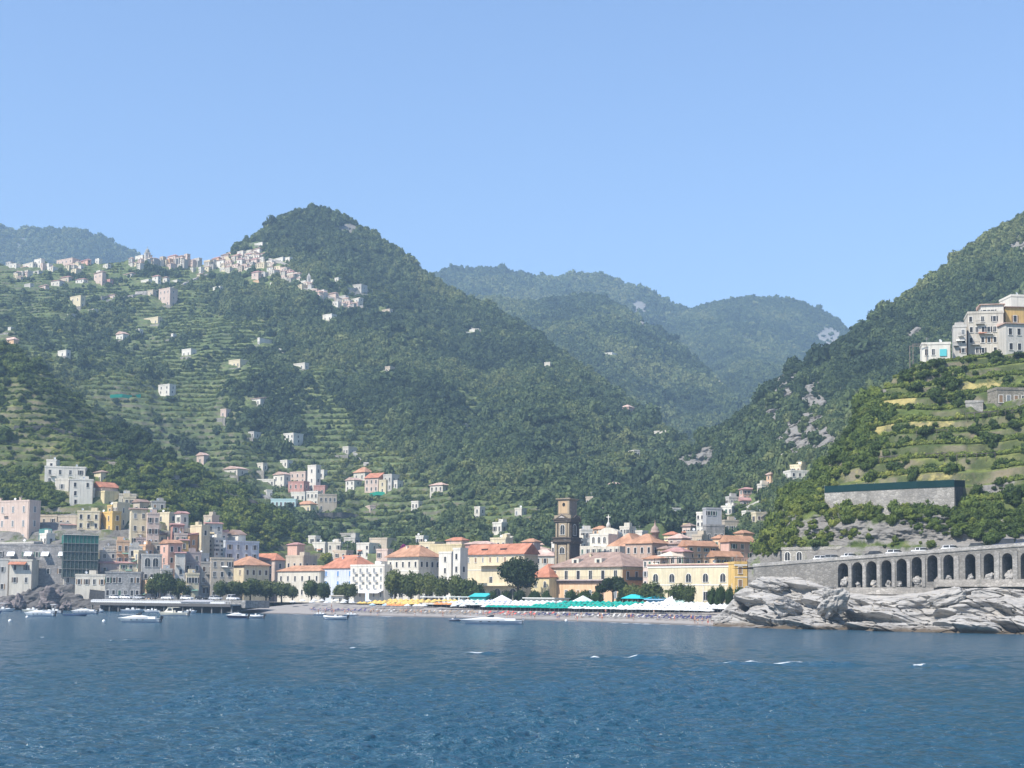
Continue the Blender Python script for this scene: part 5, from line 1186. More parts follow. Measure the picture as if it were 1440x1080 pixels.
# ---- village on the ridge
GV = 'houses of the hilltop village'
vl = [  # x, y of the foot, width, height, colour, roof, label key
 (8,380,16,9,'white',0),(27,379,20,10,'offwhite',0),(42,377,14,13,'white',0),(54,379,16,8,'white',0),(10,388,26,6,'offwhite',0),(36,387,24,6,'palegrey',0),
 (84,376,34,13,'palepink',1),(104,374,20,9,'pink',1),(98,380,14,6,'white',0),(126,370,8,6,'white',0),
 (70,402,20,8,'offwhite',1),(48,408,14,7,'palepink',1),(28,406,12,7,'palegrey',1),(104,402,18,10,'white',1),(128,400,14,18,'palepink',1),(140,402,16,9,'rose',1),(82,396,18,7,'beige',1),
 (165,391,26,7,'palegrey',1),(195,400,14,7,'white',1),(210,397,12,9,'white',1),(224,398,10,8,'white',1),(236,398,12,4,'white',0),(176,408,8,4,'white',0),(150,420,16,6,'palepink',1),(196,416,28,8,'beige',0),
 (186,366,14,7,'white',0),(196,366,10,6,'palepink',0),(222,372,16,8,'peach',1),(232,371,14,12,'palepink',1),(244,373,12,13,'palepink',1),(252,374,12,10,'palegrey',1),(238,378,20,6,'offwhite',0),
 (268,372,10,9,'palegrey',0),(284,376,14,10,'cream',1),(294,374,12,12,'peach',1),(302,379,13,14,'white',1),(312,376,12,12,'cream',1),(322,370,12,12,'palepink',1),(308,366,14,9,'palegrey',1),(318,362,12,8,'palepink',0),(330,378,12,14,'white',1),(342,384,11,10,'offwhite',1),
 (330,364,12,11,'offwhite',1),(342,366,10,9,'palegrey',1),(352,360,12,11,'white',1),(356,348,16,7,'white',0),(366,362,16,7,'palegrey',1),(380,370,26,8,'white',0),(397,371,8,9,'white',1),(350,374,12,10,'palepink',1),
 (374,384,14,9,'white',1),(388,386,18,10,'palepink',1),(402,390,12,8,'offwhite',1),(344,380,8,8,'white',0),(336,382,10,9,'white',0),(352,396,13,14,'palepink',1),(356,400,16,6,'peach',0),(376,403,8,6,'white',0),(362,392,10,9,'palegrey',0),
 (392,398,18,7,'offwhite',0),(409,402,8,8,'white',1),(420,402,9,7,'white',0),(431,402,10,8,'white',0),(430,410,8,9,'palegrey',0),(446,414,9,6,'white',0),(462,422,16,10,'palepink',1),(478,424,14,8,'palegrey',0),(494,428,18,9,'offwhite',0),(497,430,6,10,'white',0),
 (468,397,8,6,'white',0),(500,408,22,8,'palegrey',0),(536,442,24,7,'beige',0),(298,412,14,9,'white',1),(90,448,10,6,'palegrey',0),(118,440,12,5,'palegrey',0)]
keyl = {'white': 'small white house packed into the hilltop village', 'offwhite': 'small off-white house packed into the hilltop village', 'palepink': 'pale pinkish house packed into the hilltop village', 'palegrey': 'light grey house packed into the hilltop village',
        'cream': 'cream-coloured house packed into the hilltop village', 'peach': 'peach-coloured house packed into the hilltop village', 'beige': 'beige house on a terrace wall of the hilltop village', 'pink': 'pink hotel-like block on the ridge above the left terraces', 'rose': 'rose house on the left terraces under the ridge'}
special = {0: 'white house at the far left end of the ridge', 6: 'wide pale pink hotel with a flat tiled top on the left ridge', 45: 'white villa highest of all in the hilltop village, at the edge of the wood', 47: 'long white convent-like block in the upper hilltop village', 14: 'tall pale pinkish tower house on the left terraces under the ridge', 72: 'long grey terrace building right of the hilltop village'}
for i, (cx, yb, wd, ht, c, rf) in enumerate(vl):
    L = special.get(i) or keyl[c]
    k = (i * 37 % 10) / 10
    h(L, cx - wd/2, cx + wd*(.1 + .3*k), cx + wd/2, yb - ht, yb, None, 30 + 15*k, c, roof=('hip' if rf and i % 3 else 'flat'), rc=('pale', 'rose', 'brown')[i % 3], rh=2.2, fl=2 if ht > 8 else 1, nf=max(1, int(wd/7)), ns=1, group=GV, skip=.15, win='plain')
vr = random.Random(4); VF = MB()
band = [(270, 371), (290, 372), (310, 370), (330, 362), (350, 358), (370, 366), (390, 376), (410, 390), (430, 404), (450, 414), (470, 422), (490, 428)]
for i in range(150):
    cx = vr.choice([vr.uniform(268, 400), vr.uniform(300, 380), vr.uniform(390, 500), vr.uniform(0, 140), vr.uniform(178, 262)])
    if cx < 150: yb = vr.gauss(384, 6)
    elif cx < 264: yb = vr.gauss(373, 3)
    else: yb = np.interp(cx, [q[0] for q in band], [q[1] for q in band]) + abs(vr.gauss(0, 12 if cx < 400 else 5))
    wd, ht = vr.uniform(6, 12), vr.uniform(4, 9); c = vr.choice(['offwhite', 'palegrey', 'palepink', 'beige', 'offwhite', 'white', 'grey', 'cream'])
    if i < 34:
        L = ('small ' + {'offwhite': 'off-white', 'palegrey': 'light grey', 'palepink': 'pale pinkish', 'beige': 'beige', 'white': 'white', 'grey': 'grey', 'cream': 'cream'}[c] + ' house in the crowded ' + ('left ridge of the hilltop village' if cx < 264 else ('core of the hilltop village below the peak' if cx < 400 else 'tail of the hilltop village running down right')))
        h(L, cx - wd/2, cx + wd*.2, cx + wd/2, yb - ht, yb, None, 25 + 25*vr.random(), c, roof=('hip' if i % 3 == 0 else 'flat'), rc=('pale', 'rose', 'brown')[i % 3], rh=1.8, fl=2 if ht > 7 else 1, nf=1 + int(wd > 9), ns=1, group=GV, skip=.2, win='plain')
        continue
    q_ = None
    for dy in range(0, 24, 2):
        q_ = hit_pixel(cx, yb + dy)
        if q_ is not None and q_.y < 2000: break
    if q_ is None or q_.y > 2000: continue
    m_ = q_.y / FPX; wd *= m_; ht *= m_; a_ = -Rd(25 + 25*vr.random()); ca, sa = math.cos(a_), math.sin(a_); q0 = W(cx, yb, q_.y)
    tr = lambda x_, y_, z_: (q0[0] + x_*ca - y_*sa, q0[1] + x_*sa + y_*ca, q0[2] + z_)
    FC = ['offwhite', 'palegrey', 'palepink', 'beige', 'white', 'grey', 'cream'].index(c)
    bx = lambda x0, x1, y0, y1, z0, z1, mi: VF.hexa([tr(x0,y0,z0),tr(x1,y0,z0),tr(x1,y1,z0),tr(x0,y1,z0)], [tr(x0,y0,z1),tr(x1,y0,z1),tr(x1,y1,z1),tr(x0,y1,z1)], mi)
    bx(-wd/2, wd/2, 0, wd*.8, -9, ht, FC)
    if i % 2: VF.add([tr(-wd/2-.4,-.4,ht+.01),tr(wd/2+.4,-.4,ht+.01),tr(wd/2+.4,wd*.8+.4,ht+.01),tr(-wd/2-.4,wd*.8+.4,ht+.01),tr(-wd*.1,wd*.4,ht+1.5),tr(wd*.1,wd*.4,ht+1.5)], [(0,1,5,4),(1,2,5),(2,3,4,5),(3,0,4),(3,2,1,0)], 8)
    else: bx(-wd/2-.15, wd/2+.15, -.15, wd*.8+.15, ht+.01, ht+.5, FC)
    for k_ in range(2):
        for z_ in ((.35, .7) if ht > 4.5 else (.5,)): bx(wd*(-.3+.42*k_)-.45, wd*(-.3+.42*k_)+.45, -.06, .05, ht*z_-.7, ht*z_+.7, 7)
    RECTS.append((cx - wd/m_/2, cx + wd/m_/2, yb - ht/m_ - 1, yb, q_.y))
tag(VF.build('hilltop_houses', [plaster(scl(PAL[c_], .88)) for c_ in ('offwhite', 'palegrey', 'palepink', 'beige', 'white', 'grey', 'cream')] + [glass_dark(), tiles(RPAL['pale'])]), 'the farthest small houses of the crowded hilltop village, seen as one pale mass', 'houses', None, 'stuff')
for i, (pts, hh, L) in enumerate([([(478,403),(500,405),(524,407)], 6, 'long pale terrace wall high at the right of the hilltop village'), ([(520,437),(538,438),(553,440)], 5, 'grey terrace wall below the wood right of the hilltop village'), ([(440,412),(462,416),(492,424)], 3, 'low road wall along the tail of the hilltop village'),
    ([(375,362),(392,366),(406,372)], 5, 'pale bastion wall in the upper hilltop village'), ([(190,410),(206,409),(226,410)], 5, 'broad tan wall on the terraces under the ridge'), ([(143,417),(156,415),(170,416)], 4, 'broken tan wall on the left terraces under the ridge'), ([(640,456),(656,459),(676,464)], 4, 'pale cutting wall above the bright white villa in the woods')]):
    P_ = [hit_pixel(x, y + 3) for x, y in pts]
    if all(q is not None for q in P_): WALLS.append((L, [(x, y, q.y - 2) for (x, y), q in zip(pts, P_)], hh))
def village_church():
    p = hit_pixel(207, 366); 
    if p is None: p = Vector(W(207, 366, 1420))
    T = empty('church_tower', (p.x, p.y, p.z - 3), 0.5, 'small domed church tower on the skyline of the hilltop village', 'church tower')
    MB().box(-2.6, 2.6, -2.6, 2.6, 0, 10).build('wall', plaster(PAL['palegrey']), T)
    MB().box(-2.9, 2.9, -2.9, 2.9, 10.001, 10.6).build('cornice', plaster(PAL['offwhite']), T)
    mb = MB(); mb.lathe([(2.3,0),(2.3,1.6),(1.9,3.0),(1.0,4.0),(.25,4.4),(.2,6.0),(.02,7.0)], 12, (0,0,10.601)); mb.build('dome', plaster((.32,.33,.33)), T)
    for u in (-1.1, 1.1): add_window(T, (u, -2.6, 6), 0, 0.9, 2.2, 'arch')
    T = p = hit_pixel(434, 400)
    if p is not None:
        T = empty('church_tower', (p.x, p.y, p.z - 2), 0.4, 'slim grey church tower with a pointed top below the hilltop village', 'church tower')
        MB().box(-1.5, 1.5, -1.5, 1.5, 0, 9).build('wall', plaster(PAL['palegrey']), T)
        mb = MB(); mb.add([(-1.6,-1.6,9.001),(1.6,-1.6,9.001),(1.6,1.6,9.001),(-1.6,1.6,9.001),(0,0,13)], [(0,1,4),(1,2,4),(2,3,4),(3,0,4),(3,2,1,0)]); mb.build('spire', plaster((.5,.48,.46)), T)
        add_window(T, (0, -1.5, 5.5), 0, .8, 1.8, 'arch')
village_church()
# ---- upper right: houses on the vineyard terrace
b = h('tall old white house with patched balconies on the upper right terrace', 1366, 1417, 1419, 440, 499, 441, 12, 'white', fl=4, nf=6, ns=0, skip=.22, balc=3, win='mix', sh='dark', dep=11, name='tenement', mat=plaster((.56,.53,.48)))
h(None, 1385, 1417, 1419.5, 428, 450, 441.5, 12, 'white', fl=1, nf=3, ns=0, roof='shed', rc='pale', rh=4, root=b.root, wallname='upper_wing', dep=9, skip=.2)
h('ochre and grey house with a lean-to roof at the right edge of the upper terrace', 1418, 1420, 1470, 455, 497, 436, -6, 'palegrey', fl=2, nf=4, ns=0, roof='shed', rc='pale', rh=4, dep=8, skip=.2, win='closed', sh='dark')
h('ochre-washed upper house behind the lean-to at the right edge', 1416, 1420, 1470, 432, 462, 447, -4, 'ochre', fl=1, nf=2, ns=0, roof='shed', rc='brown', rh=3, dep=9, skip=.5)
h('white house top peeping out behind the ochre house at the right edge', 1424, 1428, 1475, 417, 440, 462, -5, 'white', fl=1, nf=3, ns=0, dep=9, skip=.4)
h('narrow grey house with an external stair left of the tall old white house', 1345, 1364, 1367, 460, 499, 440, 15, 'palegrey', fl=3, nf=2, ns=0, balc=2, skip=.2, win='mix', sh='dark', dep=8)
b = h('low white house with a turquoise blind at the left end of the upper terrace', 1300, 1341, 1345, 484, 505, 436, 12, 'white', fl=1, nf=0, ns=0, dep=7)
for u in (.16, .40): add_window(b.root, (b.w*u, 0, b.zv+1.4), 0, .9, 1.9, 'plain')
mb = MB(); mb.box(b.w*.62, b.w*.86, -.25, -.001, b.zv+1.0, b.zv+3.2); mb.build('blind', cloth((.12,.48,.50)), b.root)
fr = empty('metal_frame', W(1284, 509, 437), 0, 'rusty bare metal pergola frame left of the low white house', 'frame')
for x_, y_ in ((0,0),(4.2,0),(0,3.5),(4.2,3.5)): MB().box(x_-.08, x_+.08, y_-.08, y_+.08, -1.5, 5.6).build('post', plain('rust', (.25,.2,.17), .8), fr)
for y_ in (0, 3.5): MB().box(-.1, 4.3, y_-.1, y_+.1, 5.601, 5.75).build('top_rail', plain('rust', (.25,.2,.17), .8), fr)
h('grey stone vineyard cabin with flat top on the terraces below the old white house', 1361, 1386, 1390, 566, 581, None, 20, 'palegrey', fl=1, nf=0, ns=0, mat=stone((.36,.34,.30)), dep=5)
h('long stone pavilion with pillars on the terraces at the right edge', 1404, 1406, 1460, 548, 572, None, -6, 'beige', fl=1, nf=5, ns=0, mat=stone((.29,.26,.205)), dep=6)
# ------------------------------------------------------------------ coast road on its viaduct
PA = W(1064, 797, 357); PB = W(1470, 766, 304.5)
vd = (PB - PA)[:2]; VL = np.linalg.norm(vd); vd = vd / VL; vn = np.array([vd[1], -vd[0]])      # vn points to the sea
VRZ = math.atan2(vd[1], vd[0])
def v_s(x):
    """distance along the viaduct seen at photo column x"""
    k = (x - 720) / FPX
    return (k * PA[1] - PA[0]) / (vd[0] - k * vd[1])
def v_top(s): return PA[2] + (PB[2] - PA[2]) * s / VL
def viaduct():
    z0 = PA[2] - 12.0
    T = empty('viaduct', (PA[0], PA[1], z0), VRZ, 'grey stone road viaduct with a row of dark arches above the pale sea rocks', 'viaduct')
    arches = [(1186,791.7,826),(1206,790.5,826),(1226,789,826),(1247,787.5,825.5),(1268.4,785.5,825.5),(1289.6,783,825),(1311.7,780.5,818),(1334.3,780,818),(1365,779,815),(1391,778.3,814.5),(1417,777.6,814.5),(1443,777,814)]
    top = lambda s: v_top(s) - z0
    m = MB(); D = 6.5; pr = 0.0
    s_prev = -1.0; px = 2.35
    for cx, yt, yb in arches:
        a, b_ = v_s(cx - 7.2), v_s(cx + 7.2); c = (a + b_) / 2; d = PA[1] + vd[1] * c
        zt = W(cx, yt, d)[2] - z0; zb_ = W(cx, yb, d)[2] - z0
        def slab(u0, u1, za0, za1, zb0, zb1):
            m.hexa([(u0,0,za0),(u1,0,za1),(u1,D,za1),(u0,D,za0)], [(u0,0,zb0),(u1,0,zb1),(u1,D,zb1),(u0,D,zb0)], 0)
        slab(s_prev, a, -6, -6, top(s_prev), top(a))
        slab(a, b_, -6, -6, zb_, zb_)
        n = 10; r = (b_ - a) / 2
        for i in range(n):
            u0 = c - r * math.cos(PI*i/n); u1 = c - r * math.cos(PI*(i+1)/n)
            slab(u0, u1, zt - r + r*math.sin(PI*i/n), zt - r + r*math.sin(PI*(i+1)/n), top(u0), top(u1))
        m.box(a - .01, b_ + .01, D - .3, D - .01, zb_ - .2, zt + .2, 1); m.box(a + .02, b_ - .02, 1.6, D - .31, zb_ - .2, zb_ + .05, 1)  # arch backs and floors in near-black stone, recess shade put into the colour
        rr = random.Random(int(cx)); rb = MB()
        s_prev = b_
    e = VL + 48
    slab(s_prev, e, -6, -6, top(s_prev), top(e))
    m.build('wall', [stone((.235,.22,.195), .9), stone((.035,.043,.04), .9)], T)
    q = MB(); q.hexa([(-1.2,-.18,top(-1)-.0+.002),(e,-.18,top(e)+.002),(e,.32,top(e)+.002),(-1.2,.32,top(-1)+.002)], [(-1.2,-.18,top(-1)+.18),(e,-.18,top(e)+.18),(e,.32,top(e)+.18),(-1.2,.32,top(-1)+.18)]); q.build('cornice', stone((.33,.31,.275), 1.5), T)
    q = MB(); q.hexa([(-1.2,-.05,top(-1)+.182),(e,-.05,top(e)+.182),(e,.28,top(e)+.182),(-1.2,.28,top(-1)+.182)], [(-1.2,-.05,top(-1)+.85),(e,-.05,top(e)+.85),(e,.28,top(e)+.85),(-1.2,.28,top(-1)+.85)]); q.build('parapet', stone((.38,.36,.33), 1.2), T)
    q = MB(); s0 = v_s(1176); s1 = v_s(1318); z = W(1250, 826.5, PA[1]+vd[1]*(s0+s1)/2)[2]-z0; q.box(s0, s1, -1.6, -.001, z-1.6, z)
    s2 = v_s(1470); z2 = W(1400, 815, PA[1]+vd[1]*(s1+s2)/2)[2]-z0; q.box(s1+.003, s2, -1.5, -.001, z2-1.6, z2)
    q.build('ledge', stone((.36,.33,.29), .8), T)
    for cx, yt, yb in arches:    # pilaster strips between the arches
        a = v_s(cx + 7.2) + .08; b_ = v_s(cx + (13.4 if cx < 1330 else 16)) - .08
        if b_ - a > .2: MB().box(a+.1, b_-.1, -.22, -.001, W(cx, yb, PA[1]+vd[1]*a)[2]-z0, top(a)-.9).build('pilaster', stone((.32,.30,.27), 1.1), T)
    # road behind the parapet
    rm = NT('asphalt'); am = rm.bsdf(rm.mix(rm.noise(1.0, 5, rm.pos()), (.055,.055,.055), (.10,.10,.095)), .9, .2)
    r = MB(); w0, w1 = .30, 12.0; ww = lambda s, w: (PA[0]+vd[0]*s-vn[0]*w, PA[1]+vd[1]*s-vn[1]*w)
    r.add([(*ww(-8,w0),v_top(-8)+.05),(*ww(e,w0),v_top(e)+.05),(*ww(e,w1),v_top(e)+.05),(*ww(-8,w1),v_top(-8)+.05)], [(0,1,2,3)])
    tag(r.build('road', am), kind='structure')
    # tumbled stones inside and below the arches
    for i, cx in enumerate([1226, 1247, 1268, 1289, 1206, 1334, 1391, 1417, 1365, 1190, 1300, 1318]):
        s = v_s(cx + random.uniform(-3, 4)); d = PA[1]+vd[1]*s; y = np.interp(cx, [1180, 1300, 1310, 1440], [824, 823, 816, 813])
        zb_ = W(cx, y, d)[2]; mm = rock_mesh(i); sc = random.uniform(.55, 1.15)
        o = link('boulder', mm, None, (PA[0]+vd[0]*s - vn[0]*random.uniform(-.2, 1.6), d - vn[1]*random.uniform(-.2, 1.6), zb_ + sc*.35), random.uniform(0, 6))
        o.scale = (sc, sc, sc*1.2); tag(o, 'pale boulder lying in an arch of the road viaduct', 'boulder', 'boulders under the viaduct arches')

def rock_mesh(seed, mat=None, sub=4, rough=.45):
    bm = bmesh.new(); bmesh.ops.create_icosphere(bm, subdivisions=sub, radius=1)
    P = np.array([v.co[:] for v in bm.verts]); F = np.array([[v.index for v in f.verts] for f in bm.faces]); bm.free()
    n = fbm(P * 1.3 + seed * 7.1, 4); st = np.floor((P[:, 2] * 1.0 + P[:, 0] * .4 + .3 * n) * 4) / 4
    P = P * (1 + rough * n)[:, None] + .12 * vnoise(np.stack([st * 5, st * 0, st * 0 + seed], -1))[:, None] * P
    return np_mesh('rock', P, F, mat or M_CLIFF, False)
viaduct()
# loose sea boulders on the left
for i, (x, y, d, s, L) in enumerate([(72, 846, 557, (5.2, 4, 5.2), 'big pinkish boulder rising from the water below the left houses'), (27, 849, 558, (2.2, 2, 4.2), 'tall split rock left of the big pinkish boulder'),
                                     (12, 852, 558, (3.2, 2.5, 2.4), 'low grey rock beside the tall split rock'), (57, 856, 555, (1.5, 1.2, 1.2), 'small rock at the foot of the big pinkish boulder'),
                                     (93, 853, 556, (2.4, 2, 2.2), 'dark wet rock right of the big pinkish boulder')]):
    o = link('boulder', rock_mesh(20+i, cliff_mat('pinkish_rock', (.15,.125,.118), (.25,.215,.205), (.045,.04,.04), (.05,.042,.038))), None, W(x, y, d), i * 1.3); o.scale = s
    tag(o, L, 'boulder')
for i, (x, y, d, s, L) in enumerate([(1018, 872, 346, (2.6, 2.2, 1.7), 'brownish rounded rock at the tip of the headland by the beach'), (1055, 838, 348, (3.0, 2.2, 1.6), 'pale slab rock at the left top of the headland'),
                                     (1085, 822, 347, (3.6, 2.2, 1.4), 'pale leaning slab under the left end of the viaduct'), (1105, 858, 326, (4.2, 2.4, 2.2), 'large pale rock bulging above the waterline, left part of the headland'),
                                     (1170, 848, 320, (5.2, 2.6, 2.8), 'great smooth boulder above a dark crack in the headland'), (1330, 842, 306, (4.0, 2.2, 1.5), 'pale ledge rock below the arches')]):
    o = link('boulder', rock_mesh(40+i, None, 5), None, W(x, y, d), i * 1.1 + .4); o.scale = s; o.rotation_euler = (0.1, -.35, i*1.1+.4)
    tag(o, L, 'boulder')

# ------------------------------------------------------------------ walls on the slopes
def wall_strip(name, label, pts, hgt, thick, mat, cat='wall', batter=0.3, cap=None, lift=0.0):
    """pts: photo points (x, y_top, d); a wall standing hgt metres high below its top line"""
    P = [W(*p) for p in pts]
    c = P[0]; T = empty(name, tuple(c), 0, label, cat)
    n = len(P); m = MB(); V = []
    for i, p in enumerate(P):
        t = P[min(i+1, n-1)] - P[max(i-1, 0)]; t = t[:2] / np.linalg.norm(t[:2]); nn = np.array([t[1], -t[0]])
        f = p[:2] - c[:2]; hh = hgt[i] if hasattr(hgt, '__len__') else hgt; z = p[2] - c[2] + lift
        V += [(f[0]+nn[0]*batter, f[1]+nn[1]*batter, z-hh), (f[0], f[1], z), (f[0]-nn[0]*thick, f[1]-nn[1]*thick, z), (f[0]-nn[0]*thick, f[1]-nn[1]*thick, z-hh)]
    F = []
    for i in range(n-1):
        a, b_ = 4*i, 4*i+4
        for k in range(4): F.append((a+k, b_+k, b_+(k+1) % 4, a+(k+1) % 4))
    F += [(0,1,2,3), (4*n-1,4*n-2,4*n-3,4*n-4)]
    m.add(V, F); m.build('wall', mat, T)
    if cap:
        q = MB(); V = []
        for i, p in enumerate(P):
            f = p[:2] - c[:2]; z = p[2] - c[2] + lift; V += [(f[0]-.05, f[1]-.12, z+.003), (f[0]-.05, f[1]-.12, z+cap[0]), (f[0]-.05, f[1]+.12, z+cap[0]), (f[0]-.05, f[1]+.12, z+.003)]
        q.add(V, F); q.build(cap[1], cap[2], T)
        for i, p in enumerate(P):
            f = p[:2] - c[:2]; z = p[2] - c[2] + lift; MB().box(f[0]-.06, f[0]+.06, f[1]+.13, f[1]+.25, z-.5, z+cap[0]+.2).build('post', plain('pole_metal', (.25,.25,.24), .6), T)
    return T
NET = cloth((.008,.034,.034)); SW = stone((.34,.315,.275), .9); SW_SHADED = stone((.085,.082,.075), .8)  # the second wall stone is darkened, shade put into its colour
NP = [(x, y, (hit_pixel(x, yb).y if hit_pixel(x, yb) is not None else 352) - .3) for x, y, yb in ((1160,693,717),(1180,692,717),(1205,690.5,717),(1230,689.5,717),(1260,688,717),(1290,686.5,717),(1318,685.5,717),(1342,684.5,717))]
wall_strip('retaining_wall', 'tall pale stone retaining wall topped with dark green netting, above the road', NP, 6.5, 1.0, SW, cap=(1.7, 'netting', NET))
wall_strip('retaining_wall', 'shaded return end of the netted retaining wall', [(1342.6,684.5,NP[-1][2]),(1357,684.5,NP[-1][2]+9)], 7.0, .8, SW_SHADED, cap=(1.6, 'netting', NET))
wall_strip('retaining_wall', 'rough square stone buttress wall left of the rock face above the road', [(1108,726,366),(1124,722,364),(1148,724,361)], 8.0, 1.0, stone((.25,.24,.22), .8), batter=1.2)
wall_strip('retaining_wall', 'sunlit pale wall of terrace below the vineyard, right of the netted wall', [(1352,664,372),(1368,655,374),(1392,655,374)], 5.0, .8, SW)
wall_strip('stair_wall', 'sloping concrete stair wall right of the netted retaining wall', [(1357,681,361),(1372,688,358),(1390,697,355)], 1.0, .6, stone((.50,.48,.44), 2), 'stair')
wall_strip('retaining_wall', 'low white-grey wall under the creepers at the right of the road', [(1340,722,346),(1380,720,343),(1440,716,339),(1480,714,336)], 1.4, .5, SW)
for i, (pts, hh, L) in enumerate([
    ([(20,598,716),(60,599,708),(90,604,702),(122,612,696)], 3.6, 'long dark stone terrace wall high on the left hill'), ([(120,638,690),(160,646,684),(220,656,674),(262,664,664)], 2.4, 'dark terrace wall below the path on the left hill'),
    ([(0,660,668),(16,661,666),(32,664,664)], 4.0, 'short grey terrace wall at the far left, above the whitewashed villa'), ([(196,664,664),(240,672,656),(290,684,645),(320,690,640)], 2.4, 'dark long wall beneath the path above the left trees'),
    ([(-10,690,640),(14,689,640),(38,678,640)], 3.4, 'dark slanting wall beside the white stair rail, far left'), ([(300,688,640),(340,698,630),(372,708,622)], 2.6, 'shaded road wall on the shoulder of the left hill')]):
    rr = random.Random(i + 3); n_ = 16; xx = np.linspace(pts[0][0], pts[-1][0], n_); yy = np.interp(xx, [q[0] for q in pts], [q[1] for q in pts]); P2 = []
    for x_, y_ in zip(xx, yy):
        q_ = hit_pixel(x_, y_ + 5); P2.append((x_, y_ + rr.uniform(-1.0, 1.3), (q_.y if q_ is not None else 690) - .8))
    wall_strip('terrace_wall', L, P2, [hh * rr.uniform(.35, 1.0) for _ in P2], .8, SW_SHADED)
xx = np.linspace(388, 505, 20); rr = random.Random(9)
wall_strip('road_wall', 'grey stone road wall below the mid-slope hamlet', [(x_, 723 + 2.5*math.sin(x_*.05) + rr.uniform(-.8, .8), (hit_pixel(x_, 729).y if hit_pixel(x_, 729) is not None else 690) - .8) for x_ in xx], [3.4 * rr.uniform(.5, 1.05) for _ in xx], 1.0, stone((.11,.105,.095), .8))
for i, (pts, hh, L) in enumerate([([(1040,716,None),(1062,706,None),(1090,694,None),(1112,682,None)], 2.2, 'pale road parapet climbing the right slope to the white two-storey house'),]):
    P = []
    for x, y, _ in pts:
        p = hit_pixel(x, y); P.append((x, y, (p.y if p is not None else 500) - 1.0))
    wall_strip('road_wall', L, P, hh, .5, stone((.55,.52,.46), 1.2))
# ruined arcade beside the road
T0 = W(1098, 785, 357); b = house('ruined stone arcade with dark openings beside the coast road', 1100, 1202, 1206, 772, 789, 346, 42, 'beige', fl=1, nf=6, ns=0, roof='flat', win='arch', wh=2.2, ww=1.5, mat=stone((.40,.37,.31), 1.1), name='arcade', cat='ruin', dep=3.0)
for L, pts, hh in WALLS: wall_strip('terrace_wall', L, pts, hh, 1.0, stone((.40,.37,.33), .5))
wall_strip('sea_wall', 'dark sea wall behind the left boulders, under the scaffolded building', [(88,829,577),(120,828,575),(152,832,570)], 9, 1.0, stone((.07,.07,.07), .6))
wall_strip('sea_wall', 'shadow-dark recessed wall behind the two left rocks', [(-10,826,584),(30,826,583),(62,826,582)], 9, 1.0, stone((.055,.055,.058), .6))  # shadow between the rocks put into this near-black colour
def path(pts, wd, col):
    P = []
    for (x0, y0), (x1, y1) in zip(pts[:-1], pts[1:]):
        for t_ in np.linspace(0, 1, 8)[:-1]:
            q_ = hit_pixel(x0 + (x1-x0)*t_, y0 + (y1-y0)*t_)
            if q_ is not None: P.append(np.array(q_))
    if len(P) < 4: return
    V = []
    for i, q_ in enumerate(P):
        t_ = P[min(i+1, len(P)-1)] - P[max(i-1, 0)]; t_ = t_[:2] / max(np.linalg.norm(t_[:2]), 1e-6); n_ = np.array([t_[1], -t_[0]]) * wd
        V += [(q_[0]+n_[0], q_[1]+n_[1], q_[2]+1.0), (q_[0]-n_[0], q_[1]-n_[1], q_[2]+1.4), (q_[0]+n_[0]*1.1, q_[1]+n_[1]*1.1, q_[2]-2.4)]
    m = MB(); F = []
    for i in range(len(P)-1): F += [(3*i, 3*i+3, 3*i+4, 3*i+1), (3*i+2, 3*i+5, 3*i+3, 3*i)]
    m.add(V, F); tag(m.build('path', stone(col, .7)), kind='structure')
path([(392,492),(404,502),(418,510),(436,520)], 1.4, (.36,.34,.30)); path([(418,404),(446,412),(470,418),(500,428),(530,440),(560,442)], 1.8, (.33,.31,.28)); path([(496,636),(508,648),(520,656)], 1.5, (.40,.38,.33))
path([(150,424),(180,418),(210,412),(250,404),(276,392),(300,384)], 1.8, (.34,.32,.29)); path([(640,466),(664,470),(690,474)], 1.5, (.36,.34,.3)); path([(130,648),(170,655),(214,665),(256,673)], 1.3, (.30,.26,.21)); path([(330,688),(360,694),(400,712)], 1.6, (.26,.25,.23))
# green fruit nets
wall_strip('net_screen', 'bright turquoise-green net stretched along a terrace beside the white ruined tower house', [(155,555,None or hit_pixel(155,558).y-3),(172,554,hit_pixel(172,558).y-3),(185,556,hit_pixel(185,558).y-3),(198,554,hit_pixel(198,558).y-3)], 2.4, .1, cloth((.02,.30,.20)), 'net')
p_ = hit_pixel(532, 695)
wall_strip('net_screen', 'small green tarpaulin on the slope below the eastern hamlet', [(520,694,p_.y-3),(530,691,p_.y-3),(541,692,p_.y-3)], 2.2, .1, cloth((.03,.30,.20)), 'net')
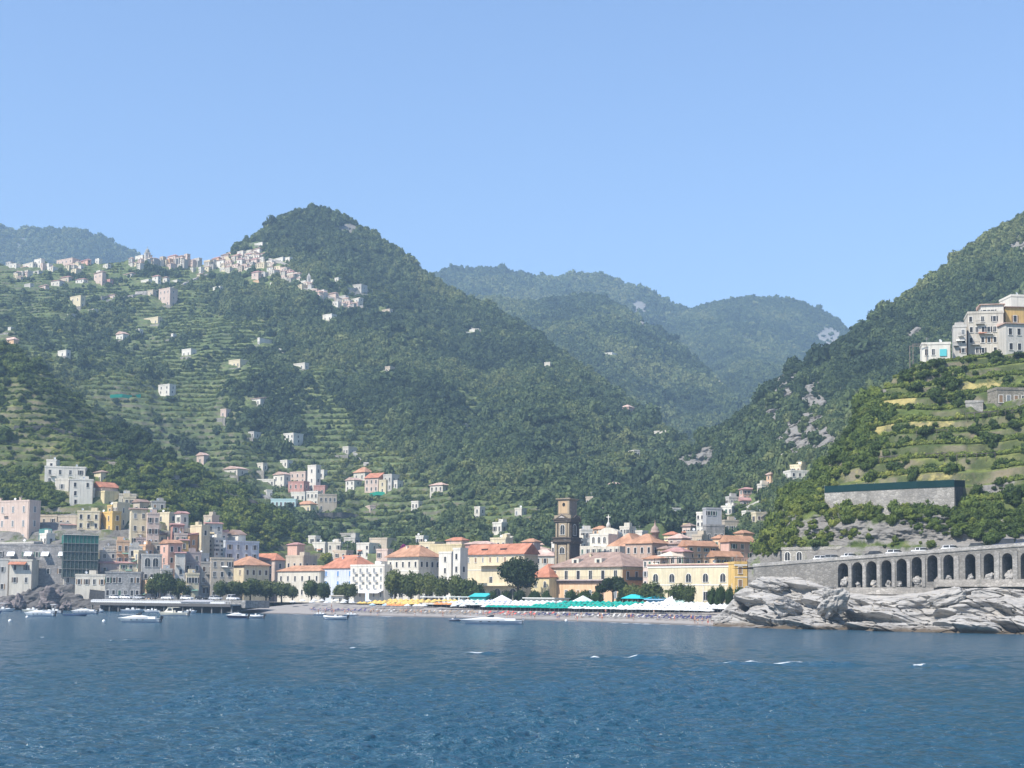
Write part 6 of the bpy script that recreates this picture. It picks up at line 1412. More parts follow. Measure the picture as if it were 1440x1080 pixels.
# scaffolding net on the left
def scaffold():
    d = 583
    (ox, oy), w, s, rz = place(72, 90, 139, d, -22, 10, 0)
    z0 = ground_z(ox, oy + 2) - 1; T = empty('scaffolded_building', (ox, oy, z0), rz, 'building wrapped in dark green scaffold netting at the left waterfront', 'building')
    zt = W(90, 752, d)[2] - z0; zb_ = W(90, 812, d)[2] - z0
    MB().box(.6, w-.6, .6, s, 0, zt-.8).build('wall', plaster(PAL['grey']), T)
    nm = NT('scaffold_net'); nn = nm.noise(.5, 5, nm.pos((1, 1, .6)), .7)
    nmat = nm.bsdf(nm.mix(nn, (.022,.040,.034), (.085,.115,.10)), .9, .1, nm.noise(1.2, 3, nm.pos()), .6, .2)
    fh = (zt - zb_) / 5
    for k in range(5):
        m = MB(); m.box(0, w, -.02, .05, zb_+fh*k+.16, zb_+fh*(k+1)-.02); m.box(-.05, .02, .051, s, zb_+fh*k+.16, zb_+fh*(k+1)-.02); m.build('netting', nmat if k < 4 else cloth((.045,.15,.115)), T)
        m = MB(); m.box(-.15, w+.1, -.3, .5, zb_+fh*k-.0, zb_+fh*k+.14); m.build('platform', plain('board', (.34,.32,.28), .8), T)
    for i in range(10): x = w*i/9; MB().box(x-.05, x+.05, -.2, -.1, zb_-4, zt+.8).build('pole', plain('pole_metal', (.25,.25,.24), .6), T)
    m = MB(); m.box(-.2, w+.2, -.4, .6, zt, zt+.25); m.build('top_board', plaster(PAL['offwhite']), T)
    for i in range(4): add_window(T, (w*(.15+.24*i), .6, 2.2), 0, 1.2, 2.2, 'plain')
scaffold()
RECTS += [(70, 141, 748, 815, 583), (1156, 1362, 676, 703, 366), (1350, 1395, 652, 684, 372), (54, 74, 742, 765, 610)]
wall_strip('net_screen', 'pale green net over a balcony left of the scaffolded building', [(55,744,612),(64,743,611),(73,744,610)], 6.5, .1, cloth((.09,.22,.20)), 'net')

# awnings of the long stone building
for i, x in enumerate((16, 40, 64, 88)):
    p = W(x, 779, 587.5); T = link('awning', None, None) if 0 else None
    m = MB(); m.hexa([(-1.5,-1.5,-.9),(1.5,-1.5,-.9),(1.5,0,0),(-1.5,0,0)], [(-1.5,-1.5,-.75),(1.5,-1.5,-.75),(1.5,0,.9),(-1.5,0,.9)])
    o = m.build('awning', cloth((.82,.83,.84)), None, tuple(p)); tag(o, ['leftmost white awning on the long low stone building', 'white awning on the long low stone building, second from the left', 'white awning on the long low stone building, third from the left', 'rightmost white awning on the long low stone building'][i], 'awning', 'white awnings of the stone building')

# ------------------------------------------------------------------ cars
def car_proto(col, name='parked_car', L=4.2, kind='hatch'):
    T = empty(name, (0, 0, 0))
    hw = .86
    pr = [(-L/2,.32),(L/2,.32),(L/2,.62),(L/2-.12,.78),(L*.24,.92),(-L*.44,.96),(-L/2,.80)]
    m = MB(); m.prism(pr, -hw, hw); m.build('body', carpaint(col), T)
    top = 1.46 if kind != 'van' else 1.85; xr = -L*.46 if kind != 'sedan' else -L*.34
    cab = [(L*.24,.925),(L*.10,top-.04),(-.2,top),(xr+.25,top-.06),(xr,.965)]
    m = MB(); n = len(cab)
    vs = [(x, -hw+.04+(z-.92)*.22, z) for x, z in cab] + [(x, hw-.04-(z-.92)*.22, z) for x, z in cab]
    m.add(vs, [tuple(range(n-1, -1, -1)), tuple(range(n, 2*n))] + [(i, (i+1) % n, (i+1) % n + n, i+n) for i in range(n)]); m.build('windows', glass_dark(), T)
    m = MB(); m.hexa([(L*.09,-hw+.17,top-.05),(L*.09,hw-.17,top-.05),(xr+.3,hw-.17,top-.05),(xr+.3,-hw+.17,top-.05)], [(L*.07,-hw+.2,top+.03),(L*.07,hw-.2,top+.03),(xr+.34,hw-.2,top+.0),(xr+.34,-hw+.2,top+.0)])
    for x in (-.25, xr+.28): m.hexa([(x-.06,-hw+.05,.93),(x+.06,-hw+.05,.93),(x+.06,-hw+.2,top-.05),(x-.06,-hw+.2,top-.05)], [(x-.06,-hw-.0,.93),(x+.06,-hw-.0,.93),(x+.06,-hw+.14,top-.05),(x-.06,-hw+.14,top-.05)])
    m.build('roof', carpaint(col), T)
    wm = _mc.get('wheel')
    if wm is None:
        q = MB(); q.lathe([(.02,-.11),(.20,-.11),(.32,-.10),(.33,0),(.32,.10),(.20,.11),(.02,.11)], 14); wm = q.mesh('wheel', plain('tyre', (.02,.02,.02), .8)); _mc['wheel'] = wm
        q = MB(); q.lathe([(.02,.115),(.19,.115),(.2,.10)], 10); _mc['rim'] = q.mesh('rim', plain('alloy', (.5,.5,.5), .3))
    for x in (-L*.31, L*.31):
        for y in (-hw+.08, hw-.08):
            w = link('wheel', wm, T, (x, y, .33)); w.rotation_euler = (PI/2 if y < 0 else -PI/2, 0, 0); link('rim', _mc['rim'], w)
    for y in (-.6, .6):
        MB().box(L/2-.02, L/2+.03, y-.16, y+.16, .62, .74).build('headlight', plain('lamp_glass', (.7,.7,.68), .2), T)
        MB().box(-L/2-.03, -L/2+.02, y-.14, y+.14, .66, .82).build('tail_light', plain('tail_glass', (.35,.02,.02), .3), T)
    return T
def road_car(px, off, label, col, kind='hatch', L=4.2, rev=False):
    s = v_s(px); T = car_proto(col, 'parked_car' if kind != 'van' else 'parked_van', L, kind)
    T.location = (PA[0]+vd[0]*s-vn[0]*off, PA[1]+vd[1]*s-vn[1]*off, v_top(s)+.055); T.rotation_euler = (0, 0, VRZ + (PI if rev else 0))
    T.scale = (1.12,)*3
    tag(T, label, 'van' if kind == 'van' else 'car', 'cars along the coast road')
WHT = (.74,.74,.73); NAV = (.025,.035,.075); BLK = (.015,.015,.017); GRY = (.25,.26,.27)
for a in [(1150, 2.6, 'white car at the left end of the coast road, by the arcade', WHT), (1165, 2.6, 'grey car just right of the leftmost white car on the road', GRY), (1190, 2.4, 'white car by the stone arcade above the first arches', WHT, 'sedan'),
          (1227, 2.2, 'long black car above the third arch of the viaduct', BLK, 'sedan', 4.9), (1254, 2.4, 'white car right of the long black car', WHT), (1291, 2.4, 'white car in the middle of the road, before a gap', WHT, 'sedan', 4.4),
          (1333, 2.4, 'white car alone above the end of the lower arches', WHT), (1372, 2.4, 'dark grey car left of the navy estate', (.06,.065,.06)), (1409, 2.2, 'navy blue estate car above the highest arches', NAV, 'van', 4.7, True), (1438, 2.4, 'dark blue car cut by the right edge', NAV)]:
    road_car(*a)

# ------------------------------------------------------------------ pier restaurant and its parked cars
def pier():
    A = at(136, 548, 0); Bq = at(332, 512, 0); t = Bq - A; Lp = np.linalg.norm(t[:2]); rz = math.atan2(t[1], t[0])
    T = empty('pier_platform', (A[0], A[1], 0), rz, 'long concrete pier platform on piles with a white railing, cars parked on top', 'pier')
    zt = 3.3
    MB().box(0, Lp, -3, 2.599, zt-.5, zt).build('deck', stone((.36,.35,.33), .6), T)
    MB().box(-.1, Lp+.1, -3.25, -3.001, zt-.95, zt+.05).build('edge_beam', plain('dark_concrete', (.10,.095,.09), .8), T)
    MB().box(0, Lp, 2.2, 2.5, -1, zt-.51).build('back_wall', plain('dark_concrete', (.05,.05,.05), .8), T)
    MB().box(0, Lp+2, 2.6, 16, 2.0, 4.75).build('road_slab', stone((.30,.29,.27), .6), T)
    for i in range(16): MB().box(Lp*i/15-.25, Lp*i/15+.25, -2.6, -2.1, -1.5, zt-.51).build('pile', stone((.20,.19,.18), 1), T)
    m = MB()
    for i in range(60): x = Lp*i/59; m.box(x-.05, x+.05, -3.1, -3.0, zt+.05, zt+1.05)
    m.box(0, Lp, -3.12, -2.98, zt+1.05, zt+1.15); m.box(0, Lp*.96, -3.09, -3.03, zt+.2, zt+.85)
    m.build('railing', plain('white_railing', (.62,.62,.62), .6), T)
    q = MB(); q.box(-.2, Lp*.30, -2.2, 1.6, zt+1.0, zt+1.25); q.build('canopy', cloth((.70,.70,.70)), T)
    q = MB(); q.hexa([(Lp*.66,-3.6,zt+.6),(Lp*.86,-3.6,zt+.6),(Lp*.86,-.5,zt+1.4),(Lp*.66,-.5,zt+1.4)], [(Lp*.66,-3.6,zt+.75),(Lp*.86,-3.6,zt+.75),(Lp*.86,-.5,zt+1.55),(Lp*.66,-.5,zt+1.55)]); q.build('awning', cloth((.30,.30,.31)), T)
    def local(u, v, z): 
        c, s = math.cos(rz), math.sin(rz); return (A[0]+u*c-v*s, A[1]+u*s+v*c, z)
    cars = [(.07, 'white car at the left end of the pier platform', WHT), (.155, 'white hatchback second from the left on the pier platform', WHT), (.25, 'silver car third from the left on the pier platform', (.42,.43,.44)), (.34, 'dark van in the left half of the pier platform', (.05,.05,.055)), (.46, 'white car near the middle of the pier platform', WHT),
            (.60, 'white car right of the middle of the pier platform', WHT), (.70, 'black car among parked scooters on the pier platform', BLK), (.80, 'pale grey car toward the right end of the pier platform', (.5,.5,.5)), (.92, 'white van at the right end of the pier platform', WHT)]
    for f, L, c in cars:
        k = 'van' if 'van' in L else 'hatch'; C_ = car_proto(c, 'parked_van' if k == 'van' else 'parked_car', 4.3, k); C_.location = local(Lp*f, 4.6, 4.754); C_.rotation_euler = (0, 0, rz + random.choice([0, PI]) + random.uniform(-.1, .1)); C_.scale = (1.15,)*3
        tag(C_, L, 'van' if k == 'van' else 'car', 'cars parked on the pier')
pier()

# ------------------------------------------------------------------ beach life
def bpt(x, s):
    """a place on the beach: photo column x, s metres up from the waterline"""
    p = shore(x) + INL * s
    for _ in range(3):
        xx, _y = proj(np.r_[p, beach_z(s)]); x2 = x + (x - xx); 
        p = shore(np.clip(x + (x - xx), 330, 1060)) + INL * s if abs(x - xx) < 60 else p
        break
    return np.r_[p, beach_z(s)]
BU = math.atan2(TAN[1], TAN[0])
@cached
def umbrella_mesh(col):
    c = MB(); n = 8; R = 1.28
    vs = [(R*math.cos(2*PI*i/n), R*math.sin(2*PI*i/n), 1.95) for i in range(n)] + [(R*.99*math.cos(2*PI*i/n), R*.99*math.sin(2*PI*i/n), 1.78) for i in range(n)] + [(0, 0, 2.55), (0, 0, 2.48)]
    fs = [(i, (i+1) % n, 2*n) for i in range(n)] + [(i+n, (i+1) % n + n, (i+1) % n, i) for i in range(n)] + [((i+1) % n + n, i+n, 2*n+1) for i in range(n)]
    c.add(vs, fs); cm = c.mesh('canopy', cloth(col))
    p = MB(); p.tube([(0,0,-.3),(0,0,2.48)], .035, 6); p.lathe([(.02,2.5),(.06,2.56),(.02,2.68)], 6); pm = p.mesh('pole', plain('pole_white', (.6,.6,.58), .5))
    return cm, pm
UL = {'teal': ((.015,.30,.235), 'teal beach umbrella in the green block at the middle of the beach'), 'yellow': ((.66,.45,.14), 'yellow beach umbrella in the yellow block, left half of the beach'), 'white': ((.62,.62,.60), None), 'orange': ((.74,.28,.10), 'orange beach umbrella beside the teal beach hut'),
      'blue': ((.35,.48,.60), 'pale blue beach umbrella between the yellow and orange ones'), 'lilac': ((.42,.44,.62), 'lilac grey umbrella of the beach cafe')}
protos = {}
def umbrella(col, loc, label, group):
    if col not in protos:
        T = empty('beach_umbrella', loc); cm, pm = umbrella_mesh(UL[col][0]); link('canopy', cm, T); link('pole', pm, T); protos[col] = T; o = T
    else: o = dup(protos[col], loc)
    o.rotation_euler = (random.uniform(-.05, .05), random.uniform(-.05, .05), random.uniform(0, 6)); tag(o, label, 'umbrella', group); return o
nu = 0
for row, s in enumerate((14.0, 19.5, 25.0, 30.5)):
    for x in np.arange(432, 1000, 6.1 + .5 * row):
        x += random.uniform(-.8, .8) + row * 2.1
        if 440 <= x < 522: c = 'yellow'
        elif 522 <= x < 545: c = 'blue' if row < 3 else 'yellow'
        elif 545 <= x < 572: c = 'orange' if row < 2 else 'white'
        elif 682 <= x < 800: c = 'teal'
        else: c = 'white'
        if c == 'white' and row == 0 and x < 800 and random.random() < .5: continue
        if c in ('yellow',) and row == 0: continue
        if c == 'blue' and random.random() < .5: continue
        if c == 'white' and x < 440: continue
        p = bpt(x, s + random.uniform(-.4, .4)); nu += 1
        if c == 'white': L, G = ('white beach umbrella in the white block left of the teal ones', 'white umbrellas left') if x < 690 else ('white beach umbrella in the long white band at the right of the beach', 'white umbrellas right')
        else: L, G = UL[c][1], c + ' umbrellas'
        umbrella(c, tuple(p), L, G)
for i, (x, s) in enumerate([(338,26),(352,27),(366,26),(382,27),(398,26),(428,27),(344,20),(372,20),(392,20),(412,21),(424,21)]):
    umbrella('white', tuple(bpt(x, s)), 'white umbrella at the left end of the beach near the pier', 'white umbrellas by the pier')
for i, (x, s) in enumerate([(578,30),(586,31),(594,30),(602,31),(610,30)]): umbrella('lilac', tuple(bpt(x, s)), UL['lilac'][1], 'lilac umbrellas')
# sun beds
def sunbed(col):
    T = empty('sun_lounger', (0, 0, 0)); f = MB()
    for x in (-.85, .75):
        for y in (-.28, .28): f.box(x-.03, x+.03, y-.03, y+.03, 0, .30)
    f.box(-.95, .95, -.33, .33, .30, .35); f.build('frame', plain('bed_frame', (.5,.48,.44), .6), T)
    m = MB(); m.box(-.95, .35, -.31, .31, .352, .43); m.build('mattress', cloth(col), T)
    m = MB(); m.hexa([(.35,-.31,.352),(.95,-.31,.75),(.95,.31,.75),(.35,.31,.352)], [(.33,-.31,.44),(.90,-.31,.83),(.90,.31,.83),(.33,.31,.44)]); m.build('backrest', cloth(col), T)
    return T
bedc = [((.06,.06,.13), 'dark blue'), ((.45,.43,.40), 'pale grey'), ((.12,.09,.20), 'purple'), ((.30,.22,.15), 'brown'), ((.60,.12,.10), 'red'), ((.75,.74,.72), 'white')]
bp = {}
zones = [(440, 520, [2, 0, 2]), (520, 560, [1, 3]), (560, 680, [3, 1, 3]), (680, 790, [0, 4, 1]), (790, 1008, [0, 1, 0])]
for x0, x1, cs in zones:
    for row, s in enumerate((7.8, 10.8)):
        for x in np.arange(x0, x1, 7.0 + row):
            c = random.choice(cs); key = c
            if key not in bp: bp[key] = sunbed(bedc[c][0]); o = bp[key]
            else: o = dup(bp[key])
            p = bpt(x + random.uniform(-1.5, 1.5), s + random.uniform(-.8, .8)); o.location = tuple(p + np.array([0, 0, .02])); o.rotation_euler = (0, 0, BU + PI/2 + random.uniform(-.3, .3)); o.scale = (1.15,)*3
            tag(o, bedc[c][1] + ' sun lounger in the rows below the ' + ('yellow', 'pale blue and orange', 'left white', 'teal', 'right white')[[z[0] for z in zones].index(x0)] + ' umbrellas', 'lounger', bedc[c][1] + ' loungers at ' + str(x0))
# bathers
def body(pose, skin, suit):
    J = {'stand': [(0,0,.92),(0,.01,1.15),(0,0,1.42),(0,0,1.52),(0,-.01,1.66),(.19,0,1.40),(.25,.03,1.12),(.26,-.06,.86),(-.19,0,1.40),(-.26,.02,1.12),(-.24,-.06,.86),(.10,0,.88),(.12,-.02,.48),(.12,.03,.06),(.12,-.12,.03),(-.10,0,.88),(-.12,-.02,.48),(-.12,.03,.06),(-.12,-.12,.03)],
         'walk': [(0,0,.90),(0,.0,1.14),(0,-.03,1.41),(0,-.04,1.51),(0,-.07,1.64),(.19,-.03,1.39),(.24,.16,1.13),(.23,.10,.88),(-.19,-.03,1.39),(-.25,-.14,1.14),(-.23,-.28,.94),(.10,0,.86),(.12,-.20,.48),(.12,-.26,.06),(.12,-.40,.05),(-.10,0,.86),(-.12,.08,.47),(-.12,.34,.12),(-.12,.24,.04)],
         'arms': [(0,0,.92),(0,.01,1.15),(0,0,1.42),(0,0,1.52),(0,-.01,1.66),(.19,0,1.41),(.36,-.04,1.24),(.18,-.06,1.02),(-.19,0,1.41),(-.36,-.04,1.24),(-.18,-.06,1.02),(.10,0,.88),(.14,-.02,.48),(.15,.03,.06),(.15,-.12,.03),(-.10,0,.88),(-.14,-.02,.48),(-.15,.03,.06),(-.15,-.12,.03)]}[pose]
    E = [(0,1),(1,2),(2,3),(3,4),(2,5),(5,6),(6,7),(2,8),(8,9),(9,10),(0,11),(11,12),(12,13),(13,14),(0,15),(15,16),(16,17),(17,18)]
    rad = [.145,.125,.14,.055,.105,.06,.045,.035,.06,.045,.035,.10,.065,.045,.035,.10,.065,.045,.035]
    me = bpy.data.meshes.new('person_skeleton'); me.from_pydata(J, E, []); o = bpy.data.objects.new('tmp_person', me); COL.objects.link(o)
    sk = o.modifiers.new('skin', 'SKIN'); me.skin_vertices or me.skin_vertices.new() if hasattr(me.skin_vertices, 'new') else None
    if len(me.skin_vertices) == 0:
        bm = bmesh.new(); bm.from_mesh(me); bm.verts.layers.skin.verify(); bm.to_mesh(me); bm.free()
    for v, r in zip(me.skin_vertices[0].data, rad): v.radius = (r, r * .85)
    me.skin_vertices[0].data[0].use_root = True
    o.modifiers.new('sub', 'SUBSURF').levels = 1; o.modifiers['sub'].render_levels = 1
    dg = bpy.context.evaluated_depsgraph_get(); dg.update(); ev = o.evaluated_get(dg); out = bpy.data.meshes.new_from_object(ev)
    bpy.data.objects.remove(o)
    out.materials.clear(); out.materials.append(plain('skin', skin, .6)); out.materials.append(cloth(suit)); out.materials.append(plain('hair', (.03,.02,.015), .7))
    for p in out.polygons:
        z = p.center.z; x = abs(p.center.x); p.use_smooth = True
        if .70 < z < .98 and x < .22: p.material_index = 1
        elif z > 1.70: p.material_index = 2
    return out
sk = [(.55,.34,.24), (.42,.24,.16)]; su = [((.55,.05,.05), 'red'), ((.03,.03,.05), 'black'), ((.06,.15,.42), 'blue'), ((.7,.68,.64), 'white')]
bods = []
for i, pose in enumerate(('stand', 'walk', 'arms', 'stand', 'walk', 'arms', 'stand', 'walk')): bods.append((body(pose, sk[i % 2], su[i % 4][0]), su[i % 4][1], {'stand': 'standing', 'walk': 'walking', 'arms': 'standing with hands at the hips'}[pose]))
for i in range(64):
    me, sc_, po = bods[i % len(bods)]; x = random.uniform(425, 1005); s = random.choice([1.0, 2, 3, 4.5, 6.2, 7.0, 17.0])
    p = bpt(x, s + random.uniform(-.6, .6)); o = link('person', me, None, tuple(p), random.uniform(0, 6.28)); o.scale = (random.uniform(.95, 1.08),)*3
    zz = 'left part' if x < 600 else ('middle part' if x < 800 else 'right part')
    tag(o, f'bather in {sc_} swimwear {po}, {zz} of the beach', 'person', f'bathers on the {zz} of the beach')

# ------------------------------------------------------------------ beach huts, arch, promenade
def on_prom(x, s=44.0): 
    p = bpt(x, s); p[2] = 4.0; return p
def hut(name, label, cat, x0, x1, s, hgt, col, roofc, dep=5.0, open_=False, pitched=False, zlift=0.0, ns=5):
    a = bpt(x0, s); b_ = bpt(x1, s); t = (b_ - a)[:2]; L = np.linalg.norm(t); rz = math.atan2(t[1], t[0])
    T = empty(name, (a[0], a[1], min(beach_z(s), 4.0) + zlift - .3), rz, label, cat); m = MB(); hh = hgt + .3
    if open_:
        for i in range(ns):
            for y in (0, dep): x = L*i/(ns-1); MB().box(x-.09, x+.09, y-.09, y+.09, 0, hh).build('post', plain(name + '_wood', col, .7), T)
        MB().box(0, L, -.05, .05, .4, 1.2).build('balustrade', plain(name + '_wood', col, .7), T)
    else:
        m.box(0, L, 0, dep, 0, hh); m.build('wall', plaster(col), T)
        k = max(2, int(L / 3.2))
        for i in range(k): add_window(T, (L*(i+.5)/k, 0, .9), 0, 1.2, 1.4, 'plain')
    r = MB()
    if pitched: r.add([(-.4,-.6,hh),(L+.4,-.6,hh),(L+.4,dep+.5,hh),(-.4,dep+.5,hh),(-.4,dep*.5,hh+1.3),(L+.4,dep*.5,hh+1.3)], [(0,1,5,4),(2,3,4,5),(0,4,3),(1,2,5),(3,2,1,0)])
    else: r.box(-.4, L+.4, -.8, dep+.4, hh+.002, hh+.28)
    r.build('roof', cloth(roofc), T)
    return T
hut('beach_hut', 'turquoise beach bar with open framed front', 'beach hut', 512, 546, 34, 3.0, (.10,.42,.44), (.62,.68,.66), open_=True)
hut('beach_hut', 'solid teal green beach hut with a rounded roof, right of the open turquoise bar', 'beach hut', 549, 571, 33, 3.3, (.05,.36,.34), (.05,.40,.40), pitched=True, dep=6)
hut('beach_bar', 'beach restaurant under a bright turquoise canopy in the middle of the beach', 'beach bar', 764, 799, 32, 3.2, (.30,.28,.25), (.04,.46,.52), open_=True, pitched=True, dep=7, ns=6)
hut('beach_hut', 'blue box-shaped beach cabin right of the turquoise canopy', 'beach hut', 800, 823, 31, 2.9, (.13,.34,.56), (.25,.45,.62), dep=5)
hut('beach_bar', 'white terrace bar with low arches between the umbrellas and the trees', 'beach bar', 626, 668, 33, 2.9, (.76,.74,.68), (.76,.75,.70), dep=6)
hut('bathing_house', 'white bathing house with square windows at the right end of the beach', 'bathing house', 984, 1034, 23, 4.6, (.76,.76,.74), (.78,.78,.76), dep=6)
hut('beach_bar', 'white cafe pavilion left of the open turquoise bar', 'beach bar', 470, 508, 37, 2.7, (.55,.52,.46), (.74,.74,.72), open_=True, dep=5)
hut('kiosk', 'small white kiosk among the trees left of the white arch', 'kiosk', 334, 352, 40, 2.8, (.7,.68,.62), (.55,.5,.42), dep=4)
for x0, L in ((828, 'white pyramid tent right of the blue beach cabin'), (844, 'smaller grey-green tent beside the white pyramid tent'), (594, 'white garden parasol tent left of the white terrace bar'), (706, 'large pale grey parasol tent left of the turquoise canopy')):
    p = bpt(x0, 33); T = empty('canopy_tent', (p[0], p[1], p[2]-.1), BU, L, 'tent'); m = MB(); a = 2.6
    m.add([(-a,-a,2.2),(a,-a,2.2),(a,a,2.2),(-a,a,2.2),(0,0,4.1)], [(0,1,4),(1,2,4),(2,3,4),(3,0,4),(3,2,1,0)]); m.build('canopy', cloth((.36,.50,.45) if 'green' in L else ((.62,.64,.64) if 'grey' in L else (.80,.80,.78))), T)
    for x_ in (-a+.1, a-.1):
        for y_ in (-a+.1, a-.1): MB().box(x_-.05, x_+.05, y_-.05, y_+.05, 0, 2.2).build('post', plain('pole_white', (.6,.6,.58), .5), T)
def arch():
    p = on_prom(472, 39.5); d = p[1]; w = 20/FPX*d; H_ = W(472, 815, d)[2] - 3.7
    T = empty('memorial_arch', (p[0]-w/2, p[1], 3.7), -.35, 'white free-standing round arch among the seafront trees', 'arch')
    n = 16; R1 = w/2; R2 = w/2 - 1.0; m = MB(); hs = H_ - R1
    pts = []
    for i in range(n+1): a = PI*i/n; pts.append((a,))
    for i in range(n):
        a0, a1 = PI*i/n, PI*(i+1)/n
        P4 = [(R1+R2*math.cos(a0), hs+R2*math.sin(a0)), (R1+R1*math.cos(a0), hs+R1*math.sin(a0)), (R1+R1*math.cos(a1), hs+R1*math.sin(a1)), (R1+R2*math.cos(a1), hs+R2*math.sin(a1))]
        m.prism(P4, 0, 1.2)
    m.box(0, R1-R2, 0, 1.2, 0, hs-.002); m.box(R1+R2, 2*R1, 0, 1.2, 0, hs-.002)
    m.build('arch_stone', plaster((.72,.70,.64)), T)
    MB().box(-.2, R1-R2+.2, -.15, 1.35, -.2, .5).box(R1+R2-.2, 2*R1+.2, -.15, 1.35, -.2, .5).build('base', stone((.5,.48,.44), 1.5), T)
arch()
def promenade_wall(x0, x1, label, col):
    xs_ = np.linspace(x0, x1, 24); m = MB(); a = bpt(x0, 38.5); T = empty('promenade_wall', (a[0], a[1], 2.2), 0, label, 'wall')
    for i in range(23):
        p, q = bpt(xs_[i], 38.5), bpt(xs_[i+1], 38.5)
        o = INL * .4
        m.hexa([(p[0]-a[0],p[1]-a[1],-.8),(q[0]-a[0],q[1]-a[1],-.8),(q[0]-a[0]+o[0],q[1]-a[1]+o[1],-.8),(p[0]-a[0]+o[0],p[1]-a[1]+o[1],-.8)],
               [(p[0]-a[0],p[1]-a[1],0.95),(q[0]-a[0],q[1]-a[1],0.95),(q[0]-a[0]+o[0],q[1]-a[1]+o[1],0.95),(p[0]-a[0]+o[0],p[1]-a[1]+o[1],0.95)])
    m.build('wall', stone(col, 1.2), T)
promenade_wall(824, 1004, 'grey promenade wall behind the right white umbrellas', (.40,.39,.37))
promenade_wall(400, 622, 'pale promenade wall behind the left half of the beach', (.46,.44,.40))
sg = empty('sign_board', tuple(on_prom(407, 33)), BU, 'upright white and pale blue notice board at the left of the beach', 'sign')
MB().box(-1.2, 1.2, -.06, .06, .8, 5.0).build('panel', paint((.62,.72,.80)), sg); MB().box(-.8, .8, -.075, -.061, 1.6, 4.4).build('notice', paint((.76,.78,.79)), sg); MB().box(-1.0, -.9, -.05, .05, -.3, .8).box(.9, 1.0, -.05, .05, -.3, .8).build('post', plain('pole_white', (.6,.6,.58), .5), sg)
for x, yt, L in ((848, 822, 'flagpole left of the seafront palms, nearest the palazzo'), (887, 820, 'flagpole in front of the orange side of the palazzo'), (893, 823, 'shorter flagpole just right of another one'), (965, 822, 'flagpole before the middle of the cream seafront building'), (1007, 820, 'flagpole at the left of the green hedge'), (1017, 822, 'flagpole at the middle of the green hedge')):
    p = on_prom(x, 40); zt = W(x, yt, p[1])[2]
    T = empty('flagpole', (p[0], p[1], 3.8), 0, L, 'flagpole'); m = MB(); m.tube([(0,0,0),(0,0,zt-3.8)], [.12, .07], 6); m.build('pole', plain('pole_grey', (.5,.52,.52), .5), T)
    m = MB(); m.lathe([(.02,-.1),(.16,0),(.02,.14)], 8, (0,0,zt-3.7)); m.build('finial', plain('pole_grey', (.5,.52,.52), .5), T)

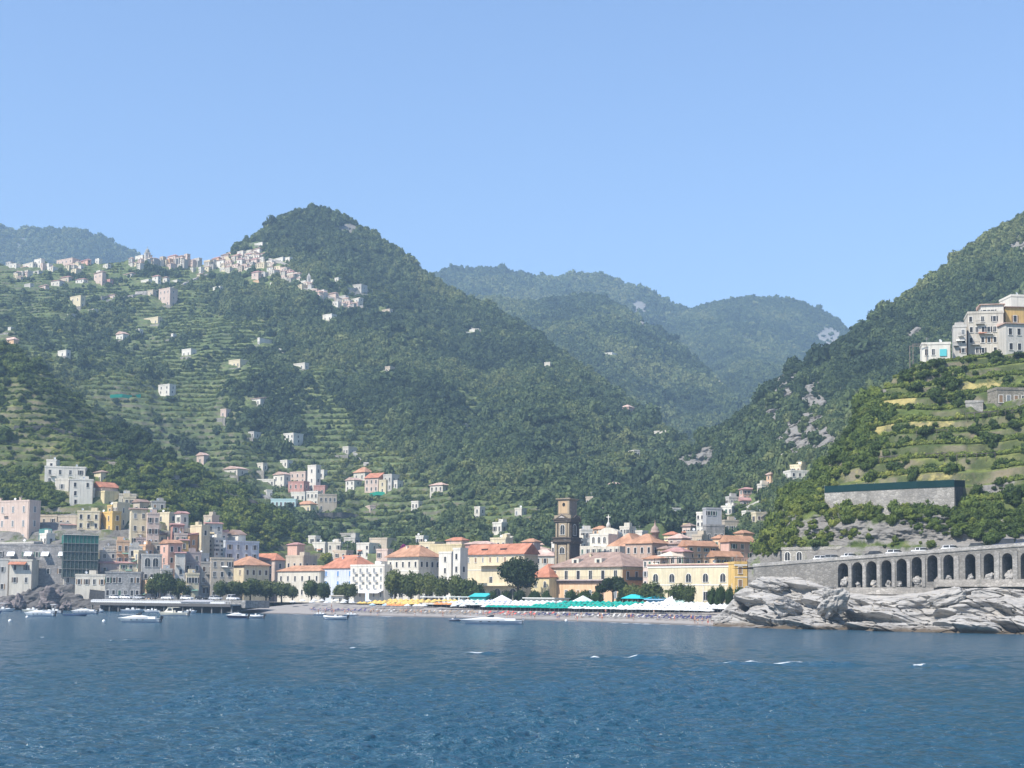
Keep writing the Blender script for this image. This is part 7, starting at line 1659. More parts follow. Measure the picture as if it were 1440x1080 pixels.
# ------------------------------------------------------------------ boats
def boat(label, x0, x1, yw, hull, style='open', flip=False, name='motorboat', cat='boat', hk=1.0, trim=(.66,.66,.64), engine=(.03,.03,.035), group=None, dp=0.0):
    yaw = random.uniform(-.08, .08)
    c = Z0((x0+x1)/2, yw); d = c[1] + dp; L = (x1 - x0) / FPX * d; c = np.array([(((x0+x1)/2) - 720)/FPX*d, d, 0])
    T = empty(name, tuple(c), yaw + (PI if flip else 0), label, cat, group)
    bw = min(max(L * .3, 1.7), 3.2); fb = (.55 + .05 * L) * hk
    # hull lofted along x (bow at +x)
    st = np.linspace(-.5, .5, 15); V = []; Fh = []
    for t in st:
        k = 1 - max(0, (t - .02) / .48) ** 2.2; wy = bw / 2 * max(k, .02) * (1 - .12 * max(0, -t - .3)); sheer = fb * (1 + .38 * max(0, t + .1) ** 1.3)
        rk = max(0, t - .15) / .35 * .13 * L; V += [(t*L, -wy, sheer), (t*L - rk*.7, -wy*.90, .22), (t*L - rk, -wy*.55*k, -.18), (t*L - rk*1.1, 0, -.32 * k), (t*L - rk, wy*.55*k, -.18), (t*L - rk*.7, wy*.90, .22), (t*L, wy, sheer)]
    n = 7
    for i in range(14):
        for j in range(6): Fh.append((i*n+j, (i+1)*n+j, (i+1)*n+j+1, i*n+j+1))
    Fh.append(tuple(range(6, -1, -1)))
    m = MB(); m.add(V, Fh, 0, True); hl = m.build('hull', paint(hull), T)
    m = MB(); V2 = []
    for t in st:
        k = 1 - max(0, (t - .02) / .48) ** 2.2; wy = bw / 2 * max(k, .02); rk = max(0, t - .15) / .35 * .13 * L
        V2 += [(t*L - rk*.72, -wy*.925-.012, .02), (t*L - rk*.68, -wy*.925-.012, .20), (t*L - rk*.68, wy*.925+.012, .20), (t*L - rk*.72, wy*.925+.012, .02)]
    m.add(V2, [(i*4+a, (i+1)*4+a, (i+1)*4+(a+1) % 4, i*4+(a+1) % 4) for i in range(14) for a in range(4)] + [(3,2,1,0)]); m.build('waterline_stripe', paint((.05,.08,.14)), T)
    # rubbing strake and deck
    m = MB(); V = []
    for t in st:
        k = 1 - max(0, (t - .02) / .48) ** 2.2; wy = bw / 2 * max(k, .02); sheer = fb * (1 + .38 * max(0, t + .1) ** 1.3)
        V += [(t*L, -wy-.03, sheer-.06), (t*L, -wy-.03, sheer+.03), (t*L, wy+.03, sheer+.03), (t*L, wy+.03, sheer-.06)]
    F = [(i*4+a, (i+1)*4+a, (i+1)*4+(a+1) % 4, i*4+(a+1) % 4) for i in range(14) for a in range(4)] + [(3,2,1,0)]
    m.add(V, F); m.build('deck', paint(trim), T)
    dz = fb + .03
    if style in ('open', 'ttop', 'cabin', 'rib'):
        m = MB(); m.hexa([(-.08*L,-bw*.18,dz),(.06*L,-bw*.18,dz),(.06*L,bw*.18,dz),(-.08*L,bw*.18,dz)], [(-.06*L,-bw*.16,dz+.75),(.02*L,-bw*.16,dz+.75),(.02*L,bw*.16,dz+.75),(-.06*L,bw*.16,dz+.75)]); m.build('console', paint(trim), T)
        m = MB(); m.hexa([(.0*L,-bw*.17,dz+.752),(.03*L,-bw*.17,dz+.752),(.03*L,bw*.17,dz+.752),(.0*L,bw*.17,dz+.752)], [(-.03*L,-bw*.15,dz+1.15),(-.01*L,-bw*.15,dz+1.15),(-.01*L,bw*.15,dz+1.15),(-.03*L,bw*.15,dz+1.15)]); m.build('windscreen', glass_dark(), T)
        m = MB(); m.box(-.30*L, -.16*L, -bw*.3, bw*.3, dz, dz+.42); m.build('seat', cloth((.75,.73,.68)), T)
        m = MB(); m.hexa([(.12*L,-bw*.3,dz),(.30*L,-bw*.2,dz+.06),(.30*L,bw*.2,dz+.06),(.12*L,bw*.3,dz)], [(.13*L,-bw*.25,dz+.24),(.28*L,-bw*.16,dz+.28),(.28*L,bw*.16,dz+.28),(.13*L,bw*.25,dz+.24)]); m.build('sun_pad', cloth((.78,.77,.74)), T)
    if style in ('ttop',):
        m = MB()
        for x_ in (-.14, .05):
            for y_ in (-.2, .2): m.tube([(x_*L, y_*bw, dz), ((x_*.9)*L, y_*bw, dz+1.9)], .04, 5)
        m.build('frame', plain('pole_white', (.6,.6,.58), .5), T); m = MB(); m.box(-.2*L, .12*L, -bw*.36, bw*.36, dz+1.9, dz+2.05); m.build('sunshade', cloth((.82,.82,.80)), T)
    if style == 'cabin':
        m = MB(); m.hexa([(-.02*L,-bw*.36,dz),(.30*L,-bw*.24,dz+.1),(.30*L,bw*.24,dz+.1),(-.02*L,bw*.36,dz)], [(.02*L,-bw*.3,dz+1.5),(.16*L,-bw*.24,dz+1.5),(.16*L,bw*.24,dz+1.5),(.02*L,bw*.3,dz+1.5)]); cb_ = m.build('cabin', paint(trim), T)
        for s in (-1, 1):
            m = MB(); m.hexa([(.03*L, s*bw*.335-.03, dz+.55),(.19*L, s*bw*.29-.03, dz+.6),(.19*L, s*bw*.29+.03, dz+.6),(.03*L, s*bw*.335+.03, dz+.55)], [(.035*L, s*bw*.315-.03, dz+1.15),(.16*L, s*bw*.265-.03, dz+1.15),(.16*L, s*bw*.265+.03, dz+1.15),(.035*L, s*bw*.315+.03, dz+1.15)]); m.build('window', glass_dark(), cb_)
        m = MB(); m.box(-.2*L, .18*L, -bw*.36, bw*.36, dz+1.52, dz+1.64); m.build('roof', paint(trim), T)
    if style == 'yacht':
        m = MB(); V = []; sec = [(-.30,.0,.0),(-.22,.30,.55),(-.05,.36,.85),(.08,.36,.75),(.25,.26,.42),(.40,.12,.10),(.46,.03,.02)]
        for t, wy, hz in sec:
            sh = fb * (1 + .38 * max(0, t + .1) ** 1.3) + .02; V += [(t*L, -max(wy,.02)*bw, sh), (t*L, -max(wy,.02)*bw*.75, sh+hz), (t*L, max(wy,.02)*bw*.75, sh+hz), (t*L, max(wy,.02)*bw, sh)]
        F = [(i*4+a, (i+1)*4+a, (i+1)*4+(a+1) % 4, i*4+(a+1) % 4) for i in range(len(sec)-1) for a in range(4)]; m.add(V, F, 0, True); m.build('superstructure', paint(trim), T)
        m = MB(); m.hexa([(-.05*L,-bw*.30,dz+.8),(.07*L,-bw*.28,dz+.75),(.07*L,bw*.28,dz+.75),(-.05*L,bw*.30,dz+.8)], [(-.06*L,-bw*.25,dz+1.35),(-.01*L,-bw*.23,dz+1.35),(-.01*L,bw*.23,dz+1.35),(-.06*L,bw*.25,dz+1.35)]); m.build('windscreen', glass_dark(), T)
        for x_ in (-.12, .02, .16):
            m = MB(); m.box((x_-.02)*L, (x_+.02)*L, -bw*.5-.02, bw*.5+.02, fb*.62, fb*.78); m.build('porthole', glass_dark(), hl)
        m = MB(); m.box(-.40*L, -.24*L, -bw*.34, bw*.34, dz, dz+.45); m.build('sun_pad', cloth((.78,.77,.74)), T)
        m = MB(); m.tube([(.1*L,-bw*.4,dz+.9),(.3*L,-bw*.3,dz+.85),(.47*L,0,dz+.9)], .03, 5); m.tube([(.1*L,bw*.4,dz+.9),(.3*L,bw*.3,dz+.85),(.47*L,0,dz+.9)], .03, 5); m.build('bow_rail', plain('steel', (.6,.6,.6), .3), T)
    if style == 'rib':
        m = MB(); m.tube([(-.48*L,-bw*.5,fb),(0,-bw*.52,fb),(.28*L,-bw*.40,fb*1.15),(.46*L,0,fb*1.4),(.28*L,bw*.40,fb*1.15),(0,bw*.52,fb),(-.48*L,bw*.5,fb)], .26, 8); m.build('tube', paint(trim), T)
    if engine:
        m = MB(); x_ = -.5*L; m.hexa([(x_-.62,-.22,fb*.9),(x_-.05,-.25,fb*.9),(x_-.05,.25,fb*.9),(x_-.62,.22,fb*.9)], [(x_-.75,-.18,fb*.9+.65),(x_-.2,-.22,fb*.9+.75),(x_-.2,.22,fb*.9+.75),(x_-.75,.18,fb*.9+.65)]); m.box(x_-.42, x_-.18, -.1, .1, -.5, fb*.9-.001); m.build('outboard_motor', plain('motor_cowl', engine, .4), T)
    return T
WB = (.60,.61,.61)
boat('white motorboat with a flat sunshade at the far left, nearest the tall split rock', -8, 25, 860, WB, 'ttop')
boat('dark hulled tender cut by the left edge of the picture', -10, 7, 862.5, (.10,.14,.28), 'open', engine=None)
boat('white motorboat in the foreground of the left group, blue stripe along its waterline', 38, 80, 866.5, (.66,.72,.74), 'yacht', True, hk=.9)
boat('cream motorboat behind the left group, half hidden', 36, 66, 861.0, (.74,.68,.52), 'open')
boat('white boat with a raised sunshade at the right of the left group', 66, 90, 862.5, WB, 'ttop', True, hk=1.1)
boat('dark blue rowing boat right of the left group', 94, 128, 866, (.025,.05,.14), 'plain', engine=None, hk=.5, trim=(.12,.18,.32))
boat('sleek white motorboat with a dark waterline behind the dark blue rowing boat', 103, 140, 862.8, WB, 'yacht', True, hk=.85)
boat('tiny white dinghy right of the sleek white motorboat', 139, 150, 861.3, WB, 'open', engine=None)
boat('large white speedboat with a big black outboard raised at its right end', 170, 228, 875, (.56,.61,.62), 'yacht', True, hk=.8, engine=(.015,.015,.02))
boat('white motorboat moored under the pier, left of the cream cabin boat', 174, 207, 861.0, WB, 'open')
boat('small white boat right behind the large white speedboat', 205, 228, 861.5, WB, 'open', True)
boat('cream cabin cruiser with an open wheelhouse in front of the pier', 226, 268, 866, (.74,.68,.55), 'cabin', True, hk=1.0, trim=(.76,.70,.56))
boat('white dinghy lying right of the cream cabin cruiser', 262, 280, 862.3, WB, 'open', engine=None)
boat('dark navy hulled motorboat with a white top at the end of the pier', 321, 351, 870, (.02,.025,.06), 'yacht', True, hk=1.0)
boat('white inflatable with a black outboard right of the navy hulled boat', 351, 373, 869.5, WB, 'rib', True, hk=.8)
boat('bright red pedal boat near the end of the pier', 321, 336, 861.5, (.62,.05,.06), 'open', engine=None, trim=(.6,.1,.1), hk=.8, name='pedal_boat')
boat('white inflatable boat lying off the yellow umbrellas', 457, 490, 871.5, (.74,.76,.76), 'rib', True, hk=.8)
boat('white boat drawn up at the water edge left of the inflatable', 444, 462, 865.2, WB, 'open', engine=None, hk=.6)
boat('pale boat drawn up at the water edge right of the inflatable', 486, 507, 866.0, (.7,.7,.68), 'open', engine=None, hk=.6)
boat('red rescue boat on the sand below the orange umbrellas', 553, 571, 865.6, (.55,.06,.04), 'open', engine=None, hk=.6, trim=(.55,.12,.08), name='rescue_boat')
boat('long white yacht lying broadside off the middle of the beach', 648, 735, 877.5, (.46,.50,.55), 'yacht', True, hk=.68, name='yacht', cat='yacht', engine=(.3,.3,.3))
boat('dark inflatable tender tied behind the long white yacht', 634, 651, 873.5, (.05,.07,.10), 'rib', engine=None, hk=.5, trim=(.10,.12,.16), name='tender')
for i, (x, y) in enumerate([(14, 874), (146, 874.5), (38, 868.6), (796, 873.5)]):
    p = Z0(x, y); m = MB(); m.lathe([(.02,-.3),(.32,-.1),(.40,.15),(.3,.42),(.02,.55)], 10); o = m.build('mooring_buoy', plain('buoy_white', (.75,.75,.72), .5), None, tuple(p)); tag(o, ['white mooring buoy off the far left boats', 'white mooring buoy left of the large white speedboat', 'white mooring buoy beside the foreground boat of the left group', 'white buoy off the teal umbrellas'][i], 'buoy')
# ------------------------------------------------------------------ foliage
def lobe_dirs(n, r):
    v = r.normal(size=(n, 3)); return v / np.linalg.norm(v, axis=1, keepdims=True)

def crown_np(seed, n_leaf, lobes, leaf, squash=1.0, core=0.78):
    """leaf quads spread over overlapping lobes of unit size; returns verts, faces"""
    r = np.random.default_rng(seed)
    C, Rr = lobes
    w = Rr ** 2 / (Rr ** 2).sum(); k = r.choice(len(C), n_leaf, p=w)
    dvec = lobe_dirs(n_leaf, r); rad = Rr[k] * (0.66 + 0.52 * r.random(n_leaf) ** .9)
    P = C[k] + dvec * rad[:, None] * np.array([1, 1, squash])
    # drop leaves buried deep inside another lobe
    inside = np.zeros(n_leaf, bool)
    for c, q in zip(C, Rr): inside |= (np.linalg.norm((P - c) / np.array([1, 1, squash]), axis=1) < q * .66)
    P = P[~inside]; dvec = dvec[~inside]; n = len(P)
    nrm = dvec + .75 * lobe_dirs(n, r); nrm /= np.linalg.norm(nrm, axis=1, keepdims=True)
    a = np.cross(nrm, lobe_dirs(n, r)); a /= np.linalg.norm(a, axis=1, keepdims=True); b = np.cross(nrm, a)
    s = leaf * (.6 + .8 * r.random(n))[:, None]; a = a * s; b = b * s * .7
    V = np.stack([P - a - b*.4, P + b*.0 - b, P + a + b*.4, P + b], 1).reshape(-1, 3)
    F = np.arange(4 * n).reshape(-1, 4)
    if core:
        bm = bmesh.new(); bmesh.ops.create_icosphere(bm, subdivisions=1, radius=1); iv = np.array([v.co[:] for v in bm.verts]); ifc = np.array([[v.index for v in f.verts] for f in bm.faces]); bm.free()
        for c, q in zip(C, Rr):
            vv = iv * q * core * np.array([1, 1, squash]) * (1 + .18 * vnoise(iv * 2.1 + seed + q)[:, None]) + c
            F = np.concatenate([F, np.c_[ifc, ifc[:, 2]] + len(V)]) if 0 else F
            b0 = len(V); V = np.concatenate([V, vv])
            tri.append((b0, ifc))
    return V, F
tri = []
def crown_mesh(name, seed, n_leaf, lobes, leaf, mat, squash=1.0, core=.78):
    tri.clear(); V, F = crown_np(seed, n_leaf, lobes, leaf, squash, core)
    fl = [list(map(int, f)) for f in F]
    for b0, ifc in tri: fl += [[int(b0 + i) for i in f] for f in ifc]
    me = bpy.data.meshes.new(name); me.from_pydata(V.tolist(), [], fl); me.materials.append(mat); me.update(); return me

def round_lobes(seed, n=7, h=1.0):
    r = np.random.default_rng(seed); C = [np.zeros(3)]; R_ = [.62]
    for i in range(n):
        a = 2*PI*i/n + r.uniform(-.4, .4); C.append(np.array([math.cos(a)*r.uniform(.35, .6), math.sin(a)*r.uniform(.35, .6), r.uniform(-.25, .45)*h])); R_.append(r.uniform(.30, .50))
    C.append(np.array([r.uniform(-.15, .15), r.uniform(-.15, .15), .5*h])); R_.append(.42)
    return np.array(C), np.array(R_)
def flat_lobes(seed, n=10):
    r = np.random.default_rng(seed); C = [np.zeros(3)]; R_ = [.4]
    for i in range(n):
        a = 2*PI*i/n*1.6 + r.uniform(-.4, .4); q = r.uniform(.3, .72); C.append(np.array([math.cos(a)*q, math.sin(a)*q, .12 - .25*q + r.uniform(-.12, .14)])); R_.append(r.uniform(.22, .36))
    return np.array(C), np.array(R_)

FO = [(0.0, (.040,.066,.036)), (.3, (.074,.112,.054)), (.6, (.110,.150,.066)), (1.0, (.178,.205,.090))]
FV = [(0.0, (.075,.11,.034)), (.5, (.135,.175,.048)), (1.0, (.22,.24,.07))]
FH = [(0.0, (.040,.066,.022)), (.4, (.078,.118,.032)), (.75, (.14,.18,.040)), (1.0, (.22,.24,.06))]
M_FOREST = foliage('forest_leaves', FO); M_VINE = foliage('vine_leaves', FV); M_VNR = foliage('vineyard_leaves', [(0.0, (.09,.13,.036)), (.5, (.16,.21,.052)), (1.0, (.25,.27,.08))]); M_SCRUB = foliage('scrub_leaves', FH)
def proto_coll(name, meshes):
    c = bpy.data.collections.new(name)
    for i, me in enumerate(meshes): o = bpy.data.objects.new(name + '_plant', me); c.objects.link(o)
    return c
C_FAR = proto_coll('far_trees', [crown_mesh('far_crown', 100+i, 120, round_lobes(100+i, 4), .30, M_FOREST, core=.92) for i in range(4)])
C_FOR = proto_coll('forest_trees', [crown_mesh('forest_crown', 200+i, 330, round_lobes(200+i, 6), .19, M_FOREST, core=.90) for i in range(6)])
C_VIN = proto_coll('vine_bushes', [crown_mesh('vine_bush', 300+i, 160, round_lobes(300+i, 4, .6), .26, M_VINE, .8, core=.85) for i in range(4)])
C_VNR = proto_coll('vine_rows', [crown_mesh('vine_row', 500+i, 260, round_lobes(500+i, 5, .7), .20, M_VNR, .9, core=.86) for i in range(4)])
C_SCR = proto_coll('scrub_bushes', [crown_mesh('scrub_bush', 400+i, 700, round_lobes(400+i, 7, .8), .12, M_SCRUB, .9, core=.88) for i in range(6)])

_ng = {}
def gn(coll):
    if coll.name in _ng: return _ng[coll.name]
    g = bpy.data.node_groups.new('scatter_' + coll.name, 'GeometryNodeTree')
    g.interface.new_socket('Geometry', in_out='INPUT', socket_type='NodeSocketGeometry'); g.interface.new_socket('Geometry', in_out='OUTPUT', socket_type='NodeSocketGeometry')
    N = g.nodes; gi = N.new('NodeGroupInput'); go = N.new('NodeGroupOutput')
    ci = N.new('GeometryNodeCollectionInfo'); ci.inputs['Collection'].default_value = coll; ci.inputs['Separate Children'].default_value = True; ci.inputs['Reset Children'].default_value = True
    ip = N.new('GeometryNodeInstanceOnPoints'); ip.inputs['Pick Instance'].default_value = True
    def na(n, t):
        a = N.new('GeometryNodeInputNamedAttribute'); a.data_type = t; a.inputs['Name'].default_value = n
        return [o for o in a.outputs if o.enabled and o.name == 'Attribute'][0]
    cx = N.new('ShaderNodeCombineXYZ'); L = g.links.new
    L(na('rotz', 'FLOAT'), cx.inputs['Z']); L(gi.outputs[0], ip.inputs['Points']); L(ci.outputs[0], ip.inputs['Instance'])
    L(cx.outputs[0], ip.inputs['Rotation']); L(na('scl', 'FLOAT_VECTOR'), ip.inputs['Scale']); L(na('idx', 'INT'), ip.inputs['Instance Index'])
    L(ip.outputs[0], go.inputs[0]); _ng[coll.name] = g; return g

def in_front_of_house(P, pad=0.0):
    x, y = proj(P); bad = np.zeros(len(P), bool)
    for x0, x1, y0, y1, d in RECTS:
        bad |= (x > x0 - pad) & (x < x1 + pad) & (y > y0) & (y < y1 + pad + 2) & (P[:, 1] < d + 14)
    return bad

def scatter(name, H, n, dens, size, coll, label, cat, tint=None, flat=1.0, lift=.25, seed=0, pad=1.5, houses=True):
    r = np.random.default_rng(seed + 77); P = np.concatenate([H.P, H.back[1:]], 0)
    ext = lambda a: np.concatenate([a, a[-1:]], 0)
    X, Y, tm, fr, rk, dr = map(ext, (H.X, H.Y, H.tm, H.fr, H.rk, H.dr))
    A = np.linalg.norm(np.cross(P[1:, :-1] - P[:-1, :-1], P[:-1, 1:] - P[:-1, :-1]), axis=-1)
    c = lambda a: a[:-1, :-1]
    D = dens(c(X), c(Y), c(tm), c(fr), c(rk), c(dr), c(P)); w = (A * np.clip(D, 0, None)).ravel(); w /= w.sum()
    k = r.choice(len(w), n, p=w); i, j = np.unravel_index(k, A.shape); u, v = r.random(n)[:, None], r.random(n)[:, None]
    Q = (P[i, j]*(1-u) + P[i, j+1]*u)*(1-v) + (P[i+1, j]*(1-u) + P[i+1, j+1]*u)*v
    keep = ~in_front_of_house(Q, pad) if houses else np.ones(n, bool)
    Q = Q[keep]; n = len(Q)
    s = size[0] * np.exp(r.normal(0, size[1], n)); sc = np.stack([s, s, s * flat * r.uniform(.65, 1.5, n)], -1)
    Q[:, 2] += lift * s
    big = .48 + .50 * fbm(np.stack([Q[:, 0]/75, Q[:, 1]/110, np.zeros(n)], -1), 4) + r.normal(0, .22, n)
    if tint: big = tint(Q, big)
    me = np_mesh(name, Q, np.zeros((0, 4), int)); 
    for an, t, val in (('scl', 'FLOAT_VECTOR', sc), ('rotz', 'FLOAT', r.uniform(0, 6.28, n)), ('idx', 'INT', r.integers(0, 99, n)), ('tint', 'FLOAT', np.clip(big, 0, 1))):
        a = me.attributes.new(an, t, 'POINT'); a.data.foreach_set('vector' if t == 'FLOAT_VECTOR' else 'value', np.ascontiguousarray(val, np.int32 if t == 'INT' else np.float32).ravel())
    o = link(name, me); md = o.modifiers.new('scatter', 'NODES'); md.node_group = gn(coll)
    tag(o, label, cat, None, 'stuff'); return o
def cov(x, y, tm, fr, rk, dr, P): return 1.0 - .96 * sstep(.30, .70, rk)
def patch(P, sc_, lo, hi, k=0.0): return sstep(lo, hi, fbm(np.stack([P[..., 0]/sc_, P[..., 1]/sc_, np.full_like(P[..., 0], k)], -1), 4))
scatter('woods', HA, 22000, cov, (5, .3), C_FAR, 'blue-hazed woods on the far left mountain', 'woods', seed=1, houses=False)
scatter('woods', HB, 30000, cov, (5.5, .3), C_FAR, 'blue-hazed woods on the farthest central mountain', 'woods', seed=2, houses=False)
scatter('woods', HC, 48000, cov, (3.6, .3), C_FAR, 'hazy woods on the rounded mountain at the head of the valley', 'woods', seed=3, houses=False)
scatter('woods', HD, 42000, cov, (3.6, .3), C_FAR, 'woods on the ridge behind the village hill', 'woods', seed=4)
def dE(x, y, tm, fr, rk, dr, P):
    pt = patch(P, 45, .30, .55, 4.0)
    g = np.maximum.reduce([ell(x, y, 345, 430, 55, 26), ell(x, y, 400, 500, 60, 30), ell(x, y, 390, 545, 50, 26), ell(x, y, 120, 395, 60, 12), ell(x, y, 100, 455, 40, 14), ell(x, y, 150, 478, 40, 14)])
    return cov(x, y, tm, fr, rk, dr, P) * np.clip(1 - tm * .99 + .55 * tm * np.maximum(pt, .75 * sstep(.55, .85, g)), 0, 1) * (y < 800)
scatter('woods', HE, 68000, dE, (1.9, .45), C_FOR, 'dense woods covering the big peaked hill', 'woods', seed=5, tint=lambda Q, b: b * .95)
def dV(x, y, tm, fr, rk, dr, P): return tm * (fr < .66) * (.25 + sstep(.25, .6, fr)) * (1 - .75 * patch(P, 40, .05, .45, 2.0)) * (1 - .9 * sstep(.35, .6, rk))
scatter('vines', HE, 60000, dV, (1.15, .3), C_VIN, 'vine and lemon rows on the terraces of the big hill', 'vines', seed=6, lift=.35)
scatter('shrubs', HE, 3500, lambda x, y, tm, fr, rk, dr, P: tm * (fr < .7), (2.0, .3), C_FOR, 'dark shrubs dotted over the terraces of the big hill', 'shrubs', seed=16)
scatter('woods', HF, 62000, lambda *a: cov(*a) * (a[1] < 800), (1.75, .42), C_FOR, 'woods on the steep hill at the right', 'woods', seed=7, tint=lambda Q, b: b * .95)
dG = lambda x, y, tm, fr, rk, dr, P: cov(x, y, tm, fr, rk, dr, P) * (.10 + .9 * np.maximum(patch(P, 30, .05, .40, 6.0), np.maximum(ell(x, y, 330, 720, 110, 40), ell(x, y, 160, 690, 70, 30)))) * (y < 815 + .10 * (x - 150))
scatter('woods', HG, 4300, dG, (2.1, .4), C_SCR, 'leafy trees on the left foreground hill', 'woods', seed=8, tint=lambda Q, b: b * .8)
scatter('vines', HG, 9000, lambda x, y, tm, fr, rk, dr, P: (fr < .68) * (y < 770), (1.0, .3), C_VNR, 'terrace planting on the left foreground hill', 'vines', seed=9, lift=.35, flat=.8, tint=lambda Q, b: b * .8)
dH = lambda x, y, tm, fr, rk, dr, P: (1 - .95 * sstep(.35, .6, rk)) * (1 - .8 * sstep(.35, .6, dr)) * (y < 772)
scatter('vines', HH, 22000, lambda x, y, tm, fr, rk, dr, P: dH(x, y, tm, fr, rk, dr, P) * (fr < .6) * (.15 + sstep(.2, .5, fr)) * tm, (.72, .28), C_VNR, 'bright green vine rows on the headland terraces', 'vines', seed=10, lift=.45, flat=.9, tint=lambda Q, b: b * .6 + .28)
scatter('scrub', HH, 800, lambda x, y, tm, fr, rk, dr, P: dH(x, y, tm, fr, rk, dr, P) * (.06 + .35 * patch(P, 14, .15, .45, 3.0) + 1.5 * ell(x, y, 1175, 600, 60, 60) * (x < 1235) + 1.6 * (x < 1165) + 2.5 * (x < 1115) + 1.2 * ell(x, y, 1425, 690, 30, 20) + 1.2 * ell(x, y, 1280, 522, 60, 10)), (1.6, .33), C_SCR, 'dark scrub on the headland', 'scrub', seed=11, tint=lambda Q, b: b * .55)
scatter('scrub', HH, 1900, lambda x, y, tm, fr, rk, dr, P: (ell(x, y, 1270, 722, 90, 12) + ell(x, y, 1390, 735, 60, 20) + .5 * ell(x, y, 1150, 700, 40, 10) + .05 + .5*ell(x, y, 1250, 712, 110, 8) + .7*ell(x, y, 1092, 758, 30, 34) + .25*ell(x, y, 1150, 752, 60, 20)) * (y < 782), (.95, .4), C_SCR, 'creepers hanging over the rock face beside the coast road', 'scrub', seed=12, tint=lambda Q, b: b * .6 + .05)
scatter('scrub', HF, 3500, lambda x, y, tm, fr, rk, dr, P: (x > 1020) * (y > 690) * (y < 785) * cov(x, y, tm, fr, rk, dr, P), (1.7, .35), C_SCR, 'brighter scrub above the orange roofs at the foot of the right hill', 'scrub', seed=13, tint=lambda Q, b: b * .8 + .1)

# ------------------------------------------------------------------ single trees along the seafront
LEAFS = {'oak': foliage('oak_leaves', [(0, (.065,.095,.030)), (1, (.120,.145,.050))], False), 'pine': foliage('pine_needles', [(0, (.022,.040,.014)), (1, (.038,.060,.018))], False), 'hedge': foliage('hedge_leaves', [(0, (.03,.055,.018)), (1, (.05,.085,.024))], False),
         'palm': foliage('palm_fronds', [(0, (.05,.075,.022)), (1, (.075,.10,.03))], False), 'flower': foliage('magenta_blossom', [(0, (.30,.03,.20)), (1, (.42,.05,.28))], False)}
CM = {}
def tree(kind, x, yt, yb, wpx, d, label, group=None, zb=3.9, name=None, v=0):
    d += bump(x) if kind != 'flower' and d < 560 and x < 1100 else 0; m = d / FPX; p = at(x, d, zb); zt = W(x, yt, d)[2]; Hh = max(zt - zb, 1.2); Rr = wpx * m / 2
    key = (kind, v % 4)
    if key not in CM:
        if kind == 'pine': CM[key] = crown_mesh('crown', 600+v, 4200, flat_lobes(600+v, 13), .065, LEAFS['pine'], .55, .66)
        elif kind == 'bigpine': CM[key] = crown_mesh('crown', 680+v, 5200, round_lobes(680+v, 14, .9), .06, LEAFS['pine'], .8, .66)
        elif kind in ('hedge', 'bush'): CM[key] = crown_mesh('foliage', 620+v, 2600, round_lobes(620+v, 8, .8), .07, LEAFS['hedge'], 1.0, .85)
        elif kind == 'flower': CM[key] = crown_mesh('blossom', 640+v, 1200, round_lobes(640+v, 6, .7), .09, LEAFS['flower'], 1.0, .8)
        else: CM[key] = crown_mesh('crown', 660+v, 2600, round_lobes(660+v, 12, 1.0), .080, LEAFS['oak'], 1.0, .66)
    T = empty(name or {'pine': 'pine_tree', 'bigpine': 'pine_tree', 'hedge': 'hedge', 'bush': 'bush', 'flower': 'flowering_bush'}.get(kind, 'tree'), tuple(p), random.uniform(0, 6), label, {'hedge': 'hedge', 'bush': 'bush', 'flower': 'bush', 'pine': 'pine tree', 'bigpine': 'pine tree'}.get(kind, 'tree'), group)
    if kind == 'pine': ch = min(Rr * .85, Hh * .55); cz = Hh - ch * .60
    elif kind == 'bigpine': ch = Hh * .46; cz = Hh * .60
    elif kind in ('hedge', 'bush', 'flower'): ch = Hh / 1.5; cz = Hh * .42
    else: Rr *= 1.15; ch = Hh * .50; cz = Hh * .56
    c = link({'hedge': 'foliage', 'bush': 'foliage', 'flower': 'blossom'}.get(kind, 'crown'), CM[key], T, (0, 0, cz)); c.scale = (Rr, Rr, ch if kind != 'pine' else ch * 1.5)
    mb = MB(); r = .10 + .022 * Hh; bx = random.uniform(-.4, .4)
    if kind in ('hedge', 'bush', 'flower'): mb.tube([(0,0,-.3),(0,0,cz)], [.08, .05], 5)
    else:
        mb.tube([(0,0,-.4),(bx*.5,.1,cz*.45),(bx,.0,cz*.8),(bx,0,cz+.2*ch)], [r*1.35, r, r*.8, r*.4], 8)
        for k in range(5):
            a = 2*PI*k/5 + .4; q = Rr * .55; mb.tube([(bx*.9,0,cz*.66),(bx+q*.4*math.cos(a),q*.4*math.sin(a),cz*.86),(bx+q*math.cos(a),q*math.sin(a),cz+.05*ch)], [r*.55, r*.4, r*.15], 5)
    mb.build('trunk', bark(), T)
    return T
i_ = 0
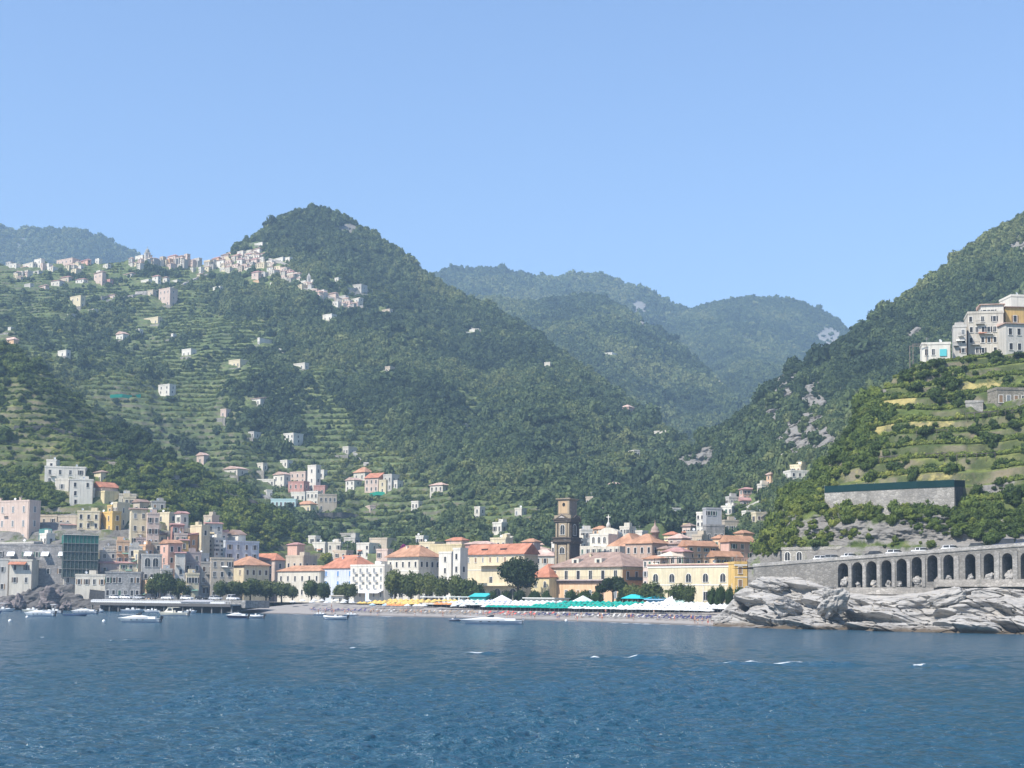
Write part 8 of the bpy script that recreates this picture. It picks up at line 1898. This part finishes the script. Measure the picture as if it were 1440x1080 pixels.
for kind, x, yt, yb, w, d, L in [
    ('oak',213,812,836,20,545,'small dark tree left of the three trees by the pier road'), ('oak',231,804,838,32,543,'tallest of the trees by the pier road, under the tall pink house'), ('oak',250,814,838,22,541,'greyish leafy tree right of the tallest pier-road tree'), ('bush',262,824,840,14,539,'low bush at the right of the pier-road trees'),
    ('oak',310,816,842,20,512,'round tree at the left end of the beach tree row, before a kiosk'), ('oak',328,817,843,26,511,'second tree of the beach tree row, below the orange hip-roofed villa'), ('oak',352,814,843,34,510,'broad tree under the middle of the orange hip-roofed villa'), ('oak',374,816,843,28,509,'tree under the right corner of the orange hip-roofed villa'), ('oak',396,818,843,28,507,'rounded tree left of the gap before the long pale house'), ('oak',411,824,843,18,506,'small tree left of the long pale house gap'),
    ('oak',438,816,843,26,500,'tree in front of the long pale house, left of the white arch'), ('oak',456,819,843,20,498,'tree touching the left leg of the white arch'), ('oak',489,819,843,24,486,'tree right of the white arch, before the white hotel'), ('oak',476,822,843,16,496,'tree seen through the white arch'),
    ('oak',556,802,844,34,468,'large tree at the left foot of the grand pale villa'), ('oak',578,805,845,32,464,'dense tree in the middle before the grand pale villa'), ('oak',600,806,845,32,460,'spreading tree at the right before the grand pale villa'), ('oak',620,811,845,28,456,'tree before the narrow white stair block'), ('oak',642,809,846,28,450,'tree before the stair turret of the red-roofed villa'), ('oak',662,815,846,36,446,'rounded low tree before the arches of the red-roofed villa'),
    ('bush',694,830,847,16,438,'clipped bush under the arches of the red-roofed villa'), ('bush',712,829,847,20,436,'dark green bush below the big pine'), ('bush',730,829,848,22,434,'bush right under the trunk of the big pine'), ('bush',750,829,848,22,431,'bush in front of the small yellow house'), ('bush',768,830,848,18,428,'bush right of the small yellow house'),
    ('bigpine',728,781,838,60,452,'big dark umbrella pine in front of the red-roofed villa'), ('pine',862,810,846,50,412,'smaller umbrella pine with a forked trunk before the palazzo'),
    ('bush',806,828,848,22,424,'bush at the left foot of the palazzo'), ('bush',822,829,848,24,422,'wide bush under the peach front of the palazzo'), ('bush',840,829,848,22,420,'bush left of the smaller umbrella pine'), ('bush',876,826,850,24,408,'bush right of the smaller umbrella pine'),
    ('oak',890,822,850,26,404,'dark tree below the orange side of the palazzo'), ('oak',916,818,851,30,394,'tree at the left corner of the cream seafront building'), ('oak',904,828,851,18,398,'small tree before the gap beside the palazzo'), ('oak',956,821,852,24,384,'leafy tree before the third window of the cream seafront building'), ('oak',969,823,852,18,382,'slim tree right of the leafy tree, before the cream seafront building'),
    ('hedge',1001,823,853,16,372,'left end of the tall green hedge at the right of the beach'), ('hedge',1013,822,853,18,371,'second clump of the tall green hedge, by a flagpole'), ('hedge',1026,823,853,18,370,'third clump of the tall green hedge'), ('hedge',1040,824,853,20,369,'right end of the tall green hedge, below the yellow house'),
    ('flower',568,764,776,14,640,'magenta bougainvillea behind the grand pale villa roof'), ('oak',498,788,800,12,530,'small tree between the houses behind the blue-white house')]:
    tree(kind, x, yt, yb, w, d, L, v=i_, zb=3.9 if kind != 'flower' else W(568, 778, 640)[2]); i_ += 1
tree('bush', 1432, 668, 706, 34, 350, 'big round dark shrub at the right edge above the road', zb=W(1432, 706, 350)[2], v=1)
tree('bush', 1408, 690, 706, 20, 352, 'smaller shrub left of the big round one above the road', zb=W(1408, 706, 352)[2], v=2)
def palm(x, yt, d, label, Rpx):
    d += bump(x); p = at(x, d, 3.9); H_ = W(x, yt, d)[2] - 3.9; T = empty('palm_tree', tuple(p), random.random()*6, label, 'palm tree'); R_ = Rpx * d / FPX
    mb = MB(); mb.tube([(0,0,-.3),(.1,0,H_*.4),(.15,0,H_*.78)], [.26,.2,.18], 8); mb.build('trunk', bark((.16,.12,.08)), T)
    m = MB(); r = random.Random(x)
    for k in range(20):
        a = 2*PI*k/20 + r.uniform(-.2, .2); e = r.uniform(.1, 1.0); pts = []
        for j in range(6): t = j/5; pts.append((R_*t*math.cos(e*.8), H_*.78 + R_*(.75*math.sin(e)*t*1.4 - .9*t*t)))
        for j in range(5):
            (q0, z0), (q1, z1) = pts[j], pts[j+1]; wd = .32*(1-.12*j); ca, sa = math.cos(a), math.sin(a)
            m.add([(q0*ca-wd*sa+.15, q0*sa+wd*ca, z0-.16),(q0*ca+.15,q0*sa,z0),(q1*ca+.15,q1*sa,z1),(q1*ca-wd*sa+.15,q1*sa+wd*ca,z1-.16)], [(0,1,2,3)]); m.add([(q0*ca+wd*sa+.15, q0*sa-wd*ca, z0-.16),(q0*ca+.15,q0*sa,z0),(q1*ca+.15,q1*sa,z1),(q1*ca+wd*sa+.15,q1*sa-wd*ca,z1-.16)], [(3,2,1,0)])
    m.build('crown', LEAFS['palm'], T)
palm(940, 824, 388, 'palm tree between two trees before the cream seafront building', 10)
palm(930, 830, 390, 'shorter palm tree left of the taller palm', 7)

# vine pergolas on the headland terraces
for i, (x0, x1, y, L) in enumerate([(1238, 1330, 652, 'long low vine pergola of dark posts on the lowest headland terrace'), (1290, 1332, 616, 'short vine pergola with pale leaning posts in the middle of the headland'), (1345, 1400, 650, 'vine pergola at the right of the lowest headland terrace'), (1360, 1435, 590, 'vine pergola with bare wires high on the headland terraces')]):
    a, b_ = hit_pixel(x0, y), hit_pixel(x1, y - (x1-x0)*.06)
    if a is None or b_ is None: continue
    t = b_ - a; Lg = math.hypot(t.x, t.y); rz = math.atan2(t.y, t.x); T = empty('vine_pergola', (a.x, a.y, a.z), rz, L, 'pergola'); n = max(4, int(Lg/1.6)); mb = MB(); sl = t.z / Lg
    for k in range(n):
        u = Lg*k/(n-1)
        for v_ in (-.6, 1.4): w_ = random.uniform(-.25, .25); MB().tube([(u, v_, u*sl-.8), (u+w_, v_, u*sl+1.9)], .06, 5).build('post', plain('dark_wood', (.10,.085,.075), .8), T)
    for v_ in (-.6, .4, 1.4): MB().tube([(0, v_, 1.85), (Lg, v_, Lg*sl+1.85)], .05, 4).build('top_rail', plain('dark_wood', (.10,.085,.075), .8), T)

# ------------------------------------------------------------------ light, sky, air, camera
EL, AZ = Rd(50), math.atan2(-.77, -.64)     # sun above the viewer's left shoulder; azimuth measured from +Y towards +X
sd = Vector((math.sin(AZ)*math.cos(EL), math.cos(AZ)*math.cos(EL), math.sin(EL)))
L = bpy.data.lights.new('sun', 'SUN'); L.energy = 4.8; L.angle = Rd(.5); L.color = (1, .955, .89)
so = bpy.data.objects.new('sun', L); COL.objects.link(so); so.rotation_euler = sd.to_track_quat('Z', 'Y').to_euler()
wd = bpy.data.worlds.new('World'); SC.world = wd; wd.use_nodes = True; nt = wd.node_tree
sky = nt.nodes.new('ShaderNodeTexSky'); sky.sky_type = 'NISHITA'; sky.sun_disc = False; sky.sun_elevation = EL; sky.sun_rotation = AZ
sky.air_density = 1.25; sky.dust_density = 0.4; sky.ozone_density = 2.2; sky.altitude = 0
bg = nt.nodes['Background']; mx = nt.nodes.new('ShaderNodeMix'); mx.data_type = 'RGBA'; mx.blend_type = 'MULTIPLY'; mx.inputs[0].default_value = 1.0; mx.inputs[7].default_value = (.85, .92, 1.10, 1); nt.links.new(sky.outputs[0], mx.inputs[6]); nt.links.new(mx.outputs[2], bg.inputs['Color']); bg.inputs['Strength'].default_value = 0.105
def haze():
    m = bpy.data.materials.new('air'); m.use_nodes = True; t = m.node_tree; t.nodes.clear(); o = t.nodes.new('ShaderNodeOutputMaterial'); v = t.nodes.new('ShaderNodeVolumePrincipled')
    v.inputs['Color'].default_value = (.50, .74, 1, 1); v.inputs['Density'].default_value = HAZE; v.inputs['Anisotropy'].default_value = 0.0
    t.links.new(v.outputs[0], o.inputs['Volume'])
    ob = MB().box(-2300, 2500, -40, 3900, -27, 1000).build('haze', m); tag(ob, kind='stuff'); ob['label'] = 'thin blue summer haze between the boat and the mountains'; ob['category'] = 'haze'
HAZE = 1.8e-4
haze()
cam = bpy.data.cameras.new('camera'); co = bpy.data.objects.new('camera', cam); COL.objects.link(co)
cam.sensor_width = 36; cam.lens = FPX / 1440 * 36; cam.shift_y = (CYP - 540) / 1440; cam.clip_start = 1; cam.clip_end = 20000
co.matrix_world = Matrix((( CR[0], CU[0], -CF[0], 0), (CR[1], CU[1], -CF[1], 0), (CR[2], CU[2], -CF[2], CAMH), (0, 0, 0, 1)))
SC.camera = co
SC.view_settings.view_transform = 'Standard'; SC.view_settings.look = 'None'; SC.view_settings.exposure = 0.82; SC.view_settings.gamma = 1
SC.render.engine = 'CYCLES'; SC.cycles.use_denoising = True
SC.cycles.max_bounces = 6; SC.cycles.diffuse_bounces = 2; SC.cycles.glossy_bounces = 2; SC.cycles.transparent_max_bounces = 8; SC.cycles.volume_bounces = 0
